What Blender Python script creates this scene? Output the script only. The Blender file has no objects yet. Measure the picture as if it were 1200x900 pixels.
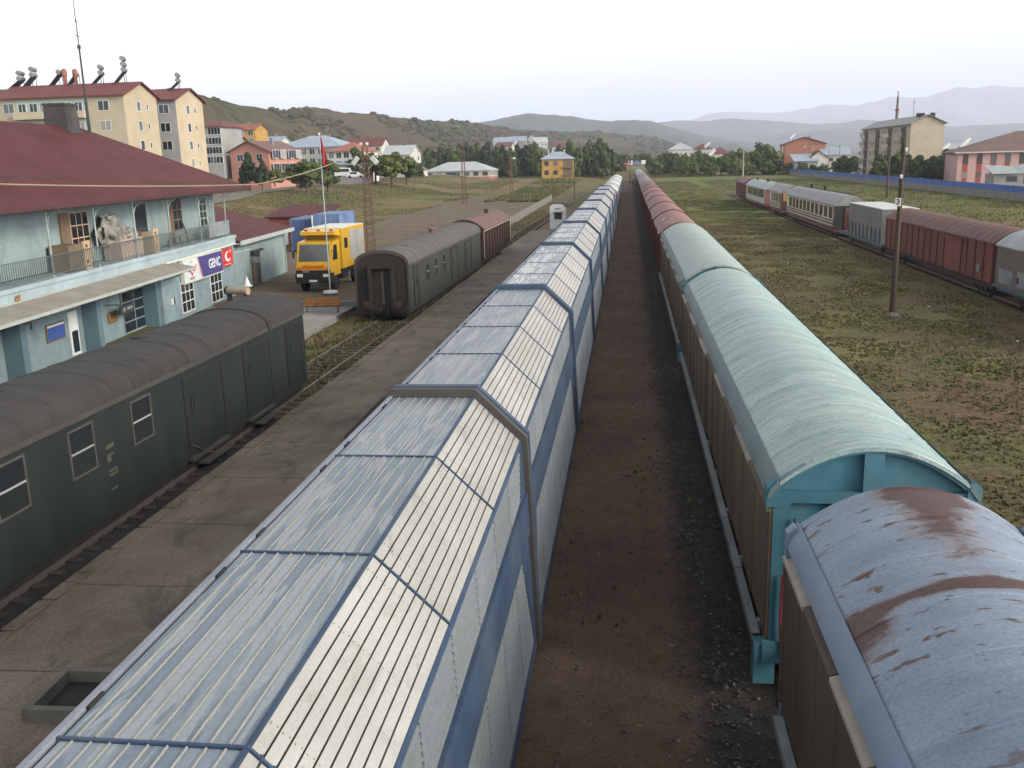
import bpy, bmesh, math, random
from mathutils import Vector, Matrix, noise as mnoise
from mathutils.bvhtree import BVHTree
random.seed(11)
rnd = random.uniform
R = math.radians
scene = bpy.context.scene
COL = scene.collection

# ------------------------------------------------------------ camera geometry
F = 1103.2
HC = 8.4
yc = Vector((137, 266, -F)).normalized()
dn = Vector((126, -4640, -F)).normalized()
dn = (dn - yc * dn.dot(yc)).normalized()
zc = -dn
xc = yc.cross(zc)
def ray(px, py):
    c = Vector((px - 600, 450 - py, -F))
    return Vector((xc.dot(c), yc.dot(c), zc.dot(c)))
def at_z(px, py, z):
    d = ray(px, py); t = (z - HC) / d.z
    return Vector((0, 0, HC)) + d * t
def at_y(px, py, Y):
    d = ray(px, py); t = Y / d.y
    return Vector((0, 0, HC)) + d * t

# ------------------------------------------------------------ mesh builder
class MB:
    def __init__(s): s.v = []; s.f = []; s.m = []
    def add(s, pts, faces, mi=0):
        o = len(s.v); s.v += [tuple(p) for p in pts]
        for f in faces: s.f.append(tuple(o + i for i in f)); s.m.append(mi)
    def quad(s, a, b, c, d, mi=0): s.add([a, b, c, d], [(0, 1, 2, 3)], mi)
    def hexa(s, p, mi=0):
        s.add(p, [(0, 3, 2, 1), (4, 5, 6, 7), (0, 1, 5, 4), (1, 2, 6, 5), (2, 3, 7, 6), (3, 0, 4, 7)], mi)
    def box(s, x0, x1, y0, y1, z0, z1, mi=0):
        s.hexa([(x0, y0, z0), (x1, y0, z0), (x1, y1, z0), (x0, y1, z0), (x0, y0, z1), (x1, y0, z1), (x1, y1, z1), (x0, y1, z1)], mi)
    def obox(s, M, sx, sy, sz, mi=0):
        p = [M @ Vector((x * sx / 2, y * sy / 2, z * sz / 2)) for z in (-1, 1) for x, y in ((-1, -1), (1, -1), (1, 1), (-1, 1))]
        s.hexa(p, mi)
    def prism(s, prof, y0, y1, mi=0, axis='y'):
        n = len(prof)
        def P(a, b, t):
            return (a, t, b) if axis == 'y' else ((t, a, b) if axis == 'x' else (a, b, t))
        pts = [P(a, b, y0) for a, b in prof] + [P(a, b, y1) for a, b in prof]
        fs = [(i, (i + 1) % n, n + (i + 1) % n, n + i) for i in range(n)]
        fs += [tuple(range(n))[::-1], tuple(range(n, 2 * n))]
        s.add(pts, fs, mi)
    def tube(s, p, q, r0, r1=None, n=8, mi=0, caps=True):
        p = Vector(p); q = Vector(q); r1 = r0 if r1 is None else r1
        d = (q - p).normalized()
        a = Vector((0, 0, 1)) if abs(d.z) < .9 else Vector((1, 0, 0))
        u = d.cross(a).normalized(); w = d.cross(u)
        pts = []
        for c, r in ((p, r0), (q, r1)):
            for i in range(n):
                t = 2 * math.pi * i / n
                pts.append(c + u * (r * math.cos(t)) + w * (r * math.sin(t)))
        fs = [(i, (i + 1) % n, n + (i + 1) % n, n + i) for i in range(n)]
        if caps: fs += [tuple(range(n))[::-1], tuple(range(n, 2 * n))]
        s.add(pts, fs, mi)
    def path(s, pts, r, n=6, mi=0):
        for a, b in zip(pts, pts[1:]): s.tube(a, b, r, r, n, mi)
    def lathe(s, c, axis, prof, n=16, mi=0):
        """prof: (distance along axis, radius)"""
        c = Vector(c); d = Vector(axis).normalized()
        a = Vector((0, 0, 1)) if abs(d.z) < .9 else Vector((1, 0, 0))
        u = d.cross(a).normalized(); w = d.cross(u)
        pts = []
        for h, r in prof:
            for i in range(n):
                t = 2 * math.pi * i / n
                pts.append(c + d * h + u * (r * math.cos(t)) + w * (r * math.sin(t)))
        fs = []
        for k in range(len(prof) - 1):
            for i in range(n):
                j = (i + 1) % n
                fs.append((k * n + i, k * n + j, (k + 1) * n + j, (k + 1) * n + i))
        fs += [tuple(range(n))[::-1], tuple(range((len(prof) - 1) * n, len(prof) * n))]
        s.add(pts, fs, mi)
    def blob(s, c, rx, ry, rz, mi=0, nu=10, nv=7, jit=.1, seed=0):
        c = Vector(c); pts = []
        for j in range(nv + 1):
            ph = math.pi * j / nv
            for i in range(nu):
                t = 2 * math.pi * i / nu
                d = Vector((math.sin(ph) * math.cos(t), math.sin(ph) * math.sin(t), math.cos(ph)))
                k = 1 + jit * mnoise.noise(d * 2.3 + Vector((seed, seed * .7, 0))) * 2
                pts.append(c + Vector((d.x * rx, d.y * ry, d.z * rz)) * k)
        fs = []
        for j in range(nv):
            for i in range(nu):
                fs.append((j * nu + i, (j + 1) * nu + i, (j + 1) * nu + (i + 1) % nu, j * nu + (i + 1) % nu))
        s.add(pts, fs, mi)
    def mesh(s, name, mats, smooth=35):
        me = bpy.data.meshes.new(name)
        me.from_pydata(s.v, [], s.f)
        for m in (mats if isinstance(mats, (list, tuple)) else [mats]): me.materials.append(m)
        if any(s.m): me.polygons.foreach_set('material_index', s.m)
        bm = bmesh.new(); bm.from_mesh(me)
        bmesh.ops.recalc_face_normals(bm, faces=bm.faces)
        bm.to_mesh(me); bm.free()
        if smooth:
            me.polygons.foreach_set('use_smooth', [True] * len(me.polygons))
            me.set_sharp_from_angle(angle=R(smooth))
        me.update()
        return me
    def build(s, name, mats, parent=None, loc=None, smooth=35):
        o = bpy.data.objects.new(name, s.mesh(name, mats, smooth)); COL.objects.link(o)
        if parent: o.parent = parent
        if loc: o.location = loc
        return o

def tag(o, label=None, cat=None, group=None, kind=None):
    if label: o['label'] = label
    if cat: o['category'] = cat
    if group: o['group'] = group
    if kind: o['kind'] = kind
    return o
def thing(name, label, cat, loc=(0, 0, 0), rz=0, group=None):
    o = bpy.data.objects.new(name, None); COL.objects.link(o)
    o.location = loc; o.rotation_euler = (0, 0, rz); o.empty_display_size = .3
    return tag(o, label, cat, group)
def inst(name, me, parent, loc=(0, 0, 0), rot=(0, 0, 0), scale=None):
    o = bpy.data.objects.new(name, me); COL.objects.link(o)
    o.parent = parent; o.location = loc; o.rotation_euler = rot
    if scale: o.scale = scale
    return o
def dup(root, loc, label, rz=None, scale=None):
    def cp(o, par):
        c = o.copy(); COL.objects.link(c)
        if par: c.parent = par
        for ch in list(o.children): cp(ch, c)
        return c
    r = cp(root, None); r.location = loc; r['label'] = label
    if rz is not None: r.rotation_euler = (0, 0, rz)
    if scale: r.scale = scale
    return r
def text_mesh(name, body, size, mat, parent, loc, rot, ext=.004, bold=0):
    cu = bpy.data.curves.new(name, 'FONT'); cu.body = body; cu.size = size; cu.extrude = ext
    cu.offset = bold; cu.align_x = 'CENTER'; cu.align_y = 'CENTER'
    t = bpy.data.objects.new('tmp', cu); COL.objects.link(t)
    dg = bpy.context.evaluated_depsgraph_get()
    me = bpy.data.meshes.new_from_object(t.evaluated_get(dg))
    bpy.data.objects.remove(t); me.name = name
    me.materials.clear(); me.materials.append(mat)
    return inst(name, me, parent, loc, rot)

# ------------------------------------------------------------ materials
TONE = .69
class NT:
    def __init__(s, name):
        s.m = bpy.data.materials.new(name); s.m.use_nodes = True
        s.t = s.m.node_tree; s.b = s.t.nodes['Principled BSDF']
        s.tc = s.t.nodes.new('ShaderNodeTexCoord')
        s.oi = s.t.nodes.new('ShaderNodeObjectInfo')
    def n(s, typ, **kw):
        nd = s.t.nodes.new(typ)
        for k, v in kw.items():
            if k.startswith('i_'):
                key = k[2:]; nd.inputs[int(key) if key.isdigit() else key].default_value = v
            else: setattr(nd, k, v)
        return nd
    def l(s, a, b): s.t.links.new(a, b)
    def coord(s, scale=(1, 1, 1), world=False, rand=True):
        src = s.tc.outputs['Object']
        if world:
            g = s.n('ShaderNodeNewGeometry'); src = g.outputs['Position']
        elif rand:
            mul = s.n('ShaderNodeMath', operation='MULTIPLY', i_1=137.0); s.l(s.oi.outputs['Random'], mul.inputs[0])
            ad = s.n('ShaderNodeVectorMath', operation='ADD'); s.l(src, ad.inputs[0]); s.l(mul.outputs[0], ad.inputs[1])
            src = ad.outputs[0]
        mp = s.n('ShaderNodeMapping'); mp.inputs['Scale'].default_value = scale
        s.l(src, mp.inputs['Vector']); return mp.outputs['Vector']
    def noise(s, scale, detail=4, rough=.6, vec=None, dist=0.0):
        nd = s.n('ShaderNodeTexNoise'); nd.inputs['Scale'].default_value = scale
        nd.inputs['Detail'].default_value = detail; nd.inputs['Roughness'].default_value = rough
        nd.inputs['Distortion'].default_value = dist
        if vec is not None: s.l(vec, nd.inputs['Vector'])
        return nd.outputs['Fac']
    def ramp(s, fac, lo, hi, c0=(0, 0, 0), c1=(1, 1, 1)):
        r = s.n('ShaderNodeValToRGB'); s.l(fac, r.inputs['Fac'])
        r.color_ramp.elements[0].position = lo; r.color_ramp.elements[1].position = hi
        r.color_ramp.elements[0].color = (*c0, 1); r.color_ramp.elements[1].color = (*c1, 1)
        return r.outputs['Color']
    def mix(s, fac, a, b, mode='MIX'):
        m = s.n('ShaderNodeMix', data_type='RGBA', blend_type=mode)
        if hasattr(fac, 'is_output'): s.l(fac, m.inputs[0])
        else: m.inputs[0].default_value = fac
        for i, c in ((6, a), (7, b)):
            if hasattr(c, 'is_output'): s.l(c, m.inputs[i])
            else: m.inputs[i].default_value = (*c, 1)
        return m.outputs[2]
    def mul(s, a, b):
        m = s.n('ShaderNodeMath', operation='MULTIPLY')
        for i, c in ((0, a), (1, b)):
            if hasattr(c, 'is_output'): s.l(c, m.inputs[i])
            else: m.inputs[i].default_value = c
        return m.outputs[0]
    def bump(s, h, strength=.3, dist=.02):
        b = s.n('ShaderNodeBump'); b.inputs['Strength'].default_value = strength; b.inputs['Distance'].default_value = dist
        s.l(h, b.inputs['Height']); s.l(b.outputs[0], s.b.inputs['Normal'])
    def done(s, col, rough=.7, metal=0.0, spec=.3):
        mr = s.n('ShaderNodeMapRange'); mr.inputs['To Min'].default_value = TONE * .92; mr.inputs['To Max'].default_value = TONE * 1.08
        s.l(s.oi.outputs['Random'], mr.inputs['Value'])          # each piece weathered a little differently
        m = s.mix(1.0, col, mr.outputs[0], 'MULTIPLY'); s.l(m, s.b.inputs['Base Color'])
        if hasattr(rough, 'is_output'): s.l(rough, s.b.inputs['Roughness'])
        else: s.b.inputs['Roughness'].default_value = rough
        s.b.inputs['Metallic'].default_value = metal
        s.b.inputs['Specular IOR Level'].default_value = spec
        return s.m
def sc(c, k): return tuple(min(1, x * k) for x in c)
def mat(name, c, rough=.75, metal=0.0, var=.2, scale=1.2, dirt=None, damt=.5, dscale=.7, stretch=(1, 1, 1), bump=.15, bscale=25, spec=.3, grain=.12):
    t = NT(name); v = t.coord(stretch)
    col = t.ramp(t.noise(scale, 5, .6, v), .3, .7, sc(c, 1 - var), sc(c, 1 + var))
    if dirt: col = t.mix(t.mul(t.ramp(t.noise(dscale, 6, .65, v, .4), .45, .7), damt), col, dirt)
    if grain:
        g = t.noise(bscale * 2, 3, .7, t.coord((1, 1, 1)))
        col = t.mix(grain, col, t.ramp(g, .3, .7), 'OVERLAY')
    if bump: t.bump(t.noise(bscale, 3, .6, v), bump, .02)
    return t.done(col, rough, metal, spec)
def plain(name, c, rough=.6, metal=0.0, spec=.4):
    return mat(name, c, rough, metal, var=.08, scale=2.5, bump=0, spec=spec, grain=.06)

M = {}
# silver train
def silver_sheet(name, base, stain, pale, amt, lo=.49, hi=.515):
    t = NT(name)
    n1 = t.noise(1.0, 2.5, .45, t.coord((2.6, .42, 1)), 1.1)          # lobed tide marks of dried water
    c = t.mix(t.ramp(n1, lo, hi), base, stain)
    n2 = t.noise(.8, 2.5, .5, t.coord((6.5, .62, 1)), 1.3)
    c = t.mix(t.mul(t.ramp(n2, .53, .55), amt), c, pale)
    n3 = t.noise(1.1, 5, .7, t.coord((1, .4, 1)))
    c = t.mix(t.mul(t.ramp(n3, .55, .75), .3), c, sc(base, .6))
    n4 = t.noise(6, 4, .7, t.coord((4, .25, 1)))
    c = t.mix(t.mul(t.ramp(n4, .56, .72), .22), c, (.20, .17, .14))
    c = t.mix(.10, c, t.ramp(t.noise(40, 2, .7, t.coord((1, .6, 1))), .3, .7), 'OVERLAY')
    t.bump(t.noise(1.8, 3, .5, t.coord((3, .5, 1))), .22, .03)
    return t.done(c, .42, .3, .4)
M['sil_top'] = silver_sheet('galvanised roof sheet tinted by sky', (.185, .235, .285), (.245, .295, .34), (.36, .395, .415), .8)  # reflected sky is put into the blue of the sheet
M['sil_white'] = silver_sheet('sky tinted galvanised sheet with dried white stains', (.26, .30, .335), (.36, .395, .42), (.70, .71, .70), .95)  # same painted sky blue, under real dried stains
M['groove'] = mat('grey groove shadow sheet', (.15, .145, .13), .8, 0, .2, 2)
M['sil_rib'] = mat('dusty rib metal', (.33, .33, .30), .5, .3, .12, 3, bump=0)
M['sil_slope'] = mat('ribbed aluminium tinted by warm light', (.48, .455, .39), .42, .4, .12, 1.4, dirt=(.34, .31, .25), damt=.75, dscale=1.6, stretch=(1, .35, 1), bump=.05, bscale=8)
M['frame_dk0'] = mat('dull bolt heads', (.30, .265, .21), .7, .2, .2, 3)
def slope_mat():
    t = NT('ribbed aluminium tinted by warm light')
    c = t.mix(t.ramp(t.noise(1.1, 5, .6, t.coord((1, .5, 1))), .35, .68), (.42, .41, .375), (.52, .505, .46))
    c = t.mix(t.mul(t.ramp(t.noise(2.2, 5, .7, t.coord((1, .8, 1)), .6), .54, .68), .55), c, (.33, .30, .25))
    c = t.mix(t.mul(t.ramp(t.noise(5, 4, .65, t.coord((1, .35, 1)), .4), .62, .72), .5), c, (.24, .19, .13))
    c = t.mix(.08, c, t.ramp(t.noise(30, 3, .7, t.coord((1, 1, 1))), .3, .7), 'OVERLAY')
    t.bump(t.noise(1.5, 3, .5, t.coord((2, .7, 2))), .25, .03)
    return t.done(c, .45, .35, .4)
M['sil_slope'] = slope_mat()  # warm light on the shoulders is put into the cream colour
M['sil_wall'] = mat('ribbed aluminium greyed by shade', (.265, .295, .315), .5, .25, .12, 1.4, dirt=(.25, .26, .26), damt=.5, stretch=(1, .5, 1), bump=.05, bscale=8)  # bluish grey carries the painted shade of the side walls
M['blue'] = mat('faded blue frame paint', (.036, .064, .118), .65, 0, .25, 1.5, dirt=(.10, .13, .16), damt=.5, bump=.05)
M['edge_lt'] = mat('pale lilac grey edge strip', (.21, .23, .27), .6, 0, .15, 2)
M['rimgrey'] = mat('dusty grey brown rubber rim', (.07, .066, .062), .8, 0, .2, 2, dirt=(.11, .10, .09))
M['dark'] = mat('dark steel and pit shade', (.028, .028, .03), .8, 0, .3, 3)  # near black steel; also the painted shade in the pit
M['gear'] = mat('greasy brown running gear', (.045, .038, .033), .85, 0, .35, 3, dirt=(.09, .06, .04))
# right train
def roof_streak(name, base, light, rust=None, ramt=0, rthr=(.6, .68)):
    t = NT(name)
    v = t.coord((.55, 3.2, .55))
    c = t.mix(t.ramp(t.noise(1.1, 7, .75, v, .6), .38, .62), base, light)
    c = t.mix(t.mul(t.ramp(t.noise(2.3, 4, .6, t.coord((.8, 9, .8))), .57, .66), .6), c, sc(base, .5))
    c = t.mix(t.mul(t.ramp(t.noise(.35, 4, .6, t.coord((1, .7, 1))), .45, .7), .5), c, sc(light, .72))
    sp = t.noise(7, 2, .5, t.coord((.6, 1.4, .6)))
    c = t.mix(t.mul(t.ramp(sp, .70, .73), .7), c, sc(base, .3))
    if rust: c = t.mix(t.mul(t.ramp(t.noise(.8, 6, .7, t.coord((.5, 1.2, .5)), .7), *rthr), ramt), c, rust)
    c = t.mix(.22, c, t.ramp(t.noise(22, 3, .7, t.coord((1, 1, 1))), .3, .7), 'OVERLAY')
    t.bump(t.noise(.9, 3, .5, t.coord((.4, 3.5, .4))), .3, .03)
    return t.done(c, .55, .1, .4)
M['teal_roof'] = roof_streak('weathered pale teal roof', (.225, .335, .335), (.40, .49, .455))
M['teal_roof2'] = roof_streak('weathered grey green roof', (.26, .345, .325), (.40, .46, .415))
M['teal'] = mat('teal end paint', (.058, .185, .245), .6, 0, .18, 1.3, dirt=(.12, .18, .19), damt=.5)
M['teal_gut'] = mat('faded teal gutter', (.125, .185, .195), .6, 0, .15, 1.3, dirt=(.2, .22, .2), damt=.5)
M['teal_dk'] = mat('dark teal paint', (.03, .085, .135), .65, 0, .2, 1.5, dirt=(.06, .07, .07))
def rusty_blue():
    t = NT('pale blue roof eaten by rust')
    c = t.mix(t.ramp(t.noise(1.2, 5, .6, t.coord((.6, 2.4, .6), rand=False), .3), .35, .7), (.185, .245, .335), (.275, .335, .42))
    # rust patches with their own shape, on the crown of the roof and in a band across it
    g = t.n('ShaderNodeSeparateXYZ'); t.l(t.tc.outputs['Object'], g.inputs[0])
    nz = t.noise(1.5, 7, .72, t.coord((1.0, 1.6, 1.0), rand=False), .7)
    def band(center, width, amp, out):
        d = t.n('ShaderNodeMath', operation='SUBTRACT', i_1=center); t.l(out, d.inputs[0])
        a = t.n('ShaderNodeMath', operation='ABSOLUTE'); t.l(d.outputs[0], a.inputs[0])
        s_ = t.n('ShaderNodeMath', operation='DIVIDE', i_1=width); t.l(a.outputs[0], s_.inputs[0])
        o = t.n('ShaderNodeMath', operation='SUBTRACT', use_clamp=True); o.inputs[0].default_value = 1.0; t.l(s_.outputs[0], o.inputs[1])
        return t.mul(o.outputs[0], amp)
    def add(a, b):
        m = t.n('ShaderNodeMath', operation='ADD'); t.l(a, m.inputs[0]); t.l(b, m.inputs[1]); return m.outputs[0]
    X, Y = g.outputs['X'], g.outputs['Y']
    crown = t.mul(band(.05, .75, 1.12, X), band(14.9, 3.3, 1.25, Y))
    cross = t.mul(band(-.1, 2.0, 1.6, X), band(12.3, .20, .54, Y))
    edge = t.mul(band(-1.3, .5, 1.2, X), band(12.0, .7, .6, Y))
    rim = t.mul(band(14.8, .45, .25, Y), band(.6, 2.2, 1.0, X))
    s1 = add(add(t.mul(crown, .50), cross), add(edge, rim))
    s2 = add(s1, t.mul(nz, .86))
    rm = t.ramp(s2, .72, .86)
    spots = t.ramp(t.noise(3.6, 3, .55, t.coord((.7, 1.8, .7), rand=False), .3), .615, .65)
    near = t.mul(spots, band(12.6, 4.9, 1.6, Y))
    c = t.mix(near, c, (.12, .065, .05))
    halo = t.ramp(s2, .56, .72)
    c = t.mix(t.mul(halo, .5), c, (.2, .15, .13))
    fine = t.mix(t.ramp(t.noise(9, 4, .7, t.coord((1, 2, 1), rand=False)), .3, .7), (.050, .022, .019), (.105, .046, .035))
    c = t.mix(rm, c, fine)
    c = t.mix(.22, c, t.ramp(t.noise(26, 3, .7, t.coord((1, 1, 1), rand=False)), .3, .7), 'OVERLAY')
    t.bump(t.noise(2.2, 4, .6, t.coord((.6, 2.6, .6), rand=False)), .2, .02)
    return t.done(c, .55, .05, .4)
M['blue_rust'] = rusty_blue()
M['pale_blue'] = mat('pale blue gutter paint', (.21, .285, .39), .55, 0, .12, 1.2, dirt=(.2, .2, .2), damt=.5)
M['brown_wall'] = mat('dusty brown sliding wall', (.115, .085, .066), .7, 0, .2, .8, dirt=(.085, .065, .05), damt=.7, stretch=(1, 1.6, .3))
M['brown_wall2'] = mat('ochre brown sliding wall', (.175, .13, .088), .7, 0, .2, .8, dirt=(.10, .08, .055), damt=.7, stretch=(1, 1.6, .3))
M['rail_wht'] = mat('chalky edge strip', (.42, .38, .33), .7, 0, .15, 2, dirt=(.2, .2, .2))
M['pipe'] = mat('dusty pale side rail', (.24, .27, .28), .65, 0, .25, 1.2, dirt=(.10, .10, .10), damt=.7, stretch=(1, .6, 1))
def red_roof(name, base, spots=True):
    t = NT(name)
    c = t.mix(t.ramp(t.noise(1.0, 5, .65, t.coord((.6, 1.6, .6))), .35, .7), base, sc(base, 1.5))
    if spots: c = t.mix(t.ramp(t.noise(1.6, 1, .4, t.coord((1, .8, 1))), .72, .735), c, (.62, .6, .57))
    t.bump(t.noise(1.2, 3, .5, t.coord((.6, 3, .6))), .15, .02)
    return t.done(c, .7, 0, .3)
M['red_roof'] = red_roof('red oxide roof with white splashes', (.215, .105, .092))
M['redbr_roof'] = red_roof('red brown roof', (.16, .075, .07), False)
M['grey_roof'] = red_roof('grey brown dusty roof', (.19, .16, .16), False)
M['ltgrey_roof'] = mat('pale grey sheet roof', (.36, .40, .41), .55, .1, .15, 1, dirt=(.2, .2, .19), damt=.5)
M['red_wall'] = mat('red oxide wagon wall', (.18, .06, .048), .75, 0, .2, .8, dirt=(.09, .04, .035), damt=.6, stretch=(1, 1.4, .4))
M['red_rib'] = mat('darker red rib', (.12, .042, .035), .75, 0, .2, 1)
M['rust_sil'] = roof_streak('rust eaten sheet roof', (.33, .3, .28), (.5, .48, .44), (.17, .085, .06), .9, (.42, .55))
M['white_p'] = mat('dirty white paint', (.60, .60, .57), .6, 0, .1, 1.5, dirt=(.3, .3, .28), damt=.5)
M['cream'] = mat('cream coach paint', (.66, .59, .46), .6, 0, .12, 1, dirt=(.33, .27, .19), damt=.5)
M['tan'] = mat('tan ochre panel', (.40, .22, .085), .65, 0, .15, 1, dirt=(.18, .09, .05))
M['brown_p'] = mat('chocolate stripe paint', (.06, .035, .03), .6, 0, .15, 1)
M['taupe'] = mat('taupe wagon wall', (.175, .145, .125), .75, 0, .18, .7, dirt=(.1, .085, .075), damt=.6)
M['greybox'] = mat('weathered grey box body', (.20, .20, .205), .8, 0, .2, .6, dirt=(.12, .115, .115), damt=.6)
M['teal_grey'] = mat('teal grey chassis', (.10, .15, .165), .7, 0, .2, 1, dirt=(.07, .07, .07))
# coaches
M['coach'] = mat('grey green coach steel', (.022, .0315, .0325), .55, 0, .16, .9, dirt=(.042, .042, .036), damt=.5, dscale=.9, stretch=(1, 1, .35), bump=.06, bscale=6)
M['coach2'] = mat('faded grey green coach steel', (.05, .058, .052), .6, 0, .2, .9, dirt=(.075, .068, .054), damt=.5, stretch=(1, 1, .4))
def soot_roof():
    t = NT('sooty grey coach roof')
    c = t.mix(t.ramp(t.noise(.9, 6, .7, t.coord((.7, 1.5, .7)), .4), .35, .68), (.038, .036, .035), (.056, .052, .050))
    c = t.mix(t.mul(t.ramp(t.noise(1.6, 4, .6, t.coord((.35, 3, .35)), .8), .57, .64), .75), c, (.024, .023, .023))
    c = t.mix(.2, c, t.ramp(t.noise(25, 3, .7, t.coord((1, 1, 1))), .3, .7), 'OVERLAY')
    t.bump(t.noise(1.1, 4, .6, t.coord((.4, 2.2, .4))), .35, .03)
    return t.done(c, .8, 0, .2)
M['coach_roof'] = soot_roof()
M['coach_roof2'] = mat('grey dusty coach roof', (.12, .112, .104), .8, 0, .2, .8, dirt=(.06, .056, .053), damt=.6, stretch=(.5, 2.2, .5))
M['coach_rim'] = mat('pale brown coach edge', (.07, .065, .057), .75, 0, .2, 1)
M['end_dark'] = mat('soot black coach end and recess shade', (.030, .026, .023), .8, 0, .3, 1.2, dirt=(.055, .045, .036))
M['boxred'] = mat('maroon boards', (.062, .030, .027), .8, 0, .25, 1, dirt=(.05, .03, .028))
M['boxred_roof'] = mat('dusty rose roof', (.185, .105, .092), .8, 0, .2, .9, dirt=(.14, .08, .07))
M['steel'] = mat('worn steel', (.22, .22, .22), .4, .7, .2, 3)
M['glass'] = plain('dark glass for panes and unlit openings', (.02, .025, .03), .12, 0, .6)
M['glass_lt'] = plain('grey reflecting glass', (.02, .028, .028), .3, 0, .6)
M['chrome'] = plain('bright window bar', (.65, .67, .66), .35, .4)
M['frame_dk'] = mat('dull brown window frame', (.095, .088, .08), .6, 0, .15, 3)
M['yellow_txt'] = plain('faded yellow lettering', (.125, .12, .08))
# station
M['st_wall'] = mat('mint blue plaster', (.285, .365, .37), .85, 0, .07, .6, dirt=(.17, .215, .205), damt=.7, dscale=.9, bump=.1)
M['st_blue'] = mat('blue plaster ground floor', (.245, .335, .365), .85, 0, .07, .6, dirt=(.15, .20, .21), damt=.7, dscale=.9, bump=.1)
M['st_dk'] = mat('slate blue pillar paint', (.12, .20, .245), .8, 0, .1, .8, dirt=(.16, .24, .27), damt=.4)
M['slab'] = mat('pale grey slab paint', (.36, .45, .475), .85, 0, .1, .6, dirt=(.26, .31, .32), damt=.6)
def maroon_roof():
    t = NT('maroon corrugated roof sheet')
    c = t.mix(t.ramp(t.noise(.5, 6, .65, t.coord((1, 1, 1))), .35, .7), (.080, .019, .021), (.125, .034, .035))
    c = t.mix(t.mul(t.ramp(t.noise(1.4, 5, .7, t.coord((.35, 1.6, .35)), .4), .55, .7), .5), c, (.10, .05, .045))
    w = t.n('ShaderNodeTexWave', bands_direction='Y'); w.inputs['Scale'].default_value = 1.1; t.l(t.coord((1, 1, 1), rand=False), w.inputs['Vector'])
    c = t.mix(t.mul(w.outputs['Fac'], .18), c, (.09, .02, .027))
    t.bump(w.outputs['Fac'], .35, .05)
    return t.done(c, .75, 0, .2)
M['maroon'] = maroon_roof()
M['soffit'] = mat('pale eave board', (.42, .46, .45), .8, 0, .1, 1)
M['eave_dk'] = mat('dull maroon eave board', (.075, .03, .032), .8, 0, .15, 1)
M['canopy'] = mat('corrugated fibre cement', (.30, .28, .24), .9, 0, .15, .8, dirt=(.2, .18, .15), damt=.6)
M['canopy_edge'] = mat('pale canopy edge', (.40, .42, .38), .8, 0, .1, 2)
M['white'] = plain('white gloss paint', (.72, .75, .75), .4)
M['cream_w'] = plain('cream white trim', (.66, .68, .58), .5)
M['wood'] = mat('grey brown old wood', (.20, .14, .09), .85, 0, .2, 2, dirt=(.12, .09, .06), stretch=(1, 1, .2))
M['woodpale'] = mat('pale new wood', (.50, .36, .23), .8, 0, .15, 2, dirt=(.35, .24, .15), stretch=(1, 1, .2))
M['woodpink'] = mat('pale pinkish slats', (.48, .37, .30), .8, 0, .12, 2, stretch=(1, 1, .2))
M['tarp'] = mat('crumpled grey plastic cover', (.26, .25, .22), .55, 0, .45, 2.6, dirt=(.09, .085, .08), damt=.7, bump=.6, bscale=5)
M['purple'] = plain('violet blue sign panel', (.075, .060, .22), .35)
M['signred'] = plain('red sign panel', (.62, .045, .04), .4)
M['signblue'] = plain('blue notice board', (.05, .11, .38), .4)
M['iron'] = mat('dark iron', (.05, .055, .06), .6, .2, .2, 3)
M['post'] = mat('pale grey steel post', (.36, .42, .42), .6, .1, .12, 2)
M['rail_i'] = mat('grey balcony railing', (.12, .15, .155), .6, .1, .15, 2)
M['soot'] = mat('sooty chimney render', (.055, .05, .05), .9, 0, .3, 1.5, dirt=(.09, .085, .08), damt=.7, bump=.4, bscale=8)
M['orange'] = plain('orange plastic', (.42, .17, .04), .5)
M['red'] = plain('flag red cloth', (.42, .02, .03), .8)
M['yellow'] = mat('yellow truck paint', (.66, .38, .022), .35, 0, .06, 1, dirt=(.4, .22, .05), damt=.35, spec=.5)
M['alu'] = mat('aluminium shutter', (.50, .50, .47), .45, .4, .08, 1.5)
M['cont'] = mat('blue container paint', (.15, .23, .40), .55, 0, .12, .8, dirt=(.10, .14, .22), damt=.5)
M['cont_dk'] = mat('dark blue container', (.085, .125, .26), .55, 0, .15, .8)
M['brickred'] = mat('red brick wall', (.24, .075, .055), .85, 0, .2, 2)
M['rubber'] = mat('black tyre rubber', (.02, .02, .02), .85, 0, .2, 3)
M['lamp'] = plain('headlamp glass', (.75, .75, .7), .15, 0, .6)
M['orange_lens'] = plain('orange lens', (.6, .14, .01), .3)
M['concrete'] = mat('pale concrete', (.25, .24, .22), .9, 0, .15, 1, dirt=(.14, .13, .12), damt=.6)
M['rust'] = mat('rusty lattice steel', (.15, .08, .055), .8, 0, .3, 2, dirt=(.09, .05, .04))
M['polewood'] = mat('tarred wooden pole', (.075, .052, .042), .85, 0, .25, 2, stretch=(1, 1, .15))
M['polec'] = mat('grey concrete pole', (.34, .32, .28), .9, 0, .12, 1)
M['greyst0'] = mat('dirty grey foot concrete', (.16, .15, .13), .9, 0, .2, 2)
M['old_roof'] = roof_streak('mottled grey canvas roof', (.13, .13, .13), (.30, .30, .29))
M['glass_ws'] = plain('reflection grey windscreen glass', (.085, .095, .095), .12, 0, .6)  # a reflection is painted into the grey of the glass
M['curtain'] = plain('curtained window glass', (.30, .29, .26), .25, 0, .5)
M['glass_lt2'] = plain('sky tinted glass', (.10, .125, .14), .15, 0, .6)
M['cablec'] = plain('dull cream cable sheath', (.34, .27, .17))
M['tank'] = mat('dull grey water tank', (.22, .22, .22), .6, .1, .15, 2)
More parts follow.
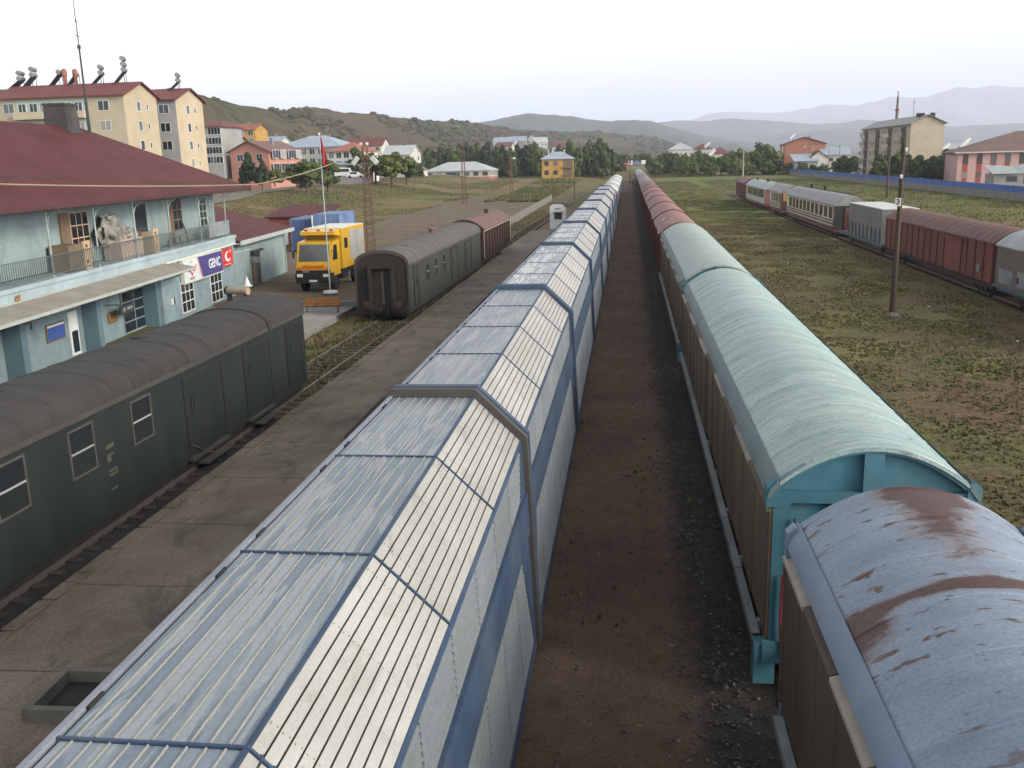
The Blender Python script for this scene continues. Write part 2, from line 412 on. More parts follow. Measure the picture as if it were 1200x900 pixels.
# ============================================================ rolling stock
def arc(half, eave, peak, n=14, flat=2.0):
    out = []
    for i in range(n + 1):
        x = -half + 2 * half * i / n
        out.append((x, eave + (peak - eave) * (1 - abs(x / half) ** flat)))
    return out

def wheel_mesh():
    b = MB()
    b.lathe((-.07, 0, 0), (1, 0, 0), [(0, .46), (.10, .46), (.10, .43), (.14, .42)], 20)
    b.lathe((-.10, 0, 0), (1, 0, 0), [(0, .12), (.06, .14)], 10)
    return b.mesh('wheel', M['gear'])
WHEEL = wheel_mesh()
def bogie_frame_mesh():
    b = MB()
    for s in (-1, 1):
        b.box(s * .98 - .06, s * .98 + .06, -1.5, 1.5, .42, .62)
        b.box(s * .98 - .09, s * .98 + .09, -.35, .35, .25, .75)
        for y in (-1, 1): b.box(s * 1.0 - .12, s * 1.0 + .12, y * .95 - .14, y * .95 + .14, .33, .6)
    b.box(-.9, .9, -.2, .2, .45, .7)
    for y in (-.95, .95): b.tube((-.75, y, .46), (.75, y, .46), .08)
    return b.mesh('bogie', M['gear'])
BOGIE = bogie_frame_mesh()
def buffer_mesh():
    b = MB()
    b.tube((0, 0, 0), (0, -.38, 0), .11, .09, 10); b.lathe((0, -.38, 0), (0, -1, 0), [(0, .22), (.05, .24), (.07, .2)], 16)
    return b.mesh('buffer', M['gear'])
BUFFER = buffer_mesh()
def gear(root, L, bogies=True, wheels=True, buffers=True):
    if bogies:
        for y in (2.6, L - 2.6):
            g = inst('bogie', BOGIE, root, (0, y, 0))
            if wheels:
                for x in (-.76, .76):
                    for dy in (-.95, .95):
                        inst('wheel', WHEEL, g, (x, dy, .46), (0, 0, math.pi if x < 0 else 0))
    elif wheels:
        for x in (-.76, .76):
            for y in (2.4, L - 2.4): inst('wheel', WHEEL, root, (x, y, .46), (0, 0, math.pi if x < 0 else 0))
    if buffers:
        for x in (-.87, .87):
            inst('buffer', BUFFER, root, (x, 0, 1.0)); inst('buffer', BUFFER, root, (x, L, 1.0), (0, 0, math.pi))

# ---- silver hexagonal wagons -------------------------------------------------
HT, HS, ZT, ZS, HB, ZB = .672, 1.385, 4.74, 4.03, 1.56, .42
def wall_x(z): return HS + (HB - HS) * (ZS - z) / (ZS - ZB)
def ribs_on(b, p0, p1, y0, y1, n, gw, gd, th=.03):
    """sheet from p0 to p1 (x,z) with n flats split by n-1 dark grooves, swept along y"""
    p0 = Vector((p0[0], p0[1])); p1 = Vector((p1[0], p1[1])); d = p1 - p0; Lp = d.length; d.normalize()
    nn = Vector((d.y, -d.x))
    if nn.x < 0 and abs(nn.x) > .2 or (abs(nn.x) <= .2 and nn.y < 0): nn = -nn
    if p0.x < 0 and nn.x > 0 and abs(nn.x) > .2: nn = -nn
    w = Lp / n
    for i in range(n):
        a = p0 + d * (i * w + gw / 2); c = p0 + d * ((i + 1) * w - gw / 2)
        a2, c2 = a + nn * gd, c + nn * gd
        b.prism([tuple(a), tuple(c), tuple(c2 - d * gd * .4), tuple(a2 + d * gd * .4)], y0, y1, 0)
def silver_meshes(L):
    D = {}
    npan = 4; e0 = .16; pl = (L - 2 * e0) / npan
    b = MB(); y0, y1 = .025, pl - .025
    b.box(-HT + .05, HT - .03, y0, y1, ZT - .03, ZT, 0)
    for k in range(9):
        x = -HT + .14 + k * (2 * HT - .28) / 8
        b.prism([(x - .010, ZT - .001), (x + .010, ZT - .001), (x + .004, ZT + .013), (x - .004, ZT + .013)], y0, y1, 1)
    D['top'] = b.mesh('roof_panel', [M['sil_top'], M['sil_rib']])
    D['topw'] = b.mesh('roof_panel', [M['sil_white'], M['sil_rib']])
    for s, nm in ((1, 'sr'), (-1, 'sl')):
        b = MB(); ribs_on(b, (s * HT, ZT - .01), (s * HS, ZS), y0, y1, 9, .010, .010)
        dx, dz = HS - HT, ZS - ZT; ln = math.hypot(dx, dz); nx_, nz_ = -dz / ln, dx / ln
        for yy in (y0 + .3, (y0 + y1) / 2 + .2, y1 - .25):
            for k in range(18):
                q = (k + .5) / 18; x = HT + dx * q; z = ZT - .01 + dz * q
                c_ = Vector((s * (x + nx_ * .013), yy + (k % 2) * .012, z + nz_ * .013))
                Mr = Matrix.Translation(c_) @ Matrix.Rotation(s * math.atan2(-dz, dx), 4, 'Y')
                b.obox(Mr, .012, .016, .005, 1)
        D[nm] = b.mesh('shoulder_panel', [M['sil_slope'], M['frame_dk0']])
    nw = 8; wl = (L - 2 * e0 - .5) / nw
    D['wl'] = wl
    for s, nm in ((1, 'r'), (-1, 'l')):
        b = MB(); ribs_on(b, (s * wall_x(3.93), 3.93), (s * wall_x(3.2), 3.2), .02, wl - .02, 8, .022, .02)
        D['u' + nm] = b.mesh('side_panel', M['sil_wall'])
        b = MB(); ribs_on(b, (s * wall_x(2.44), 2.44), (s * wall_x(.62), .62), .02, wl - .02, 18, .022, .02)
        D['d' + nm] = b.mesh('side_panel', M['sil_wall'])
    hexp = [(-HT, ZT), (HT, ZT), (HS, ZS), (HB, ZB), (-HB, ZB), (-HS, ZS)]
    def inset(k): return [(x - (k if x > 0 else -k), z - k if z > 2 else z + .02) for x, z in hexp]
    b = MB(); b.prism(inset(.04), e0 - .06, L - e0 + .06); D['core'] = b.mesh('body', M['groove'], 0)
    for s in (-1, 1):
        b = MB()
        lo, hi = 2.47, 3.17
        b.prism([(s * wall_x(lo), lo), (s * (wall_x(lo) + .06), lo), (s * (wall_x(hi) + .06), hi), (s * wall_x(hi), hi)], .1, L - .1)
        b.prism([(s * (HB - .03), ZB), (s * (HB + .03), ZB), (s * (wall_x(.6) + .03), .6), (s * (wall_x(.6) - .03), .6)], .1, L - .1)
        b.prism([(s * (wall_x(3.95) - .02), 3.95), (s * (wall_x(3.95) + .02), 3.95), (s * (HS + .015), ZS + .01), (s * (HS - .03), ZS + .01)], .1, L - .1)
        # gusset plates at both ends of the band
        for ya, yb in ((.1, 1.15), (L - .1, L - 1.15)):
            p = [(s * (wall_x(z) + .028), y, z) for y, z in ((ya, .62), (ya, 3.93), (ya + (.28 if ya < 1 else -.28), 3.93), (yb, 2.5), (ya + (.28 if ya < 1 else -.28), .62))]
            q = [(x - s * .03, y, z) for x, y, z in p]
            n = len(p); b.add(p + q, [tuple(range(n)), tuple(range(n, 2 * n))] + [(i, (i + 1) % n, n + (i + 1) % n, n + i) for i in range(n)])
        D['band%d' % s] = b.mesh('side_band', M['blue'])
    # seams between roof panels and the long edge strips
    b = MB()
    b.box(-HT + .02, HT, -.012, .012, ZT - .02, ZT + .016)
    for s in (-1, 1):
        b.prism([(s * HT, ZT - .02), (s * HT, ZT + .02), (s * (HS + .02), ZS + .018), (s * (HS + .02), ZS - .03)], -.011, .011)
        for i in range(1, 9):
            t = i / 9; x = HT + (HS - HT) * t; z = ZT + (ZS - ZT) * t
            b.box(s * x - .012, s * x + .012, -.02, .02, z - .01, z + .026)
    D['seam'] = b.mesh('seam_strip', M['blue'])
    b = MB(); b.box(HT - .028, HT + .008, e0, L - e0, ZT - .03, ZT + .012); D['edge'] = b.mesh('edge_strip', M['blue'])
    b = MB(); b.box(-HT - .035, -HT + .015, e0, L - e0, ZT - .05, ZT + .028); D['edgel'] = b.mesh('edge_strip', M['edge_lt'])
    b = MB(); b.box(-HT + .016, -HT + .04, -.10, .10, ZT - .005, ZT + .018); D['latch'] = b.mesh('latch', M['dark'])
    out = [(-HT - .02, ZT + .13), (HT + .02, ZT + .13), (HS + .12, ZS + .05), (HB + .09, ZB), (-HB - .09, ZB), (-HS - .12, ZS + .05)]
    inn = [(x - (.12 if x > 0 else -.12), z - (.16 if z > 2 else -.15)) for x, z in out]
    for nm, m in (('rim', M['blue']), ('rimg', M['rimgrey'])):
        b = MB()
        for i in range(6):
            j = (i + 1) % 6
            b.prism([out[i], out[j], inn[j], inn[i]], 0, .15)
        D[nm] = b.mesh('end_frame', m)
    b = MB(); b.box(-1.25, 1.25, .2, L - .2, .72, ZB + .5)
    for s in (-1, 1): b.box(s * 1.1 - .05, s * 1.1 + .05, 0.1, L - .1, .6, .9)
    D['under'] = b.mesh('underframe', M['gear'])
    D['pl'] = pl; D['e0'] = e0; D['np'] = npan; D['nw'] = nw
    return D
def silver_wagon(y, L, D, label, near=True, grey_end=False, white=False, top=None):
    t = thing('freight_wagon', label, 'freight wagon', (-3.11, y, 0), 0, 'silver ribbed wagons coupled in one long train')
    inst('body', D['core'], t); inst('side_band', D['band1'], t); inst('side_band', D['band-1'], t)
    tm = D['topw'] if white else D['top']
    for k in range(D['np']):
        yy = D['e0'] + k * D['pl']
        o = inst('roof_panel', tm, t, (0, yy, 0))
        inst('shoulder_panel', D['sr'], t, (0, yy, 0)); inst('shoulder_panel', D['sl'], t, (0, yy, 0))
    for k in range(D['nw']):
        yy = D['e0'] + .25 + k * D['wl']
        for q in ('ur', 'dr') + (('ul', 'dl') if near else ()):
            inst('side_panel', D[q], t, (0, yy, 0))
    if not near:
        o = inst('side_panel', D['ul'], t, (0, D['e0'] + .25, 0), scale=(1, D['nw'], 1))
    for k in range(1, D['np']): inst('seam_strip', D['seam'], t, (0, D['e0'] + k * D['pl'], 0))
    inst('edge_strip', D['edge'], t); inst('edge_strip', D['edgel'], t)
    if near:
        for k in range(D['np']):
            for q in (.14, .84): inst('latch', D['latch'], t, (rnd(0, .01), D['e0'] + (k + q) * D['pl'] + rnd(-.1, .1), 0))
    inst('end_frame', D['rim'], t, (0, .015, 0)); inst('end_frame', D['rimg'] if grey_end else D['rim'], t, (0, L - .165, 0))
    inst('underframe', D['under'], t)
    gear(t, L, True, near, near)
    return t
D1 = silver_meshes(12.6); D2 = silver_meshes(14.2)
silver_wagon(1.9, 12.6, D1, 'silver ribbed wagon nearest the camera, cut off at the bottom left edge', True, True)
silver_wagon(14.55, 12.6, D1, 'silver ribbed wagon second from the camera, beyond the grey end frame', True, False, False)
ords = ['third', 'fourth', 'fifth', 'sixth', 'seventh', 'eighth', 'ninth', 'tenth', 'eleventh', 'twelfth', 'thirteenth', 'fourteenth', 'fifteenth', 'sixteenth', 'seventeenth', 'eighteenth', 'nineteenth', 'twentieth', 'twenty-first', 'twenty-second', 'twenty-third', 'twenty-fourth']
y = 27.2
for i in range(7):
    silver_wagon(y, 14.2, D2, 'silver ribbed wagon %s from the camera along the silver train' % ords[i], i < 2, False, True)
    y += 14.3
# beyond the silver ones: covered wagons of the same rake, seen small
def simple_covered(x, y, L, label, roof, wall, name='covered_wagon', cat='freight wagon', group=None, half=1.42, eave=3.45, peak=4.15, rim=None):
    t = thing(name, label, cat, (x, y, 0), 0, group)
    b = MB(); pr = arc(half + .04, eave, peak, 10); b.prism(pr + [(half + .04, eave - .08), (-half - .04, eave - .08)], .05, L - .05); b.build('roof', roof, t)
    b = MB(); b.box(-half, half, .12, L - .12, 1.0, eave - .08); 
    k = 10
    for i in range(k + 1):
        yy = .2 + i * (L - .4) / k
        for s in (-1, 1): b.box(s * (half + .015) - .02, s * (half + .015) + .02, yy - .05, yy + .05, 1.0, eave - .1)
    b.build('body', wall, t)
    if rim:
        o = arc(half + .10, eave + .03, peak + .06, 10); n_ = arc(half - .05, eave - .1, peak - .05, 10)
        for yy in (.0, L - .12):
            b = MB()
            for i in range(10): b.prism([o[i], o[i + 1], n_[i + 1], n_[i]], yy, yy + .12)
            b.build('end_rim', rim, t)
    b = MB(); b.box(-1.2, 1.2, .1, L - .1, .7, 1.0); b.build('underframe', M['gear'], t)
    gear(t, L, False, True, False)
    return t
simple_covered(-3.11, y, 14.0, 'rust eaten covered wagon beyond the silver ribbed wagons', M['rust_sil'], M['red_wall'], group='covered wagons ending the left train', rim=M['redbr_roof']); y += 14.4
for i in range(7):
    simple_covered(-3.11, y, 14.0, 'whitish covered wagon %s beyond the rust eaten wagon of the left train' % (['first'] + ['second'] + ords)[i], M['white_p'] if i % 2 == 0 else M['ltgrey_roof'], M['pipe'], group='covered wagons ending the left train', rim=M['white_p'])
    y += 14.4

# ---- big sliding wall wagons of the right train ------------------------------
def sliding_wall_wagon(y, L, label, roofm, endm, wallm, gutter, sill, detail=True, eave=3.55, peak=4.22, seams=.95):
    W = 1.44
    t = thing('sliding_wall_wagon', label, 'freight wagon', (3.56, y, 0), 0, 'sliding wall wagons leading the right train')
    b = MB()
    top = arc(W - .10, eave + .12, peak, 20, 2.0)
    low = [(x, z - .06) for x, z in top][::-1]
    b.prism(top + low, 0, L)
    k = int(L / seams)
    for i in range(k + 1):
        yy = .06 + i * (L - .12) / k
        for (xa, za), (xb, zb) in zip(top, top[1:]):
            b.add([(xa, yy - .03, za - .01), (xb, yy - .03, zb - .01), (xb, yy, zb + .014), (xa, yy, za + .014), (xb, yy + .03, zb - .01), (xa, yy + .03, za - .01)], [(0, 1, 2, 3), (3, 2, 4, 5)])
    r = b.build('roof', roofm, t)
    b = MB()
    for s in (-1, 1):
        b.prism([(s * (W - .09), eave + .10), (s * (W - .09), eave + .16), (s * (W + .02), eave + .03), (s * (W + .075), eave - .12), (s * (W + .03), eave - .13), (s * (W - .09), eave + .03)], 0, L)
    b.build('gutter', gutter, t)
    # end walls
    for ye, s in ((0, -1), (L, 1)):
        b = MB()
        q0, q1 = (ye + .16, ye + .22) if s < 0 else (ye - .22, ye - .16)
        pr = arc(W - .12, eave + .06, peak - .06, 16)
        b.prism(pr + [(W - .12, 1.0), (-W + .12, 1.0)], q0, q1)
        e = b.build('end_wall', endm, t)
        b = MB()
        f0, f1 = (ye + .05, ye + .16) if s < 0 else (ye - .16, ye - .05)
        b.box(-W + .12, W - .12, f0, f1, eave - .22, eave - .04)           # cross beam
        b.box(-.14, .14, f0 - .012, f1 + .012, eave - .04, peak - .09)     # centre post in the arch
        for px in (-W + .16, W - .16): b.box(px - .13, px + .13, f0 - .01, f1 + .01, 1.0, eave - .22)
        for px in (-.5, .5): b.box(px - .06, px + .06, f0, f1, 1.0, eave - .22)
        b.box(-W + .29, W - .29, f0 + .003, f1 - .003, 1.0, 1.25)
        o_ = arc(W - .06, eave + .10, peak - .01, 16); n_ = arc(W - .14, eave + .02, peak - .10, 16)
        for i in range(16): b.prism([o_[i], o_[i + 1], n_[i + 1], n_[i]], f0 - .02, f1 - .02)
        for px in (-W + .02, W - .02):
            b.prism([(px - .1, eave - .28), (px + .1, eave - .28), (px + .1, eave + .06), (px, eave + .16), (px - .1, eave + .06)], f0 - .03, f1 + .03)
        b.build('frame', endm if endm != M['teal_dk'] else M['teal'], e)
        if detail:
            b = MB()
            for px in (-1.1, -.82): b.tube((px, f0 - .05 if s < 0 else f1 + .05, .75), (px, f0 - .05 if s < 0 else f1 + .05, 3.1), .018, n=6)
            for i in range(8):
                z = .9 + i * .29; yy = f0 - .05 if s < 0 else f1 + .05
                b.tube((-1.1, yy, z), (-.82, yy, z), .014, n=6)
            b.build('ladder', M['gear'], e)
            b = MB(); yy = f0 - .06 if s < 0 else f1 + .06
            b.path([(-1.24, yy, 2.2), (-1.25, yy, 1.5), (-1.22, yy, .9)], .022); b.build('hose', M['red'], e)
    # sliding walls stand proud of the body
    for s in (-1, 1):
        half = L / 2
        for q in (0, 1):
            ya, yb = .05 + q * half, half - .03 + q * half
            off = .0 if q == 0 else .035
            b = MB()
            xw = W + .02 + off
            b.box(min(s * (xw - .05), s * xw), max(s * (xw - .05), s * xw), ya, yb, 1.12, eave - .36)
            nr = 7
            for i in range(nr + 1):
                yy = ya + .05 + i * (yb - ya - .1) / nr
                b.prism([(s * xw, yy - .07), (s * (xw + .03), yy - .035), (s * (xw + .03), yy + .035), (s * xw, yy + .07)], 1.14, eave - .4, axis='z')
            w = b.build('sliding_wall', wallm, t)
            b = MB()
            segs = 5
            for i in range(segs):
                y0_ = ya + i * (yb - ya) / segs; y1_ = ya + (i + 1) * (yb - ya) / segs - .03
                b.prism([(s * (xw - .07), eave - .36), (s * (xw + .05), eave - .36), (s * (xw + .05), eave - .30), (s * (xw - .07), eave - .26)], y0_, y1_, 0 if (i + q) % 2 else 1)
            b.build('top_rail', [M['rail_wht'], wallm], w)
    b = MB(); b.box(-W + .06, W - .06, .25, L - .25, 1.0, eave - .1); b.build('body', M['teal_dk'], t)
    for s in (-1, 1):
        b = MB()
        k = 9
        for i in range(k):
            y0_ = .3 + i * (L - .6) / k; y1_ = .3 + (i + 1) * (L - .6) / k - .04
            b.box(min(s * 1.50, s * 1.63), max(s * 1.50, s * 1.63), y0_, y1_, .93, 1.07)
            b.box(min(s * 1.44, s * 1.50), max(s * 1.44, s * 1.50), y0_ + .3, y0_ + .42, .85, 1.12)
        b.box(min(s * 1.52, s * 1.60), max(s * 1.52, s * 1.60), .3, L - .3, .95, 1.05)
        b.build('side_sill', sill, t)
    b = MB(); b.box(-1.42, 1.42, .1, L - .1, .72, 1.0); b.build('underframe', M['gear'], t)
    for yy in (.0, L - .14):
        b = MB(); b.box(-1.5, 1.5, yy, yy + .14, .72, 1.08)
        if yy == 0:
            for s in (-1, 1): b.box(min(s * 1.3, s * 1.62), max(s * 1.3, s * 1.62), .02, .3, .35, 1.02)
        b.build('headstock', endm, t)
    gear(t, L, True, True, True)
    return t
sliding_wall_wagon(-3.2, 15.1, 'pale blue roofed wagon with rust patches, nearest on the right', M['blue_rust'], M['pale_blue'], M['brown_wall'], M['pale_blue'], M['pipe'])
sliding_wall_wagon(13.55, 22.75, 'teal ended wagon with pale teal curved roof, behind the rusty blue roofed one', M['teal_roof'], M['teal'], M['brown_wall2'], M['teal_gut'], M['pipe'])
sliding_wall_wagon(37.4, 24.6, 'grey green roofed wagon between the teal ended one and the red wagons', M['teal_roof2'], M['teal'], M['brown_wall2'], M['teal_gut'], M['pipe'])
y = 62.9
spec = [(M['red_roof'], M['red_wall'], 'red roofed covered wagon with white splashes')] * 5 + [(M['redbr_roof'], M['red_wall'], 'plain red brown covered wagon')] * 1 + [(M['red_roof'], M['red_wall'], 'red roofed covered wagon with white splashes')] * 1 + [(M['grey_roof'], M['red_wall'], 'grey brown roofed covered wagon')] * 6 + [(M['ltgrey_roof'], M['pipe'], 'pale blue grey wagon far down')] * 6
for i, (rm, wm, lb) in enumerate(spec):
    o = simple_covered(3.5, y, 15.0, '%s, %s behind the grey green roofed wagon' % (lb, (['first', 'second'] + ords)[i]), rm, wm, group='red and grey covered wagons of the right train', half=1.46, eave=3.4, peak=4.15, rim=M['red_rib'] if i < 7 else M['grey_roof'])
    if i < 7:
        b = MB()
        for k in range(4):
            yy = rnd(.5, 14)
            b.box(-1.56, -1.50, yy, yy + rnd(.3, .9), 3.28, 3.42)
        b.build('placard', M['white_p'], o)
    y += 15.3

# ---- dark coaches on the left track ------------------------------------------
def coach_profile(W, zb, eave, peak):
    p = []
    for i in range(13):
        a = math.pi * i / 12
        p.append((-W * math.cos(a) if False else W * math.cos(a), eave + (peak - eave) * math.sin(a) ** .8))
    return p  # right to left over the roof
def coach(name, label, x, y, L, bodym, roofm, W=1.42, floor=.55, eave=3.0, peak=3.75, rz=0.0):
    t = thing(name, label, 'railway coach', (x, y, 0), rz, 'dark baggage coaches on the track by the station')
    b = MB(); b.box(-W, W, .0, L, floor, eave); b.build('body', bodym, t)
    b = MB(); pr = coach_profile(W + .05, floor, eave + .02, peak)
    b.prism(pr, -.04, L + .04)
    for i in range(int(L / 1.3)):
        yy = .6 + i * 1.3
        top = coach_profile(W + .055, floor, eave + .025, peak + .012)
        for (xa, za), (xb, zb) in zip(top[1:-1], top[2:-1]):
            b.add([(xa, yy - .03, za - .012), (xb, yy - .03, zb - .012), (xb, yy, zb + .006), (xa, yy, za + .006), (xb, yy + .03, zb - .012), (xa, yy + .03, za - .012)], [(0, 1, 2, 3), (3, 2, 4, 5)])
    b.build('roof', roofm, t)
    b = MB()
    for s in (-1, 1): b.box(min(s * W, s * (W + .06)), max(s * W, s * (W + .06)), 0, L, eave - .10, eave + .03)
    b.build('cornice', M['coach_rim'], t)
    b = MB(); b.box(-1.25, 1.25, .2, L - .2, floor - .25, floor); b.box(-.9, .9, L * .35, L * .65, .15, floor - .25); b.build('underframe', M['gear'], t)
    gear(t, L, True, True, True)
    return t
def coach_window(t, W, ya, yb, za, zb, s=1):
    b = MB()
    x0, x1 = W - .02, W + .035
    f = .05
    b.box(x0, x1, ya, yb, za, za + f); b.box(x0, x1, ya, yb, zb - f, zb)
    b.box(x0, x1 - .002, ya, ya + f, za + f, zb - f); b.box(x0, x1 - .002, yb - f, yb, za + f, zb - f)
    w = b.build('window', M['frame_dk'], t)
    zm = za + (zb - za) * .5
    b = MB(); b.box(W - .01, W + .010, ya + f, yb - f, zm, zb - f); b.build('glass', M['glass'], w)  # upper half stands open; dark pane paints the unlit inside
    b = MB(); b.box(W - .01, W + .016, ya + f, yb - f, za + f, zm); b.build('glass', M['glass_lt'], w)
    b = MB(); b.box(W, W + .03, ya + f, yb - f, zm - .015, zm + .022); b.build('window_bar', M['chrome'], w)
W = 1.42
c1 = coach('baggage_coach', 'long dark grey green baggage coach with three windows, beside the station canopy', -13.68, 9.5, 24.2, M['coach'], M['coach_roof'], W, .42, 3.10, 3.76, -R(.35))
for ya in (15.95, 18.45, 21.1): coach_window(c1, W, ya - 9.5, ya - 9.5 + 1.0, 1.74, 2.86)
def coach_door(t, W, ya, yb, za, zb, m, handle=True):
    b = MB(); b.box(W - .03, W + .022, ya, yb, za, zb); d = b.build('door', m, t)
    b = MB()
    b.box(W, W + .05, yb, yb + .09, za, zb); b.box(W, W + .045, ya - .03, ya, za, zb); b.box(W, W + .045, ya - .03, yb + .09, zb, zb + .05)
    b.build('recess_shade', M['coach_rim'] if not handle else M['end_dark'], d)  # dark edge strips paint the shade of the door recess
    if handle:
        b = MB()
        for q in (.10, .24): b.tube((W + .06, ya + q + .25, zb - .55), (W + .06, ya + q + .25, zb - 1.05), .016, n=6)
        b.build('handle', M['iron'], d)
    return d
for ya, yb in ((23.9, 26.3), (28.0, 30.15)): coach_door(c1, W, ya - 9.5, yb - 9.5, .62, 2.78, M['coach'])
coach_door(c1, W, 31.75 - 9.5, 33.2 - 9.5, .62, 2.8, M['coach'])
for ya, yb in ((23.9, 26.3), (28.0, 30.1)):
    b = MB()
    b.box(W + .02, W + .32, ya - 9.5 + .4, yb - 9.5 - .2, .22, .27); b.box(W - .05, W + .12, ya - 9.5, yb - 9.5, .42, .5)
    for q in (.5, 1.6): b.box(W + .0, W + .03, ya - 9.5 + q, ya - 9.5 + q + .05, .2, .45)
    b.build('footboard', M['coach_rim'], c1)
for z, h, w in ((2.02, .10, .34), (1.84, .05, .30), (1.70, .14, .16), (1.45, .06, .38), (1.35, .06, .38), (1.0, .05, .3)):
    b = MB(); b.box(W + .0005, W + .002, 10.4, 10.4 + w, z + h * .4, z + h * .5)
    for q in range(4):
        b.box(W + .001, W + .006, 10.4 + q * w / 4, 10.4 + q * w / 4 + w / 6, z, z + h)
    b.build('lettering', M['yellow_txt'], c1)
b = MB(); b.path([(W + .04, 14.55, .85), (W + .1, 15.2, .5), (W + .15, 16.1, .1)], .018); b.build('hanging_rod', M['steel'], c1)
for yy in (9.0, 15.5):
    b = MB(); b.lathe((-.25, yy, 3.72), (0, 0, 1), [(0, .24), (.06, .26), (.09, .1)], 12); b.build('roof_vent', M['end_dark'], c1)
# raised band round the roof near the far end
b = MB(); o_ = coach_profile(W + .10, .4, 3.1, 3.80); n_ = coach_profile(W + .05, .4, 3.02, 3.72)
for i in range(12): b.prism([o_[i], o_[i + 1], n_[i + 1], n_[i]], 20.6, 20.85)
b.build('roof_band', M['end_dark'], c1)

c2 = coach('baggage_coach', 'dark baggage coach standing beyond the paved apron, in front of the maroon boxcar', -13.15, 49.4, 23.0, M['coach2'], M['coach_roof2'], W, .5, 3.1, 3.85, -R(.9))
for ya in (4.3, 6.6, 9.0): coach_window(c2, W, ya, ya + .75, 1.7, 2.75)
for ya, yb in ((1.2, 2.1), (11.5, 13.6), (16.6, 18.8)): coach_door(c2, W, ya, yb, .7, 2.85, M['coach2'])
b = MB(); b.lathe((-.1, 13.0, 3.8), (0, 0, 1), [(0, .2), (.25, .2), (.27, .32), (.36, .28), (.40, .08)], 12); b.build('roof_vent', M['redbr_roof'], c2)
b = MB(); b.lathe((.3, 3.6, 3.75), (0, 0, 1), [(0, .26), (.07, .28), (.1, .1)], 12); b.build('roof_vent', M['end_dark'], c2)
# gangway end of the second coach
b = MB(); pr = coach_profile(W + .02, .5, 3.1, 3.78); b.prism(pr + [(-W - .02, .5), (W + .02, .5)], -.10, -.003)
e = b.build('end_wall', M['end_dark'], c2)
b = MB()
for s in (-1, 1): b.box(s * .62 - .09, s * .62 + .09, -.42, -.1, .75, 2.95)
b.box(-.71, .71, -.42, -.1, 2.95, 3.12)
b.build('gangway_frame', M['end_dark'], e)
b = MB(); b.box(-.5, .5, -.16, -.1, .8, 2.9); b.build('end_door', M['end_dark'], e)
b = MB(); b.box(-.02, .10, -.20, -.16, 1.0, 2.8); b.build('door_strip', M['frame_dk'], e)
b = MB(); o_ = coach_profile(W + .10, .5, 3.08, 3.93); n_ = coach_profile(W - .05, .5, 3.05, 3.74)
for i in range(12): b.prism([o_[i], o_[i + 1], n_[i + 1], n_[i]], -.14, -.1)
for s in (-1, 1): b.box(s * W - .05 + s * .03, s * W + .05 + s * .03, -.15, -.1, .5, 3.08)
b.build('corner_trim', M['coach_rim'], e)
b = MB(); b.box(-1.4, 1.4, -.2, -.1, .5, .95)
b.tube((-.1, -.2, .8), (-.1, -.6, .75), .07); b.path([(.25, -.25, .9), (.35, -.5, .5), (.3, -.35, .25)], .03); b.path([(-.5, -.25, .9), (-.6, -.45, .45), (-.5, -.35, .3)], .03)
b.build('buffer_beam', M['end_dark'], e)

# maroon boarded boxcar behind it
bx = thing('boxcar', 'maroon boarded boxcar with dusty rose roof behind the dark coach', 'boxcar', (-12.72, 73.2, 0), -R(.9))
bb = MB(); bb.box(-1.42, 1.42, 0, 15.0, .9, 3.2)
b = MB(); pr = arc(1.55, 3.2, 3.98, 12); b.prism(pr + [(1.55, 3.1), (-1.55, 3.1)], -.1, 15.1); b.build('roof', M['boxred_roof'], bx)
b = MB()
for i in range(11):
    yy = .1 + i * 1.47
    bb.box(1.42, 1.50, yy - .07, yy + .07, .9, 3.1); bb.box(-1.5, -1.42, yy - .07, yy + .07, .9, 3.1)
bb.build('body', M['boxred'], bx)
for i in range(12):
    o_ = arc(1.6, 3.22, 4.02, 12); n_ = arc(1.45, 3.05, 3.85, 12)
    b.prism([o_[i], o_[i + 1], n_[i + 1], n_[i]], -.14, -.02)
b.build('end_rim', M['boxred'], bx)
b = MB()
for yy in (.1, 14.9): b.box(1.505, 1.53, yy - .1, yy + .1, 1.0, 3.1)
b.box(1.5, 1.57, 0, 15, 3.04, 3.12); b.build('edge_strip', M['rail_wht'], bx)
b = MB(); b.lathe((.2, 9.5, 3.93), (0, 0, 1), [(0, .16), (.28, .16), (.3, .27), (.4, .2)], 12); b.build('roof_vent', M['boxred'], bx)
b = MB(); b.box(-1.3, 1.3, .1, 14.9, .6, .9); b.build('underframe', M['gear'], bx)
gear(bx, 15, False, True, True)

# ---- old train parked on the far right ----------------------------------------
XR = 21.55
GR = 'old wagons and coaches parked in the grass on the right'
def rib_wall(b, half, y0, y1, z0, z1, n, w=.06, d=.05, mi=0, sides=(-1, 1)):
    for i in range(n + 1):
        yy = y0 + i * (y1 - y0) / n
        for s in sides: b.box(min(s * half, s * (half + d)), max(s * half, s * (half + d)), yy - w, yy + w, z0, z1, mi)
g0 = thing('covered_wagon', 'taupe covered wagon with pale curved roof, cut by the right edge', 'freight wagon', (XR, 39.5, 0), 0, GR)
b = MB(); b.box(-1.44, 1.44, 0, 15.4, 1.05, 3.2); rib_wall(b, 1.44, .1, 15.3, 1.05, 3.2, 4, .03, .02); b.build('body', M['taupe'], g0)
b = MB(); b.prism(arc(1.5, 3.2, 3.95, 14) + [(1.5, 3.12), (-1.5, 3.12)], -.1, 15.5); b.build('roof', M['ltgrey_roof'], g0)
b = MB()
for s in (-1, 1): b.box(min(s * 1.42, s * 1.56), max(s * 1.42, s * 1.56), 0, 15.4, .92, 1.06)
b.box(-1.3, 1.3, .1, 15.3, .7, .92); b.build('side_sill', M['teal_grey'], g0)
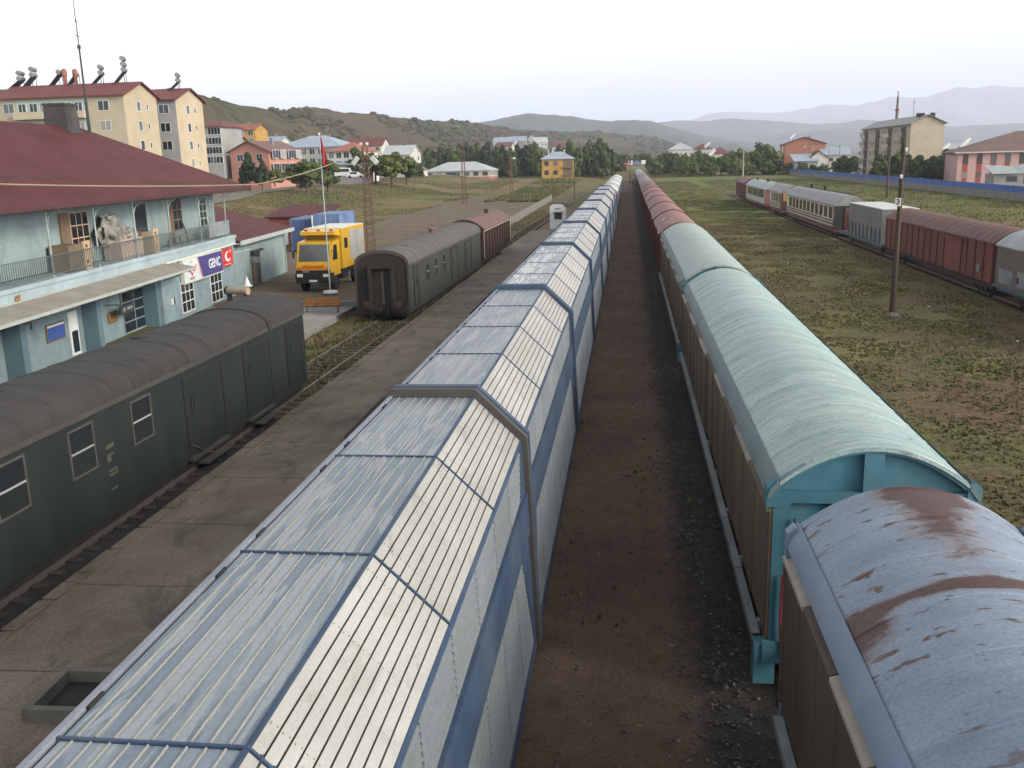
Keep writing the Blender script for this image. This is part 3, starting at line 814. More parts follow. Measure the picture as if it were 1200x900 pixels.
b = MB(); b.box(-1.462, -1.442, 12.9, 14.8, 1.2, 1.95); b.box(-1.462, -1.442, 10.9, 12.3, 1.25, 2.05); b.build('white_panel', M['pipe'], g0)
b = MB(); b.box(-1.475, -1.463, 12.05, 12.3, 1.45, 1.75); b.build('placard', M['dark'], g0)
gear(g0, 15.4, False, True, True)
g1 = thing('boxcar', 'long red oxide boxcar with ribbed sides in the parked old train', 'boxcar', (XR, 55.3, 0), 0, GR)
b = MB(); b.box(-1.42, 1.42, 0, 22.6, .95, 3.25); rib_wall(b, 1.42, .1, 22.5, .95, 3.2, 16, .06, .05, 1); b.build('body', [M['red_wall'], M['red_rib']], g1)
b = MB(); b.prism(arc(1.52, 3.25, 3.95, 14) + [(1.52, 3.15), (-1.52, 3.15)], -.1, 22.7)
top = arc(1.525, 3.26, 3.96, 14)
for i in range(20):
    yy = .6 + i * 1.13
    for (xa, za), (xb, zb) in zip(top, top[1:]):
        b.add([(xa, yy - .04, za - .01), (xb, yy - .04, zb - .01), (xb, yy, zb + .02), (xa, yy, za + .02), (xb, yy + .04, zb - .01), (xa, yy + .04, za - .01)], [(0, 1, 2, 3), (3, 2, 4, 5)])
b.build('roof', M['boxred_roof'], g1)
b = MB(); b.box(-1.56, -1.43, 5.0, 8.6, 2.9, 3.05); b.box(-1.49, -1.43, 5.2, 8.2, .97, 2.9); b.build('sliding_door', M['red_wall'], g1)
b = MB()
for yy, z, w, h in ((5.6, 1.5, .2, .3), (12.9, 1.9, .1, .15), (1.9, 1.4, .5, .45)): b.box(-1.475, -1.425, yy, yy + w, z, z + h)
b.build('placard', M['pipe'], g1)
b = MB(); b.box(-1.3, 1.3, .1, 22.5, .65, .95); b.build('underframe', M['gear'], g1)
gear(g1, 22.6, True, True, True)
g2 = thing('box_wagon', 'grey flat topped box wagon with short stakes behind the red boxcar', 'freight wagon', (XR, 78.9, 0), 0, GR)
b = MB(); b.box(-1.4, 1.4, .6, 12.2, 1.05, 3.75); rib_wall(b, 1.4, .9, 11.9, 1.05, 2.2, 8, .05, .09, 1); b.build('body', [M['greybox'], M['teal_grey']], g2)
b = MB(); b.box(-1.44, 1.44, .55, 12.25, 3.75, 3.82); b.build('roof', M['white_p'], g2)
b = MB(); b.box(-1.45, 1.45, 0, 15.6, .8, 1.05); b.build('chassis', M['teal_grey'], g2)
b = MB()
for i in range(24):
    a, c = 2 * math.pi * i / 24, 2 * math.pi * (i + 1) / 24
    b.tube((-.6, 14.0 + .95 * math.cos(a), 2.05 + .95 * math.sin(a)), (-.6, 14.0 + .95 * math.cos(c), 2.05 + .95 * math.sin(c)), .07, n=6)
for i in range(6):
    a = math.pi * i / 3; b.tube((-.6, 14.0, 2.05), (-.6, 14.0 + .95 * math.cos(a), 2.05 + .95 * math.sin(a)), .04, n=6)
b.tube((-.9, 14, 2.05), (.9, 14, 2.05), .06); b.box(-.75, -.45, 13.7, 14.3, 1.05, 2.05)
b.build('spoked_wheel', M['teal_grey'], g2)
b = MB(); b.box(-1.0, 1.0, 15.0, 15.4, 1.05, 3.1); b.build('end_panel', M['red_wall'], g2)
gear(g2, 15.6, False, True, True)
def old_coach(label, y, L, wallm, roofm, name='passenger_coach', cat='railway coach', nwin=9, stripes=True, endm=None, eave=3.25, peak=4.2):
    t = thing(name, label, cat, (XR, y, 0), 0, GR)
    b = MB(); b.box(-1.42, 1.42, .0, L, 1.0, eave); b.build('body', wallm, t)
    b = MB(); b.prism(arc(1.55, eave, peak, 14) + [(1.55, eave - .08), (-1.55, eave - .08)], -.35, L + .2); b.build('roof', roofm, t)
    b = MB(); b.prism(arc(1.44, eave - .1, peak - .06, 14) + [(1.44, 1.0), (-1.44, 1.0)], -.25, -.005); e = b.build('end_wall', endm or M['brown_p'], t)
    b = MB(); b.box(-.5, .5, -.33, -.25, 1.05, 3.0); b.build('end_door', M['red_wall'], e)
    for i in range(nwin):
        yy = 1.2 + i * (L - 2.4) / nwin
        b = MB(); w = (L - 2.4) / nwin - .9
        b.box(-1.46, -1.41, yy, yy + w, 1.9, 3.0); f = b.build('window', M['coach2'], t)
        b = MB(); b.box(-1.47, -1.45, yy + .1, yy + w - .1, 2.02, 2.88); b.build('pane', M['glass'] if i % 3 else M['glass_lt'], f)
    if stripes:
        b = MB()
        for z0, z1 in ((1.62, 1.74), (1.32, 1.46), (1.0, 1.12)): b.box(-1.445, -1.425, 0, L, z0, z1)
        b.box(-1.45, -1.41, .25, .6, 1.12, 3.1); b.build('stripe', M['brown_p'], t)
    b = MB(); b.box(-1.3, 1.3, 0, L, .6, 1.0); b.build('underframe', M['redbr_roof'], t)
    gear(t, L, True, True, False)
    return t
o = old_coach('cream passenger coach with dark stripes behind the grey box wagon', 97.2, 29.0, M['cream'], M['old_roof'], nwin=11, endm=M['dark'])
b = MB()
for i in range(14): b.box(.55, .85, 2 + i * 2.0, 2.9 + i * 2.0, 4.05, 4.2)
for yy in (14.0, 22.0): b.lathe((.3, yy, 4.15), (0, 0, 1), [(0, .15), (.35, .13), (.38, .25), (.5, .2)], 8)
b.build('roof_ladder', M['dark'], o)
o = old_coach('short tan and brown coach between the cream coach and white van', 130.6, 10.8, M['cream'], M['old_roof'], nwin=4, endm=M['brown_p'])
b = MB(); b.box(-1.3, 1.3, -.36, -.25, 2.15, 3.2); b.build('end_panel', M['tan'], o)
o = old_coach('white van wagon with open end in the old parked train', 146.6, 22.8, M['white_p'], M['ltgrey_roof'], 'van_wagon', 'freight wagon', nwin=3, stripes=False, endm=M['redbr_roof'])
for yy in (5.0, 17.0):
    b = MB(); b.lathe((-.3, yy, 4.15), (0, 0, 1), [(0, .2), (.3, .2), (.4, .1)], 8); b.build('roof_vent', M['dark'], o)
simple_covered(XR, 170.6, 14.0, 'red brown covered wagon, farthest of the old parked train', M['redbr_roof'], M['red_wall'], group=GR, half=1.5, peak=4.2, rim=M['dark'])
# ============================================================ station building
TH = R(4.7)
SA = Vector((-24.16, 33.63, 0))
def st(u, v, z=0): return SA + Vector((math.cos(TH) * v - math.sin(TH) * u, math.sin(TH) * v + math.cos(TH) * u, z))
S = thing('station_building', 'two storey mint blue station with maroon hipped roof and open balcony', 'station building', SA, TH)
U0, U1, UV = -14.0, 28.2, -1.3
def sbox(name, m, x0, x1, y0, y1, z0, z1, par=None):
    b = MB(); b.box(x0, x1, y0, y1, z0, z1); return b.build(name, m, par or S)
b = MB()
b.box(-12, -1.0, U0, 15.1, .0, 3.38); b.build('wall', M['st_blue'], S)
b = MB(); b.box(-12, 0, 15.1, 27.6, .0, 3.38); b.build('wall', M['st_blue'], S)
b = MB(); b.box(-12, UV, U0, U1, 4.06, 7.0); b.build('upper_wall', M['st_wall'], S)
b = MB(); b.box(-12, .05, U0, 27.9, 3.38, 3.98); b.box(-12, .12, U0, 27.95, 3.82, 4.0); b.build('balcony_slab', M['slab'], S)
# hipped roof (one solid sheet with thickness)
b = MB()
ze, zr = 7.08, 11.0
e = [(.75, U0, ze), (.75, 30.0, ze), (-13.2, 30.0, ze), (-13.2, U0, ze)]
r0, r1 = (-6.2, U0, zr), (-6.2, 20.3, zr)
pts = e + [r0, r1] + [(x, y, z - .14) for x, y, z in e]
b.add(pts, [(0, 1, 5, 4), (1, 2, 5), (2, 3, 4, 5), (3, 0, 4), (6, 7, 1, 0), (7, 8, 2, 1), (8, 9, 3, 2), (9, 6, 0, 3), (6, 9, 8, 7)])
rf = b.build('roof', M['maroon'], S, smooth=0)
b = MB(); b.box(.751, .80, U0, 30.0, ze - .16, ze + .02); b.box(-.6, .72, U0, 29.9, ze - .2, ze - .145); b.build('eave_board', M['eave_dk'], rf)
b = MB(); b.box(-9.5, -5.5, 26.8, 31.6, 7.55, 7.9); b.build('rear_eave', M['soffit'], rf)
b = MB(); b.prism([(-6.9, 10.2), (-5.5, 10.2), (-5.6, 12.05), (-6.8, 12.05)], 18.1, 19.5); b.box(-6.85, -5.55, 18.05, 19.55, 12.05, 12.17); b.box(-7.0, -5.4, 18.0, 19.6, 10.2, 10.7); b.build('chimney', M['soot'], rf)
# gusset struts under the eave and posts
for u in (-5.2, -.4, 4.33, 8.6, 12.9, 17.4, 22.14, 26.8):
    b = MB(); b.tube((-.1, u, 4.0), (-.1, u, 6.9), .045, n=8); b.path([(-.1, u, 6.2), (.05, u, 6.6), (.55, u, 6.92)], .03); b.build('balcony_post', M['post'], S)
# railing
b = MB()
for zz in (4.12, 4.92): b.box(-.06, -.02, U0, 27.5, zz, zz + .04)
u = U0
while u < 27.5:
    b.box(-.052, -.028, u, u + .022, 4.13, 4.94); u += .16
b.build('balcony_railing', M['rail_i'], S)
# openings of the upper floor
def window(par, x, y0, y1, z0, z1, cols, rows, fm, gm, name='window', d=.05, f=.07, deep=.12):
    b = MB()
    b.box(x - deep, x + .02, y0 - f, y0, z0 - f, z1 + f); b.box(x - deep, x + .02, y1, y1 + f, z0 - f, z1 + f)
    b.box(x - deep, x + .019, y0, y1, z1, z1 + f); b.box(x - deep, x + .04, y0, y1, z0 - f, z0)
    for i in range(1, cols): yy = y0 + (y1 - y0) * i / cols; b.box(x - .02, x + .015, yy - .03, yy + .03, z0, z1)
    for j in range(1, rows): zz = z0 + (z1 - z0) * j / rows; b.box(x - .025, x + .012, y0, y1, zz - .03, zz + .03)
    w = b.build(name, fm, par)
    b = MB(); b.box(x - .03, x + .004, y0, y1, z0, z1); b.build('pane', gm, w)
    return w
def opening(par, x, y0, y1, z0, z1, name='doorway'):
    b = MB(); b.box(x - .02, x + .012, y0, y1, z0, z1); return b.build(name, M['glass'], par)  # open doorway: dark slab stands in for the unlit room
window(S, UV + .03, 8.6, 10.3, 4.15, 6.5, 3, 4, M['woodpale'], M['glass'], 'balcony_door')
sbox('shutter', M['wood'], UV + .01, UV + .1, 7.55, 8.4, 4.1, 6.55)
opening(S, UV + .02, 15.7, 17.2, 4.06, 6.6)
window(S, UV + .03, 21.0, 22.3, 4.85, 6.6, 2, 3, M['wood'], M['glass'])
sbox('shutter', M['wood'], UV + .01, UV + .09, 20.2, 20.85, 4.1, 6.5)
window(S, UV + .03, 25.4, 26.6, 4.8, 6.6, 2, 4, M['canopy_edge'], M['glass_lt'])
opening(S, UV + .02, -1.6, .9, 4.8, 6.6, 'doorway')
window(S, UV + .03, -8.6, -7.0, 4.85, 6.5, 2, 3, M['wood'], M['glass'])
b = MB(); b.box(UV, UV + .12, 27.0, 27.5, 5.95, 6.35); b.box(UV, UV + .1, 27.6, 27.9, 5.9, 6.3); b.path([(UV + .05, 27.2, 5.95), (UV + .05, 27.2, 4.5)], .02); b.path([(UV + .05, 27.75, 5.9), (UV + .05, 27.75, 4.3)], .02)
b.build('meter_box', M['post'], S)
b = MB(); b.path([(-.4, 21.0, 4.05), (-.6, 20.4, 5.6), (-.7, 20.2, 6.8)], .035); b.build('downpipe', M['iron'], S)
b = MB()
for i in range(9): b.box(-.02, .01, 23.3 + i * .42, 23.3 + i * .42 + .36, 4.15, 5.05)
b.build('corrugated_screen', M['pipe'], S)
# ground floor
window(S, .02, 17.75, 19.6, .3, 2.0, 3, 3, M['white'], M['glass'])
window(S, .02, 22.6, 24.55, .2, 1.9, 3, 3, M['white'], M['glass'])
window(S, -.98, 12.3, 15.05, .12, 2.2, 2, 4, M['st_blue'], M['glass'])
for q in ((-1.0, -.2, 15.1 - .28, 15.12), (-.98, -.25, 8.0, 8.45), (-.98, -.2, 1.3, 1.75), (-.98, -.2, -6, -5.5)): sbox('pillar', M['st_dk'], *q, 0, 3.375)
b = MB(); b.box(-.99, -.95, 6.62, 7.45, .06, 2.1); b.box(-.95, -.93, 6.7, 7.35, 1.15, 2.0); d = b.build('door', M['white'], S)
b = MB(); b.box(-.945, -.92, 6.78, 7.3, .2, 1.2); b.build('pane', M['glass'], d)
window(S, -.97, 9.0, 9.65, .15, 2.3, 1, 2, M['white'], M['glass'], 'door')
sbox('door_reveal', M['slab'], -.99, -.9, 8.46, 8.88, .02, 2.5)
b = MB(); b.box(-.99, -.94, -.6, .4, .1, 2.3); b.box(-.99, -.93, -4.0, -2.6, .9, 2.2); b.build('door', M['st_dk'], S)
# canopy
b = MB()
n = 26
for i in range(n):
    y0 = -12 + i * 28.4 / n; y1 = y0 + 28.4 / n
    b.hexa([(.03, y0, 3.34), (1.5, y0, 3.04), (1.5, y1, 3.04), (.03, y1, 3.34), (.03, y0, 3.37), (1.5, y0, 3.07), (1.5, y1, 3.07 + (.03 if i % 2 else 0)), (.03, y1, 3.37 + (.03 if i % 2 else 0))])
cp = b.build('canopy', M['canopy'], S)
b = MB(); b.box(1.501, 1.55, -12, 16.4, 2.96, 3.1); b.box(.03, .10, -12, 16.4, 3.375, 3.43); b.build('fascia', M['canopy_edge'], cp)
b = MB()
for u in (-8, -3, 1.5, 8.2, 15.6, 16.3):
    b.path([(.02 if u > 15 else -.2, u, 2.45), (.55, u, 2.62), (1.35, u, 3.0)], .03)
b.build('bracket', M['canopy_edge'], cp)
# wall bits
b = MB(); b.box(-.99, -.93, 4.6, 6.2, 1.05, 1.85); nb = b.build('notice_board', M['wood'], S)
b = MB(); b.box(-.93, -.915, 4.68, 6.12, 1.12, 1.70, 0); b.box(-.93, -.915, 4.68, 6.12, 1.70, 1.79, 1); b.build('panel', [M['signblue'], M['white']], nb)
b = MB(); b.box(-.99, -.94, 10.5, 11.5, .9, 1.45, 0); b.box(-.94, -.93, 10.6, 11.4, .97, 1.38, 1); b.build('picture', [M['wood'], M['tan']], S)
b = MB(); b.box(-.3, -.22, 10.4, 12.0, 1.38, 1.8, 0); b.box(-.22, -.215, 10.7, 10.95, 1.48, 1.68, 1); b.box(-.22, -.215, 11.15, 11.8, 1.52, 1.66, 1)
b.path([(-.26, 10.6, 1.8), (-.26, 10.6, 3.3)], .02); b.path([(-.26, 11.8, 1.8), (-.26, 11.8, 3.3)], .02); b.box(-.98, -.2, 10.38, 10.42, 1.86, 1.9)
b.build('hanging_sign', [M['iron'], M['pipe']], S)
b = MB(); b.tube((-.95, 2.3, 2.35), (-.6, 2.3, 2.35), .2, n=14); b.path([(-.9, 1.0, 2.2), (-.9, 3.4, 2.2), (-.9, 3.4, 1.9)], .03); b.box(-.98, -.94, 1.8, 1.95, .1, 2.1); b.build('wall_lamp', M['iron'], S)
b = MB(); b.box(0, .1, 16.2, 16.5, 1.0, 1.35, 0); b.box(.1, .12, 16.36, 16.52, 1.0, 1.38, 1); b.build('letter_box', [M['white'], M['iron']], S)
b = MB(); b.tube((.18, 15.7, 3.34), (.18, 27.4, 3.44), .055, n=8); b.path([(.1, 15.4, 3.36), (.2, 16.0, 2.95), (.15, 16.8, 2.72)], .04, mi=1); b.build('light_tube', [M['cream_w'], M['iron']], S)
b = MB()
for u in (.9, 1.05): b.lathe((.06, u + .0, 3.55), (1, 0, 0), [(0, .10), (.05, .10)], 10); b.lathe((.12, u, 3.65), (1, 0, 0), [(0, .05), (.05, .05)], 8)
b.build('insulator', M['tan'], S)

# station sign: a thing of its own bolted on the wall
sg = thing('station_sign', 'station name sign GENÇ, white emblem panel beside violet panel', 'sign', st(17.85, .06, 0), TH)
def signpt(b, y0, y1, z0, z1, x0=0, x1=.24, mi=0): b.box(x0, x1, y0, y1, z0, z1, mi)
L_ = 6.5
b = MB(); b.box(0, .22, -.06, L_ + .06, 1.92, 3.34); b.build('sign_box', M['cream_w'], sg)
b = MB(); b.prism([(0.0, 2.0), (2.55, 2.0), (2.0, 3.27), (0.0, 3.27)], .222, .232, axis='x'); wp = b.build('emblem_panel', M['white'], sg)
b = MB(); b.prism([(2.85, 2.0), (L_, 2.0), (L_, 3.27), (2.3, 3.27)], .222, .232, axis='x'); vp = b.build('name_panel', M['purple'], sg)
b = MB(); b.prism([(2.58, 2.0), (2.80, 2.0), (2.26, 3.27), (2.04, 3.27)], .222, .231, axis='x', mi=1); b.prism([(2.66, 2.0), (2.74, 2.0), (2.19, 3.27), (2.11, 3.27)], .231, .236, axis='x'); b.build('stripe', [M['signred'], M['white']], sg)
b = MB()   # winged wheel emblem with small lines of lettering below
b.lathe((.232, 1.15, 2.55), (1, 0, 0), [(0, .20), (.012, .20)], 18)
b.prism([(1.0, 2.52), (.95, 2.66), (.25, 2.92), (.5, 2.58)], .233, .243, axis='x', mi=1); b.prism([(1.3, 2.52), (1.35, 2.66), (2.0, 2.92), (1.8, 2.58)], .233, .243, axis='x')
b.prism([(.95, 2.5), (1.35, 2.5), (1.15, 2.28)], .233, .245, axis='x')
b.lathe((.245, 1.15, 2.57), (1, 0, 0), [(0, .09), (.008, .09)], 14, mi=2)
b.lathe((.232, 1.15, 3.1), (1, 0, 0), [(0, .05), (.008, .05)], 10, mi=1)
for zz, w in ((2.17, .9), (2.08, .75)):
    for k in range(6): b.box(.232, .236, 1.15 - w / 2 + k * w / 6, 1.15 - w / 2 + k * w / 6 + w / 8, zz, zz + .055, 3)
b.build('emblem', [M['signred'], M['purple'], M['white'], M['iron']], wp)
text_mesh('lettering', 'GENÇ', .78, M['white'], vp, (.236, 5.05, 2.64), (math.pi / 2, 0, math.pi / 2), bold=.02)
rs = thing('square_sign', 'square red sign with white crescent, beside the violet station sign', 'sign', st(24.45, .08, 0), TH)
b = MB(); b.box(0, .18, 0, 2.05, 2.18, 3.26); b.build('sign_box', M['signred'], rs)
b = MB(); outer = []; inner = []
for i in range(21):
    a = R(35 + i * 14.5)
    outer.append((1.05 + .55 * math.cos(a), 2.78 + .33 * math.sin(a)))
    inner.append((1.22 + .40 * math.cos(a), 2.83 + .25 * math.sin(a)))
for i in range(20): b.prism([outer[i], outer[i + 1], inner[i + 1], inner[i]], .182, .192, axis='x')
b.prism([(1.55, 3.08), (1.75, 3.05), (1.65, 3.18)], .182, .192, axis='x')
b.box(.182, .19, .35, 1.55, 2.27, 2.31)
b.build('crescent', M['white'], rs)

# things on the balcony
def slat_box(name, label, cat, u, v, w, d, h, m, slat=True, z=4.0):
    t = thing(name, label, cat, st(u, v, z), TH)
    b = MB()
    b.box(-d, 0, 0, w, 0.02, .06); b.box(-d, .0, 0, w, h - .05, h)
    for x in (-d, -.03): b.box(x, x + .03, 0, w, .06, h - .05)
    for y in (0, w - .03): b.box(-d + .03, -.03, y, y + .03, .06, h - .05)
    b.build('case', m, t)
    if slat:
        b = MB(); n = 7
        for i in range(n): b.box(.001, .035, i * w / n + .015, (i + 1) * w / n - .03, .03, h - .02)
        b.build('slat', m, t)
    return t
slat_box('slatted_crate', 'pale slatted crate on the balcony under the plastic cover', 'crate', 11.35, -.25, 2.6, .9, 1.0, M['woodpink'])
b = MB()
o = b
for k, (x, y, z, rx, ry, rz_) in enumerate([(-.75, 11.2, 5.4, .45, .9, .6), (-.7, 12.2, 5.25, .5, 1.1, .45), (-.65, 13.1, 5.0, .45, .9, .5), (-.8, 11.6, 5.95, .35, .6, .35), (-.7, 13.9, 4.6, .4, .55, .6), (-.6, 14.4, 4.3, .3, .5, .35)]):
    b.blob((x, y, z), rx, ry, rz_, nu=18, nv=12, jit=.33, seed=k * 3.1)
hp = b.build('covered_heap', M['tarp'], None, smooth=60); hp.location = SA; hp.rotation_euler = (0, 0, TH)
tag(hp, 'heap under a crumpled grey plastic cover behind the slatted crate', 'covered heap')
for u, lb in ((7.3, 'pale wooden stand with two dark holes near the left balcony door'), (15.15, 'pale wooden stand with two dark holes right of the covered heap')):
    t = thing('wooden_stand', lb, 'wooden stand', st(u, -.12, 4.0), TH, 'wooden stands on the balcony')
    b = MB(); b.box(-.1, 0, 0, .62, .02, 1.3); b.build('board', M['woodpale'], t)
    b = MB(); b.box(-1.0, -.1, -1.25, -.02, .02, 1.2); b.build('box', M['wood'], t)
    b = MB()
    for z in (.3, 1.0): b.box(-.001, .012, .18, .34, z, z + .14)
    b.build('hole', M['dark'], t)
t = thing('flower_box', 'orange plastic tub standing on the slatted crate', 'tub', st(11.9, -.5, 5.0), TH)
b = MB(); b.lathe((0, 0, 0), (0, 0, 1), [(0, .16), (.18, .22), (.2, .23), (.2, .19), (.08, .17)], 14); b.build('tub', M['orange'], t)
t = thing('broom', 'broom leaning on the upper wall by the second window', 'broom', st(18.9, -.8, 4.0), TH)
b = MB(); b.tube((0, 0, .25), (-.35, .25, 1.8), .025); b.build('handle', M['woodpale'], t)
b = MB(); b.prism([(-.2, 0), (.2, 0), (.06, .35), (-.06, .35)], -.04, .04, axis='x'); b.build('brush', M['wood'], t)
t = thing('wooden_bench', 'small wooden bench on the balcony by the second window', 'bench', st(19.6, -.7, 4.0), TH)
b = MB(); b.box(-.3, .3, 0, 1.4, .5, .56); b.build('seat', M['woodpale'], t)
for y in (.1, 1.2):
    for x in (-.28, .2):
        b = MB(); b.box(x, x + .08, y, y + .08, 0, .5); b.build('leg', M['wood'], t)

# antenna mast on the roof
an = thing('antenna_mast', 'tall thin antenna mast rising from the maroon station roof', 'antenna mast', st(20.75, -5.6, 10.4), TH)
b = MB(); b.tube((0, 0, 0), (.0, 0, 2.4), .10, .08); b.tube((0, 0, 2.4), (0, 0, 5.0), .06, .05); b.tube((0, 0, 5.0), (0, 0, 8.5), .035, .02); b.build('mast', M['iron'], an)
b = MB(); b.tube((0, -.3, 5.6), (0, .3, 5.6), .02); b.tube((0, -.2, 6.4), (0, .2, 6.4), .02); b.lathe((0, 0, 4.9), (0, 0, 1), [(0, .1), (.2, .1)], 8); b.build('crossbar', M['iron'], an)

# annex
AX = thing('annex_building', 'single storey pale blue annex with sloping maroon roof beside the station', 'annex', st(28.25, -.25, 0), TH)
b = MB(); b.box(-6, 0, 0, 12.6, 0, 3.45); b.add([(0, 0, 3.45), (0, 12.6, 3.45), (-6, 12.6, 3.45), (-6, 0, 3.45), (-6, 0, 5.2), (-6, 12.6, 5.2)], [(0, 1, 5, 4), (0, 4, 3), (1, 2, 5), (2, 3, 4, 5)]); b.build('wall', M['st_wall'], AX)
b = MB(); b.hexa([(.55, -.15, 3.42), (.55, 13.6, 3.42), (-6.4, 13.6, 5.42), (-6.4, -.15, 5.42), (.55, -.15, 3.52), (.55, 13.6, 3.52), (-6.4, 13.6, 5.52), (-6.4, -.15, 5.52)]); ar = b.build('roof', M['maroon'], AX)
b = MB(); b.box(.551, .60, -.15, 13.6, 3.24, 3.54); b.box(0, .55, -.1, 13.5, 3.3, 3.4); b.build('fascia', M['soffit'], ar)
b = MB(); b.box(-.02, .03, 3.6, 5.6, 0, 2.35); b.box(.03, .05, 3.7, 4.6, .05, 2.0, 1); b.box(.03, .3, 3.4, 5.8, 2.4, 2.55, 2); d = b.build('doorway', [M['iron'], M['wood'], M['iron']], AX)
b = MB(); b.box(0, .7, 3.3, 3.36, 2.2, 2.26); b.box(.1, .75, 3.28, 3.38, 1.75, 2.15, 1); b.build('wall_sign', [M['iron'], M['pipe']], AX)
b = MB(); b.path([(.03, -.2, 2.75), (.03, 3.6, 2.7)], .02); b.path([(.06, 12.4, 3.4), (.06, 12.4, .1)], .05, mi=1); b.build('downpipe', [M['white'], M['post']], AX)
rh = thing('brick_hut', 'small red brick hut with maroon roof behind the blue containers', 'hut', (-34.8, 99.8, 0), R(3))
b = MB(); b.box(-4, 2.0, 0, 7, 0, 3.0); b.build('wall', M['brickred'], rh)
b = MB(); b.hexa([(-4.4, -.4, 3.0), (2.4, -.4, 3.0), (2.4, 7.4, 3.9), (-4.4, 7.4, 3.9), (-4.4, -.4, 3.12), (2.4, -.4, 3.12), (2.4, 7.4, 4.02), (-4.4, 7.4, 4.02)]); b.build('roof', M['maroon'], rh)
b = MB(); b.box(-3.0, -2.0, -.03, .02, .1, 2.1); b.build('door', M['white'], rh)
# pump with hose reel and bell cover standing before the annex (only tops show above the coach)
pm = thing('pump_tank', 'brown tank with black end cap by the annex wall', 'tank', tuple(at_z(281, 353, .3)), R(-105))
b = MB(); b.tube((0, -.8, .65), (0, .7, .65), .24, n=16); b.build('tank', M['woodpink'], pm)
b = MB(); b.lathe((0, -.8, .65), (0, -1, 0), [(0, .27), (.16, .25), (.2, .15)], 14); b.build('end_cap', M['rubber'], pm)
for y in (-.8, .5):
    b = MB(); b.box(-.2, .2, y, y + .1, 0, .45); b.build('leg', M['iron'], pm)
wc = thing('white_cone', 'white cone shaped cover standing by the annex door', 'cone', tuple(at_z(291, 349, .3)), TH)
b = MB(); b.lathe((0, 0, .75), (0, 0, 1), [(0, .34), (.04, .34), (.05, .24), (.45, .08), (.6, .04)], 16); b.build('cone', M['white'], wc)
b = MB(); b.tube((0, 0, 0), (0, 0, .75), .12); b.build('post', M['iron'], wc)

# ============================================================ truck
T = thing('box_truck', 'yellow box truck with aluminium side shutters parked beside the annex', 'truck', (-21.15, 61.6, .02), -R(1.5))
W2 = 1.32
b = MB()
b.prism([(0, 1.05), (0, 1.55), (.22, 2.02), (.62, 3.32), (2.1, 3.42), (2.1, 1.05)], -W2 + .1, W2 - .1, axis='x'); cab = b.build('cab', M['yellow'], T)
b = MB(); b.hexa([(-1.06, .205, 2.08), (1.06, .205, 2.08), (1.06, .25, 2.09), (-1.06, .25, 2.09), (-1.02, .54, 3.17), (1.02, .54, 3.17), (1.02, .59, 3.18), (-1.02, .59, 3.18)]); b.build('windscreen', M['glass_ws'], cab)
b = MB()
for s in (-1, 1):
    x = s * (W2 - .095)
    b.prism([(.55, 2.1), (1.5, 2.1), (1.5, 3.1), (.85, 3.1)], min(x, x + s * .012), max(x, x + s * .012), axis='x')
b.build('side_window', M['glass'], cab)
b = MB(); b.box(-W2 + .08, W2 - .08, -.16, .6, .62, 1.3); b.box(-W2 + .1, W2 - .1, -.05, -.003, 1.3, 1.5); b.build('bumper', M['rubber'], T)
b = MB()
for s in (-1, 1): b.box(s * .92 - .2, s * .92 + .2, -.175, -.155, 1.08, 1.26)
hl = b
for s in (-1, 1):
    b2 = MB(); b2.box(s * .92 - .2, s * .92 + .2, -.175, -.155, 1.06, 1.26); b2.build('headlight', M['lamp'], T)
    b2 = MB(); b2.box(s * 1.0 - .16, s * 1.0 + .16, -.02, .01, 1.55, 1.66); b2.build('indicator', M['orange_lens'], T)
    b2 = MB(); b2.box(s * (W2 + .12) - .06, s * (W2 + .12) + .06, .25, .3, 2.3, 2.75); b2.tube((s * (W2 - .1), .5, 2.8), (s * (W2 + .12), .28, 2.7), .02); b2.build('mirror', M['rubber'], T)
b = MB(); b.box(-.28, .28, -.175, -.158, .72, .86); b.build('number_plate', M['white'], T)
b = MB(); b.box(-.75, .75, -.012, .03, 1.6, 1.82); b.box(-.75, -.3, -.068, -.05, 1.36, 1.46, 1); b.build('grille', [M['orange_lens'], M['pipe']], T)
b = MB(); b.box(-W2, W2, 2.3, 7.6, 1.35, 4.1); body = b.build('box_body', M['yellow'], T)
b = MB(); b.hexa([(-W2 + .1, 1.2, 3.75), (W2 - .1, 1.2, 3.75), (W2 - .1, 2.3, 3.6), (-W2 + .1, 2.3, 3.6), (-W2 + .1, 1.2, 3.98), (W2 - .1, 1.2, 3.98), (W2 - .1, 2.3, 4.1), (-W2 + .1, 2.3, 4.1)]); b.build('roof_overhang', M['yellow'], body)
b = MB(); b.box(-W2 + .02, W2 - .02, 2.28, 7.62, 4.101, 4.14); b.build('roof_sheet', M['cream_w'], body)
for s in (-1, 1):
    for y0, y1 in ((4.1, 5.6), (5.7, 7.35)):
        b = MB(); x = s * W2; b.box(min(x, x + s * .03), max(x, x + s * .03), y0, y1, 1.75, 3.85); b.build('shutter', M['alu'], body)
b = MB(); b.box(W2, W2 + .015, 2.9, 3.6, 2.7, 3.4); b.build('side_window', M['glass'], body)
b = MB()
for x in (-.9, 0, .9): b.lathe((x, 1.55, 3.98), (0, 0, 1), [(0, .12), (.1, .12), (.14, .06)], 10)
b.build('beacon', M['red'], body)
b = MB(); b.box(-.45, .45, .2, 7.4, .75, 1.1); b.box(-1.2, 1.2, 2.5, 7.4, 1.1, 1.35); b.box(-1.15, -.6, 2.7, 4.2, .6, 1.1); b.box(.6, 1.15, 2.7, 4.0, .6, 1.1); b.build('chassis', M['rubber'], T)
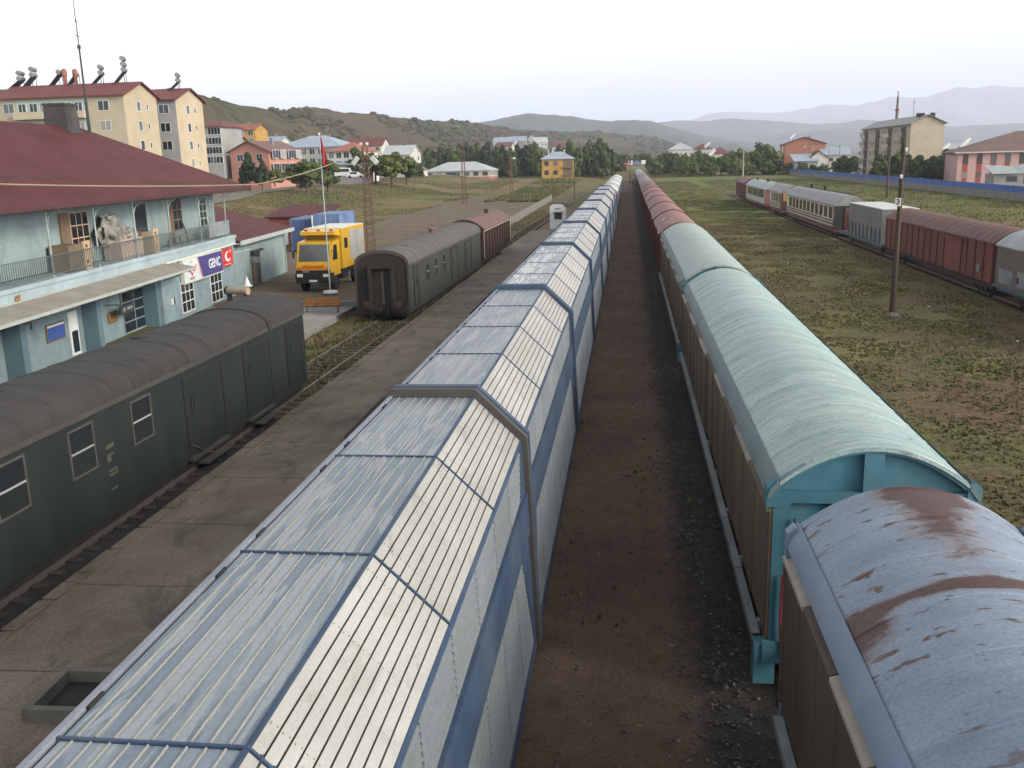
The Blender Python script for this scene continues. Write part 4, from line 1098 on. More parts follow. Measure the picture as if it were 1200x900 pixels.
for x in (-1.02, 1.02):
    for y in (1.05, 5.8):
        b = MB(); s = 1 if x > 0 else -1
        b.lathe((x - s * .2, y, .58), (s, 0, 0), [(0, .5), (.04, .58), (.36, .58), (.40, .5), (.37, .3)], 24); w = b.build('wheel', M['rubber'], T)
        b = MB(); b.lathe((x + s * .1, y, .58), (s, 0, 0), [(0, .29), (.08, .27), (.04, .12), (.12, .1)], 16); b.build('rim', M['iron'], w)
# containers
def container(label, x, y, L, h, rz, m, z=0):
    t = thing('shipping_container', label, 'container', (x, y, z), rz, 'blue containers behind the truck')
    b = MB(); b.box(-1.2, 1.2, .06, L - .06, .15, h - .06)
    n = int(L / .3)
    for i in range(n):
        yy = .15 + i * (L - .3) / n
        for s in (-1, 1): b.prism([(s * 1.195, yy), (s * 1.24, yy + .05), (s * 1.24, yy + .13), (s * 1.195, yy + .18)], .2, h - .12, axis='z')
    b.build('body', m, t)
    b = MB()
    for x_ in (-1.27, 1.15):
        for y_ in (0, L - .12): b.box(x_, x_ + .12, y_, y_ + .12, 0, h)
    for x_ in (-1.27, 1.15):
        b.box(x_, x_ + .12, .12, L - .12, h - .14, h); b.box(x_, x_ + .12, .12, L - .12, 0, .15)
    for y_ in (0, L - .12): b.box(-1.15, 1.15, y_, y_ + .12, h - .14, h - .001)
    b.build('frame', M['cont'], t)
    b = MB()
    for x_ in (-.8, -.35, .35, .8): b.tube((x_, -.02, .25), (x_, -.02, h - .25), .03, n=6)
    b.box(-1.1, 1.1, .0, .055, .16, h - .15); b.build('door', m, t)
    return t
container('dark blue container left behind the yellow truck', -32.35, 92.0, 6.0, 3.3, R(2), M['cont_dk'])
container('lighter blue container right behind the yellow truck, with white corner edge', -29.5, 91.0, 6.0, 3.75, R(2), M['cont'])
b = MB(); b.box(-30.98, -30.86, 90.75, 90.87, 0, 3.65); tag(b.build('white_pole', M['white']), 'white post standing between the two blue containers', 'post')
# bench with three orange seats
bn = thing('station_bench', 'bench with three orange seats on the paved apron', 'bench', tuple(at_z(378, 365.5, .3)), R(4))
bn.scale = (.82, .82, .82)
for i in range(3):
    x = -.85 + i * .85
    b = MB(); b.box(x - .36, x + .36, -.22, .22, .44, .49); b.build('seat', M['orange'], bn)
    b = MB(); b.box(x - .36, x + .36, .2, .25, .52, .95); b.build('backrest', M['orange'], bn)
for s in (-1, 1):
    b = MB(); b.box(s * 1.1 - .03, s * 1.1 + .03, -.2, .26, 0, .05); b.box(s * 1.1 - .03, s * 1.1 + .03, -.02, .04, .05, .44); b.build('leg', M['iron'], bn)
b = MB(); b.box(-1.3, 1.3, -.03, .03, .38, .44); b.build('beam', M['iron'], bn)
# low parapet beside the bench
b = MB(); b.box(-20.2, -15.4, 53.2, 53.45, .3, .62); b.box(-15.7, -15.4, 53.45, 55.8, .3, .62); tag(b.build('low_wall', M['concrete']), 'low concrete kerb wall behind the orange bench', 'low wall')
# flagpole and flag
fp = thing('flagpole', 'slim white flagpole standing beside the yellow truck', 'flagpole', (-19.75, 60.6, .1))
b = MB(); b.tube((0, 0, .15), (0, 0, 10.2), .05, .03, 10); b.build('pole', M['post'], fp)
b = MB(); b.lathe((0, 0, 0), (0, 0, 1), [(0, .5), (.1, .5), (.16, .44), (.18, .1)], 20); b.build('base', M['white'], fp)
b = MB(); b.lathe((0, 0, 10.2), (0, 0, 1), [(0, .03), (.04, .07), (.1, .07), (.14, .02)], 10); b.build('finial', M['white'], fp)
b = MB()
nu, nv = 9, 12
pts = []
for j in range(nv + 1):
    for i in range(nu + 1):
        s_ = i / nu; q = j / nv
        pts.append((.06 + s_ * .42 * (.6 + .4 * q), .10 * math.sin(s_ * 9 + q * 2.2) * (.3 + q), -1.55 * q - .75 * s_ ** 1.3 + .12 * math.sin(s_ * 7)))
fs = [(j * (nu + 1) + i, j * (nu + 1) + i + 1, (j + 1) * (nu + 1) + i + 1, (j + 1) * (nu + 1) + i) for j in range(nv) for i in range(nu)]
back = [(x, y_ + .012, z) for x, y_, z in pts]; N = len(pts)
b.add(pts + back, fs + [tuple(N + k for k in f[::-1]) for f in fs])
fl = b.build('flag', M['red'], None, (-19.75, 60.6, 10.15), smooth=80); tag(fl, 'red flag hanging limp from the flagpole', 'flag')

# lattice floodlight mast(s)
def lattice(name, label, cat, x, y, z, h, w0=.42, w1=.22, lamps=False, group='rusty lattice masts across the yard', m=None):
    t = thing(name, label, cat, (x, y, z), 0, group)
    b = MB(); n = int(h / .8)
    def c(k, q):
        w = w0 + (w1 - w0) * k / n
        return Vector(((-1, 1, 1, -1)[q] * w, (-1, -1, 1, 1)[q] * w, h * k / n))
    for q in range(4): b.tube(c(0, q), c(n, q), .045, .04, 5)
    for k in range(n):
        for q in range(4):
            b.tube(c(k, q), c(k + 1, (q + 1) % 4), .02, n=4); b.tube(c(k, q), c(k, (q + 1) % 4), .02, n=4)
    b.build('lattice', m or M['rust'], t)
    if lamps:
        for s in (-1, 1):
            b = MB(); b.tube((s * .2, 0, h - 2.4), (s * .75, -.1, h - 1.9), .04)
            Mx = Matrix.Translation((s * .95, -.15, h - 1.55)) @ Matrix.Rotation(s * -R(40), 4, 'Y')
            b.obox(Mx, .42, .3, .85); b.build('floodlight', M['white_p'], t)
            b = MB(); b.box(s * .3 - .12, s * .3 + .12, -.25, -.1, h - .1, h + .15); b.build('spotlight', M['white'], t)
    else:
        b = MB(); b.box(-.9, .9, -.06, .06, h - .3, h - .18)
        for x_ in (-.8, .8): b.lathe((x_, 0, h - .18), (0, 0, 1), [(0, .06), (.2, .08), (.25, .03)], 8)
        b.build('crossarm', m or M['rust'], t)
    return t
lattice('floodlight_mast', 'rusty lattice mast with two white floodlights near the yellow truck', 'lamp mast', -25.6, 92.3, 0, 10.3, lamps=True)
lattice('lattice_mast', 'rusty lattice mast in front of the flat white warehouse', 'mast', -33.0, 191.4, 0, 11.6)
lm = lattice('lattice_mast', 'rusty lattice mast with a lamp on a short arm, right of the warehouse', 'mast', -23.8, 194.6, 0, 9.2, .3, .18)
b = MB(); b.path([(0, 0, 8.8), (.6, -.1, 8.9)], .04); b.box(.5, 1.0, -.25, .05, 8.6, 8.95); b.build('lamp', M['white'], lm)
def pole(label, x, y, h, m, r=.14, arms=(), lean=(0, 0), group=None, name='utility_pole', z=0):
    t = thing(name, label, 'pole', (x, y, z), 0, group)
    b = MB(); b.tube((0, 0, 0), (lean[0], lean[1], h), r, r * .65, 10); b.build('pole', m, t)
    for za, w in arms:
        b = MB(); b.box(-w, w, -.05, .05, za, za + .1)
        for k in range(3):
            xx = -w + .08 + k * (w - .08); b.lathe((xx, 0, za + .1), (0, 0, 1), [(0, .04), (.12, .06), (.16, .03)], 8)
        b.build('crossarm', m, t)
    return t
pole('thin dark post in the weeds left of the yellow house', -16.4, 207, 5.6, M['polewood'], .12)
pole('thin dark post nearest the track in the weeds below the yellow house', -11.5, 205, 5.4, M['polewood'], .12)
pp = pole('leaning tarred wooden pole with a white number plate, right foreground field', 13.55, 50.3, 8.75, M['polewood'], .15, (), (.06, 0.1))
b = MB(); b.box(-.27, .02, -.21, -.19, 5.64, 6.04); pl = b.build('number_plate', M['white_p'], pp)
text_mesh('lettering', '3', .38, M['iron'], pl, (-.125, -.215, 5.84), (math.pi / 2, 0, 0), bold=.012)
b = MB(); b.lathe((-.05, -.18, 7.0), (0, 0, 1), [(0, .05), (.14, .08), (.2, .03)], 8); b.lathe((.15, 0, 8.3), (0, 0, 1), [(0, .05), (.14, .08), (.2, .03)], 8); b.build('insulator', M['white'], pp)
b = MB(); b.blob((0, 0, .05), .34, .3, .2, jit=.3); b.build('concrete_foot', M['greyst0'], pp)
pole('second tarred wooden pole, in the grass behind the parked old train', 46.1, 179.5, 11.6, M['polewood'], .22)
pole('concrete pole with a crossbar before the beige apartment block', 84.0, 287.4, 15.5, M['polec'], .26, ((14.6, 1.7),))
GP = 'pale concrete poles along the blue fence'
pole('concrete pole before the orange brick building', 73.0, 400, 11.0, M['polec'], .3, ((10.2, 1.0),), group=GP)
pole('pale lamp pole left of the dark trees by the fence', 78.5, 395, 9.3, M['polec'], .22, (), group=GP)
pole('pale concrete pole at the left edge of the green trees by the fence', 81.5, 390, 11.0, M['polec'], .26, (), group=GP)
pole('grey concrete pole at the edge of the grass before the hedge', 27.0, 235, 9.3, M['polec'], .24, ((8.8, .9),))
sp = pole('rusty signal post on the path between the trains', .35, 330, 7.0, M['rust'], .16, (), name='signal_post')
b = MB(); b.box(-.3, .3, -.12, .12, 6.2, 7.3); b.lathe((0, -.12, 6.9), (0, -1, 0), [(0, .13), (.06, .15)], 10, mi=1); b.build('signal_head', [M['iron'], M['signred']], sp)

# overhead cables
def cable(label, pts, r, m, sag):
    b = MB()
    out = []
    for (p, q) in zip(pts, pts[1:]):
        p = Vector(p); q = Vector(q)
        for i in range(12):
            t = i / 12; v = p.lerp(q, t); v.z -= sag * 4 * t * (1 - t); out.append(v)
    out.append(Vector(pts[-1])); b.path(out, r, 5); o = b.build('cable', m, None); tag(o, label, 'cable')
cable('thick cream cable sagging in front of the maroon station roof', [at_y(-60, 214, 33), at_y(300, 216, 54), at_y(388, 192, 60.5)], .03, M['cablec'], .12)
cable('thin grey cable above the cream cable along the station roof', [at_y(-60, 203, 33), at_y(270, 214, 54.5)], .02, M['iron'], .08)
cable('pale wire running from the flagpole to the grassy bank', [at_y(327, 234, 95), at_y(388, 205, 78)], .03, M['woodpale'], .3)

# ticket kiosk at the platform end
kx = thing('ticket_kiosk', 'small white kiosk with dark hatch standing at the end of the platform', 'kiosk', (-8.45, 114.2, .0))
b = MB(); pr = [(-.95, 0), (.95, 0), (.95, 2.75), (.8, 3.05), (.5, 3.2), (-.5, 3.2), (-.8, 3.05), (-.95, 2.75)]; b.prism(pr, 0, 1.9); b.build('booth', M['white'], kx)
b = MB(); b.box(-.42, .5, -.02, .01, 1.35, 2.15); h = b.build('hatch', M['iron'], kx)
b = MB(); b.hexa([(-.55, -.35, 2.12), (.6, -.35, 2.12), (.6, 0, 2.2), (-.55, 0, 2.2), (-.55, -.35, 2.16), (.6, -.35, 2.16), (.6, 0, 2.26), (-.55, 0, 2.26)]); b.build('awning', M['wood'], h)
b = MB(); b.box(-.35, .3, -.012, .01, 2.52, 2.68); b.build('lettering', M['pipe'], kx)
b = MB(); pr2 = [(x * 1.04, z * 1.01 + .02) for x, z in pr if z > 2.5]; pr1 = [(x, z) for x, z in pr if z > 2.5]
b.prism(pr2 + pr1[::-1], -.06, 1.95); b.build('roof_rim', M['dark'], kx)
# concrete hatch curb on the platform
hc = thing('concrete_pit', 'open concrete pit with raised curb on the platform beside the silver wagons', 'pit', (-9.05, 11.9, .25), R(2))
b = MB(); b.box(-.12, 0, -.12, 1.12, 0, .22); b.box(1.0, 1.12, -.12, 1.12, 0, .22); b.box(0, 1.0, -.12, 0, 0, .219); b.box(0, 1.0, 1.0, 1.12, 0, .219); b.build('curb', M['greyst0'], hc)
b = MB(); b.box(0, 1.0, 0, 1.0, .004, .02); b.build('pit_shade_plate', M['dark'], hc)  # dark plate at platform level paints the pit's shaded depth
# low wall along the left track
lw = thing('boundary_wall', 'long low concrete wall along the left track beyond the maroon boxcar', 'wall', (-15.3, 89.5, 0), R(.4))
b = MB()
for i in range(24):
    b.box(-.12, .12, i * 4.6, i * 4.6 + 4.5, 0, 1.0 + rnd(-.05, .05))
b.build('wall_panel', M['concrete'], lw)
b = MB()
for i in range(25): b.box(-.2, .2, i * 4.6 - .2, i * 4.6 + .12, 0, 1.15)
b.build('pier', M['polec'], lw)
# blue topped fence on the right
fx = thing('fence', 'grey wall topped with bright blue sheet fence behind the old train', 'fence', (61.3, 120, 0), -R(.25))
b = MB(); b.box(-.15, .15, 0, 275, 0, 1.25); b.build('wall', M['concrete'], fx)
M['bluesheet'] = mat('bright blue fence sheet', (.05, .13, .46), .5, 0, .1, .4, bump=0)
b = MB()
for i in range(110): b.box(-.05, .05, i * 2.5, i * 2.5 + 2.46, 1.25, 2.3)
b.build('blue_sheet', M['bluesheet'], fx)
b = MB(); b.box(-.12, -.06, 0, .1, 1.25, 2.4); fpm = b.mesh('fence_post', M['polec'])
for i in range(56): inst('fence_post', fpm, fx, (0, i * 4.9, 0))
# ============================================================ terrain
def ss(x, a, b):
    t = max(0, min(1, (x - a) / (b - a))); return t * t * (3 - 2 * t)
def T(x, y):
    z = 0
    if x < -36:
        z = 3.6 * ss(-x, 40, 72) * ss(y, 60, 130)
        z += .028 * max(0, -x - 95) * ss(y, 60, 120)
        z = min(z, 16)
    if y > 230 and x < -8:
        z = max(z, 1.5 * ss(y, 235, 330) * ss(-x, 10, 24))
    if -38 > x > -110 and y > 60: z += .35 * mnoise.noise((x * .07, y * .05, 3)) * ss(-x, 40, 55) * ss(y, 70, 110)
    if y > 380: z += 2.6 * ss(y, 400, 425) * (1 - ss(y, 445, 470)) * ss(x, -60, -10) * (1 - ss(x, 12, 40))
    return z
def sheet(name, xs, ys, m, dz=0.0, f=None, kind='structure', smooth=60):
    b = MB(); f = f or T
    pts = [(x, y, f(x, y) + dz) for y in ys for x in xs]
    nx = len(xs)
    fs = [(j * nx + i, j * nx + i + 1, (j + 1) * nx + i + 1, (j + 1) * nx + i) for j in range(len(ys) - 1) for i in range(nx - 1)]
    b.add(pts, fs); o = b.build(name, m, None, smooth=smooth); tag(o, kind=kind); return o
def frange(a, b, n): return [a + (b - a) * i / n for i in range(n + 1)]

def ground_mat():
    t = NT('mixed yard ground'); v = t.coord(world=True)
    big = t.noise(.10, 6, .68, v, .6); mid = t.noise(.5, 7, .7, v, .4); fin = t.noise(4.5, 6, .75, v)
    g = t.mix(t.ramp(mid, .35, .66), (.115, .118, .048), (.165, .15, .07))
    g = t.mix(t.mul(t.ramp(t.noise(.8, 6, .7, v), .52, .64), .65), g, (.072, .088, .032))
    d = t.mix(t.ramp(t.noise(1.5, 6, .7, v), .3, .7), (.115, .075, .052), (.19, .13, .09))
    c = t.mix(t.ramp(big, .47, .60), g, d)
    c = t.mix(t.mul(t.ramp(t.noise(.33, 7, .75, v, .8), .5, .6), .65), c, d)
    c = t.mix(t.mul(t.ramp(t.noise(1.7, 6, .75, v, .5), .57, .66), .5), c, (.085, .10, .038))
    c = t.mix(.7, c, t.ramp(fin, .3, .7), 'OVERLAY')
    t.bump(t.noise(5, 7, .8, v), .9, .10)
    return t.done(c, .95, 0, .1)
def far_ground():
    t = NT('far meadow ground'); v = t.coord(world=True)
    c = t.mix(t.ramp(t.noise(.03, 6, .65, v, .5), .35, .65), (.125, .13, .045), (.20, .165, .08))
    c = t.mix(t.mul(t.ramp(t.noise(.15, 5, .65, v), .5, .65), .6), c, (.075, .095, .03))
    c = t.mix(t.mul(t.ramp(t.noise(.045, 6, .68, v, .8), .47, .60), .75), c, (.20, .125, .072))
    c = t.mix(.3, c, t.ramp(t.noise(1.6, 5, .75, v), .25, .75), 'OVERLAY')
    t.bump(t.noise(1.4, 6, .75, v), .5, .25)
    return t.done(c, .95, 0, .1)
def green_ground():
    t = NT('green meadow'); v = t.coord(world=True)
    c = t.mix(t.ramp(t.noise(.05, 6, .65, v, .5), .35, .65), (.11, .145, .036), (.165, .17, .055))
    c = t.mix(t.mul(t.ramp(t.noise(.11, 6, .65, v, .6), .53, .66), .7), c, (.15, .115, .06))
    c = t.mix(.3, c, t.ramp(t.noise(1.6, 5, .75, v), .25, .75), 'OVERLAY')
    t.bump(t.noise(1.4, 6, .75, v), .5, .2)
    return t.done(c, .95, 0, .1)
def dirt_mat(name, a, b_, s=2.0, stones=(.24, .22, .2), st=.6, clump=True):
    t = NT(name); v = t.coord(world=True)
    c = t.mix(t.ramp(t.noise(.35, 6, .65, v, .4), .35, .65), a, b_)
    c = t.mix(t.mul(t.ramp(t.noise(s, 6, .7, v), .45, .7), .5), c, sc(a, .6))
    vo = t.n('ShaderNodeTexVoronoi'); vo.inputs['Scale'].default_value = 11; t.l(v, vo.inputs['Vector'])
    k = t.mul(t.ramp(vo.outputs['Distance'], .12, .2, (1, 1, 1), (0, 0, 0)), t.ramp(t.noise(7, 2, .5, v), .56, .62))
    c = t.mix(t.mul(k, st), c, stones)
    c = t.mix(.35, c, t.ramp(t.noise(18, 4, .7, v), .25, .75), 'OVERLAY')
    t.bump(t.noise(9, 6, .75, v), .8, .05)
    return t.done(c, .95, 0, .1)
def platform_mat():
    t = NT('worn stained platform concrete'); v = t.coord(world=True)
    c = t.mix(t.ramp(t.noise(.5, 6, .65, v, .5), .35, .65), (.185, .150, .118), (.27, .225, .18))
    c = t.mix(t.mul(t.ramp(t.noise(1.0, 6, .7, t.coord((1, .5, 1), world=True), .6), .5, .66), .7), c, (.095, .079, .065))
    c = t.mix(t.mul(t.ramp(t.noise(.7, 5, .7, v, 1.0), .60, .68), .4), c, (.30, .27, .235))
    br = t.n('ShaderNodeTexBrick'); br.inputs['Scale'].default_value = 1; br.inputs['Mortar Size'].default_value = .022
    br.inputs['Brick Width'].default_value = 8.0; br.inputs['Row Height'].default_value = 3.3; br.offset = .0
    wob = t.n('ShaderNodeTexNoise'); wob.inputs['Scale'].default_value = .8; t.l(v, wob.inputs['Vector'])
    ad = t.n('ShaderNodeMix', data_type='RGBA', blend_type='LINEAR_LIGHT'); ad.inputs[0].default_value = .10; t.l(v, ad.inputs[6]); t.l(wob.outputs['Color'], ad.inputs[7])
    t.l(ad.outputs[2], br.inputs['Vector'])
    br.inputs['Color1'].default_value = (1, 1, 1, 1); br.inputs['Color2'].default_value = (.86, .86, .86, 1); br.inputs['Mortar'].default_value = (.3, .3, .3, 1)
    c = t.mix(.8, c, br.outputs['Color'], 'MULTIPLY')
    c = t.mix(.35, c, t.ramp(t.noise(16, 4, .7, v), .25, .75), 'OVERLAY')
    t.bump(t.noise(8, 5, .7, v), .4, .03)
    return t.done(c, .9, 0, .15)
M['ground'] = ground_mat(); M['far'] = far_ground(); M['green'] = green_ground()
M['path'] = dirt_mat('brown trodden path', (.070, .049, .038), (.112, .080, .060), st=.45)
M['ballast'] = dirt_mat('dark oily ballast', (.038, .036, .036), (.062, .057, .054), st=.8)
M['yard'] = dirt_mat('grey brown yard dirt', (.145, .112, .082), (.225, .178, .128), s=.8, st=.3)
M['road'] = dirt_mat('dusty grey road', (.20, .185, .165), (.25, .235, .21), st=.1)
M['paving'] = dirt_mat('broken pale paving', (.30, .28, .25), (.42, .40, .37), s=1.2, st=.2)
M['platform'] = platform_mat()
# one ground sheet out to the horizon; finer where the bank rises
xs = [-22000, -12000, -6000, -3000, -1600, -900, -600, -420] + frange(-300, -120, 12) + frange(-112, -30, 30) + [-20, -10, 0, 10, 20, 40, 62, 100, 160, 250, 400, 700, 1200, 2500, 6000, 12000, 22000]
ys = [-60, -20, 0, 20, 40, 60] + frange(70, 300, 50) + frange(310, 480, 18) + [520, 600, 800, 1100, 1600, 2500, 4500, 9000, 16000, 26000]
sheet('ground', xs, ys, M['far'], -.02)
sheet('grass_field', frange(5.3, 61, 20), frange(-10, 120, 30), M['ground'], 0, lambda x, y: .06 * mnoise.noise((x * .3, y * .3, 0)) - .01)
sheet('meadow', frange(5.3, 61, 20), frange(120, 420, 60), M['green'], 0, lambda x, y: .05 * mnoise.noise((x * .3, y * .3, 0)) - .01)
sheet('dirt_yard', frange(-38, -15.9, 12), frange(54, 235, 60), M['yard'], .008, lambda x, y: T(x, y) - .012 + .05 * mnoise.noise((x * .2, y * .2, 5)) * ss(-x, 17, 22))
sheet('track_verge', frange(-15.9, -11.3, 4), frange(30, 330, 80), M['ground'], .012, lambda x, y: 0)
sheet('track_bed', frange(-15.9, -11.3, 4), frange(-20, 30, 8), M['ballast'], .012, lambda x, y: 0)
def lane_mat():
    t = NT('trodden path running into dark ballast'); v = t.coord(world=True)
    g = t.n('ShaderNodeSeparateXYZ'); t.l(v, g.inputs[0])
    wob = t.noise(1.4, 6, .75, v, .4)
    ad = t.n('ShaderNodeMath', operation='MULTIPLY_ADD', i_1=1.5); t.l(wob, ad.inputs[0]); t.l(g.outputs['X'], ad.inputs[2])
    side = t.ramp(ad.outputs[0], .0, 1.0)
    mr = t.n('ShaderNodeMapRange'); mr.inputs['From Min'].default_value = 1.55; mr.inputs['From Max'].default_value = 2.05; t.l(ad.outputs[0], mr.inputs['Value'])
    a = t.mix(t.ramp(t.noise(.30, 6, .7, v, .5), .33, .66), (.125, .085, .062), (.205, .145, .105))
    a = t.mix(t.mul(t.ramp(t.noise(1.6, 7, .75, v, .3), .48, .66), .55), a, (.082, .060, .046))
    a = t.mix(t.mul(t.ramp(t.noise(.55, 5, .7, t.coord((1.5, .35, 1), world=True), .6), .55, .7), .45), a, (.17, .135, .105))
    d = t.mix(t.ramp(t.noise(3, 6, .75, v), .35, .65), (.040, .038, .038), (.085, .078, .072))
    c = t.mix(mr.outputs[0], a, d)
    for s_, lo, hi, col in ((9, .12, .18, (.22, .20, .18)), (21, .14, .22, (.17, .15, .13)), (14, .1, .16, (.03, .026, .024))):
        vo = t.n('ShaderNodeTexVoronoi'); vo.inputs['Scale'].default_value = s_; t.l(v, vo.inputs['Vector'])
        k = t.mul(t.ramp(vo.outputs['Distance'], lo, hi, (1, 1, 1), (0, 0, 0)), t.ramp(t.noise(s_ * .7, 2, .5, v), .5, .56))
        c = t.mix(t.mul(k, .7), c, col)
    c = t.mix(.45, c, t.ramp(t.noise(16, 5, .75, v), .25, .75), 'OVERLAY')
    t.bump(t.noise(9, 7, .8, v), 1.0, .06)
    return t.done(c, .95, 0, .1)
M['lane'] = lane_mat()
sheet('path', frange(-1.9, 5.6, 24), frange(-5, 420, 260), M['lane'], .014, lambda x, y: .04 * mnoise.noise((x * .8, y * .5, 2)) + .03 * mnoise.noise((x * 2.2, y * 1.4, 7)))
sheet('track_bed', frange(-5.0, -1.7, 4), frange(-5, 330, 60), M['ballast'], .016, lambda x, y: 0)
def slab_obj(name, m, pts, z0, z1):
    b = MB(); b.prism(pts, z0, z1, axis='z'); o = b.build(name, m, None, smooth=0); tag(o, kind='structure'); return o
slab_obj('platform', M['platform'], [(-11.3, -10), (-4.95, -10), (-4.95, 116), (-11.3, 112)], -.1, .25)
slab_obj('station_apron', M['paving'], [(-15.95, -10), (-15.95, 53.6), (-24.9, 53.6), (-22.8, 20), (-22.8, -10)], -.1, .3)
# edge stones
b = MB()
for i in range(95):
    yy = -8 + i * 1.25
    b.box(-11.42 + rnd(-.02, .02), -11.1, yy, yy + 1.2 + rnd(-.05, .02), -.05, .272 + rnd(-.01, .012))
o = b.build('platform_edge', M['platform']); tag(o, kind='structure')
M['edge'] = M['concrete']
# town road on the bank
rp = [(-62, 110), (-70, 160), (-79, 220), (-86, 290), (-84, 340), (-60, 372), (-30, 385)]
b = MB(); P_ = []
for (x0, y0), (x1, y1) in zip(rp, rp[1:]):
    for k in range(8):
        P_.append(Vector((x0 + (x1 - x0) * k / 8, y0 + (y1 - y0) * k / 8)))
pts = []
for i, p in enumerate(P_):
    d = (P_[min(i + 1, len(P_) - 1)] - P_[max(i - 1, 0)]).normalized(); n_ = Vector((d.y, -d.x))
    for k in (-4, -1.5, 1.5, 4):
        q = p + n_ * k; pts.append((q.x, q.y, T(q.x, q.y) + .14))
b.add(pts, [(i * 4 + k, i * 4 + k + 1, i * 4 + k + 5, i * 4 + k + 4) for i in range(len(P_) - 1) for k in range(3)])
tag(b.build('road', M['road'], None), kind='structure')
# rails
def rails(x, y0, y1, dx=0.0, sleepers=True):
    b = MB(); n = 40
    for s in (-.75, .75):
        for i in range(n):
            ya, yb = y0 + (y1 - y0) * i / n, y0 + (y1 - y0) * (i + 1) / n
            xa, xb = x + dx * (ya - y0) / (y1 - y0) + s, x + dx * (yb - y0) / (y1 - y0) + s
            b.hexa([(xa - .035, ya, 0), (xa + .035, ya, 0), (xb + .035, yb, 0), (xb - .035, yb, 0), (xa - .035, ya, .15), (xa + .035, ya, .15), (xb + .035, yb, .15), (xb - .035, yb, .15)])
    if sleepers:
        yy = y0
        while yy < min(y1, y0 + 190):
            xa = x + dx * (yy - y0) / (y1 - y0)
            b.box(xa - 1.12, xa + 1.12, yy, yy + .22, 0.0, .045 + rnd(0, .01), 1); yy += .65
    tag(b.build('railway_track', [M['rail_m'], M['gear']], None, smooth=0), kind='structure')
M['rail_m'] = mat('rusty bright rail', (.20, .17, .15), .5, .4, .2, 2)
rails(-13.35, -10, 330, 3.0); rails(3.5, -8, 400); rails(-3.1, -8, 330); rails(XR, 20, 260)

# ============================================================ hills
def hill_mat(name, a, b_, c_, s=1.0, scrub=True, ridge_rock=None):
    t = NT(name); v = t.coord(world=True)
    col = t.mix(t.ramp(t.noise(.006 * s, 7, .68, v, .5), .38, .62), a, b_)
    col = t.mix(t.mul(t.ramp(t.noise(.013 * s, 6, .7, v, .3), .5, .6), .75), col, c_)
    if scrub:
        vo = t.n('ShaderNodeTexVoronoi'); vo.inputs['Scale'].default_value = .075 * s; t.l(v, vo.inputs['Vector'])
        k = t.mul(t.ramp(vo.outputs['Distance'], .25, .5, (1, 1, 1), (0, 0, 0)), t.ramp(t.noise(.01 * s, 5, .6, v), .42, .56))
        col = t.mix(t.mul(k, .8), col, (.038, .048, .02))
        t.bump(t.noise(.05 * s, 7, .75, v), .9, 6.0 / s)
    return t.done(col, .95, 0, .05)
M['hill'] = hill_mat('scrubby brown hill', (.16, .115, .075), (.105, .105, .048), (.12, .075, .058), 1.0)
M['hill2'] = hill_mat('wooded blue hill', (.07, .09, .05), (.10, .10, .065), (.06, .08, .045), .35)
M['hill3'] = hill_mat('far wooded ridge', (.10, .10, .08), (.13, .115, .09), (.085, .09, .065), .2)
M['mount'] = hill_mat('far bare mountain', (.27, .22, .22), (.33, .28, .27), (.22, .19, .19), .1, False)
def lerp_pts(L_, x):
    if x <= L_[0][0]: return L_[0][1:]
    for a, c in zip(L_, L_[1:]):
        if x <= c[0]:
            t = (x - a[0]) / (c[0] - a[0]); t = t * t * (3 - 2 * t) if False else t
            return tuple(a[k] + (c[k] - a[k]) * t for k in range(1, len(a)))
    return L_[-1][1:]
BV = {}
def hills(name, prof, x0, x1, m, nfront, rough, n=150, nt=26, seed=0, foot=.5, zf=None):
    """crest polyline of (bearing column, row, distance): a solid ridge with its own front and back slope"""
    b = MB(); rows = []
    for i in range(n + 1):
        px = x0 + (x1 - x0) * i / n
        py, Y = lerp_pts(prof, px)
        crest = at_y(px, py, Y)
        row = []
        for k in range(nt + 1):
            t = k / nt
            if t <= .7:
                q = t / .7
                yy = Y * (foot + (1 - foot) * q); h = q ** 1.35
                h = h * (.88 + .12 * math.sin(q * math.pi / 2)) if q < 1 else 1
            else:
                q = (t - .7) / .3
                yy = Y * (1 + .5 * q); h = 1 - q * q * (3 - 2 * q)
            x = crest.x / crest.y * yy if t <= .7 else crest.x + (yy - Y) * (crest.x / crest.y)
            gz = 0.0
            z = gz + (crest.z - gz) * h
            env = 4 * h * (1 - h) + .04
            sc_ = rough
            nz = mnoise.fractal(Vector((x / (sc_ * 14), yy / (sc_ * 14), seed)), .9, 2.1, 5) * sc_ * 1.5 * env
            gul = abs(mnoise.noise(Vector((x / (sc_ * 9), yy / (sc_ * 40), seed + 5)))) * sc_ * 2.0 * env
            top_ = mnoise.fractal(Vector((x / (sc_ * 3), yy / (sc_ * 3), seed + 9)), .8, 2.2, 4) * sc_ * .12 * h
            row.append((x, yy, max(z + nz - gul + top_, -2 - k * .01)))
        rows.append(row)
    pts = [p for r in rows for p in r]; w = nt + 1
    fs = [(i * w + k, (i + 1) * w + k, (i + 1) * w + k + 1, i * w + k + 1) for i in range(n) for k in range(nt)]
    b.add(pts, fs); o = b.build(name, m, None, smooth=80); tag(o, kind='structure')
    BV[name + str(seed)] = BVHTree.FromPolygons([Vector(p) for p in pts], fs)
    return o
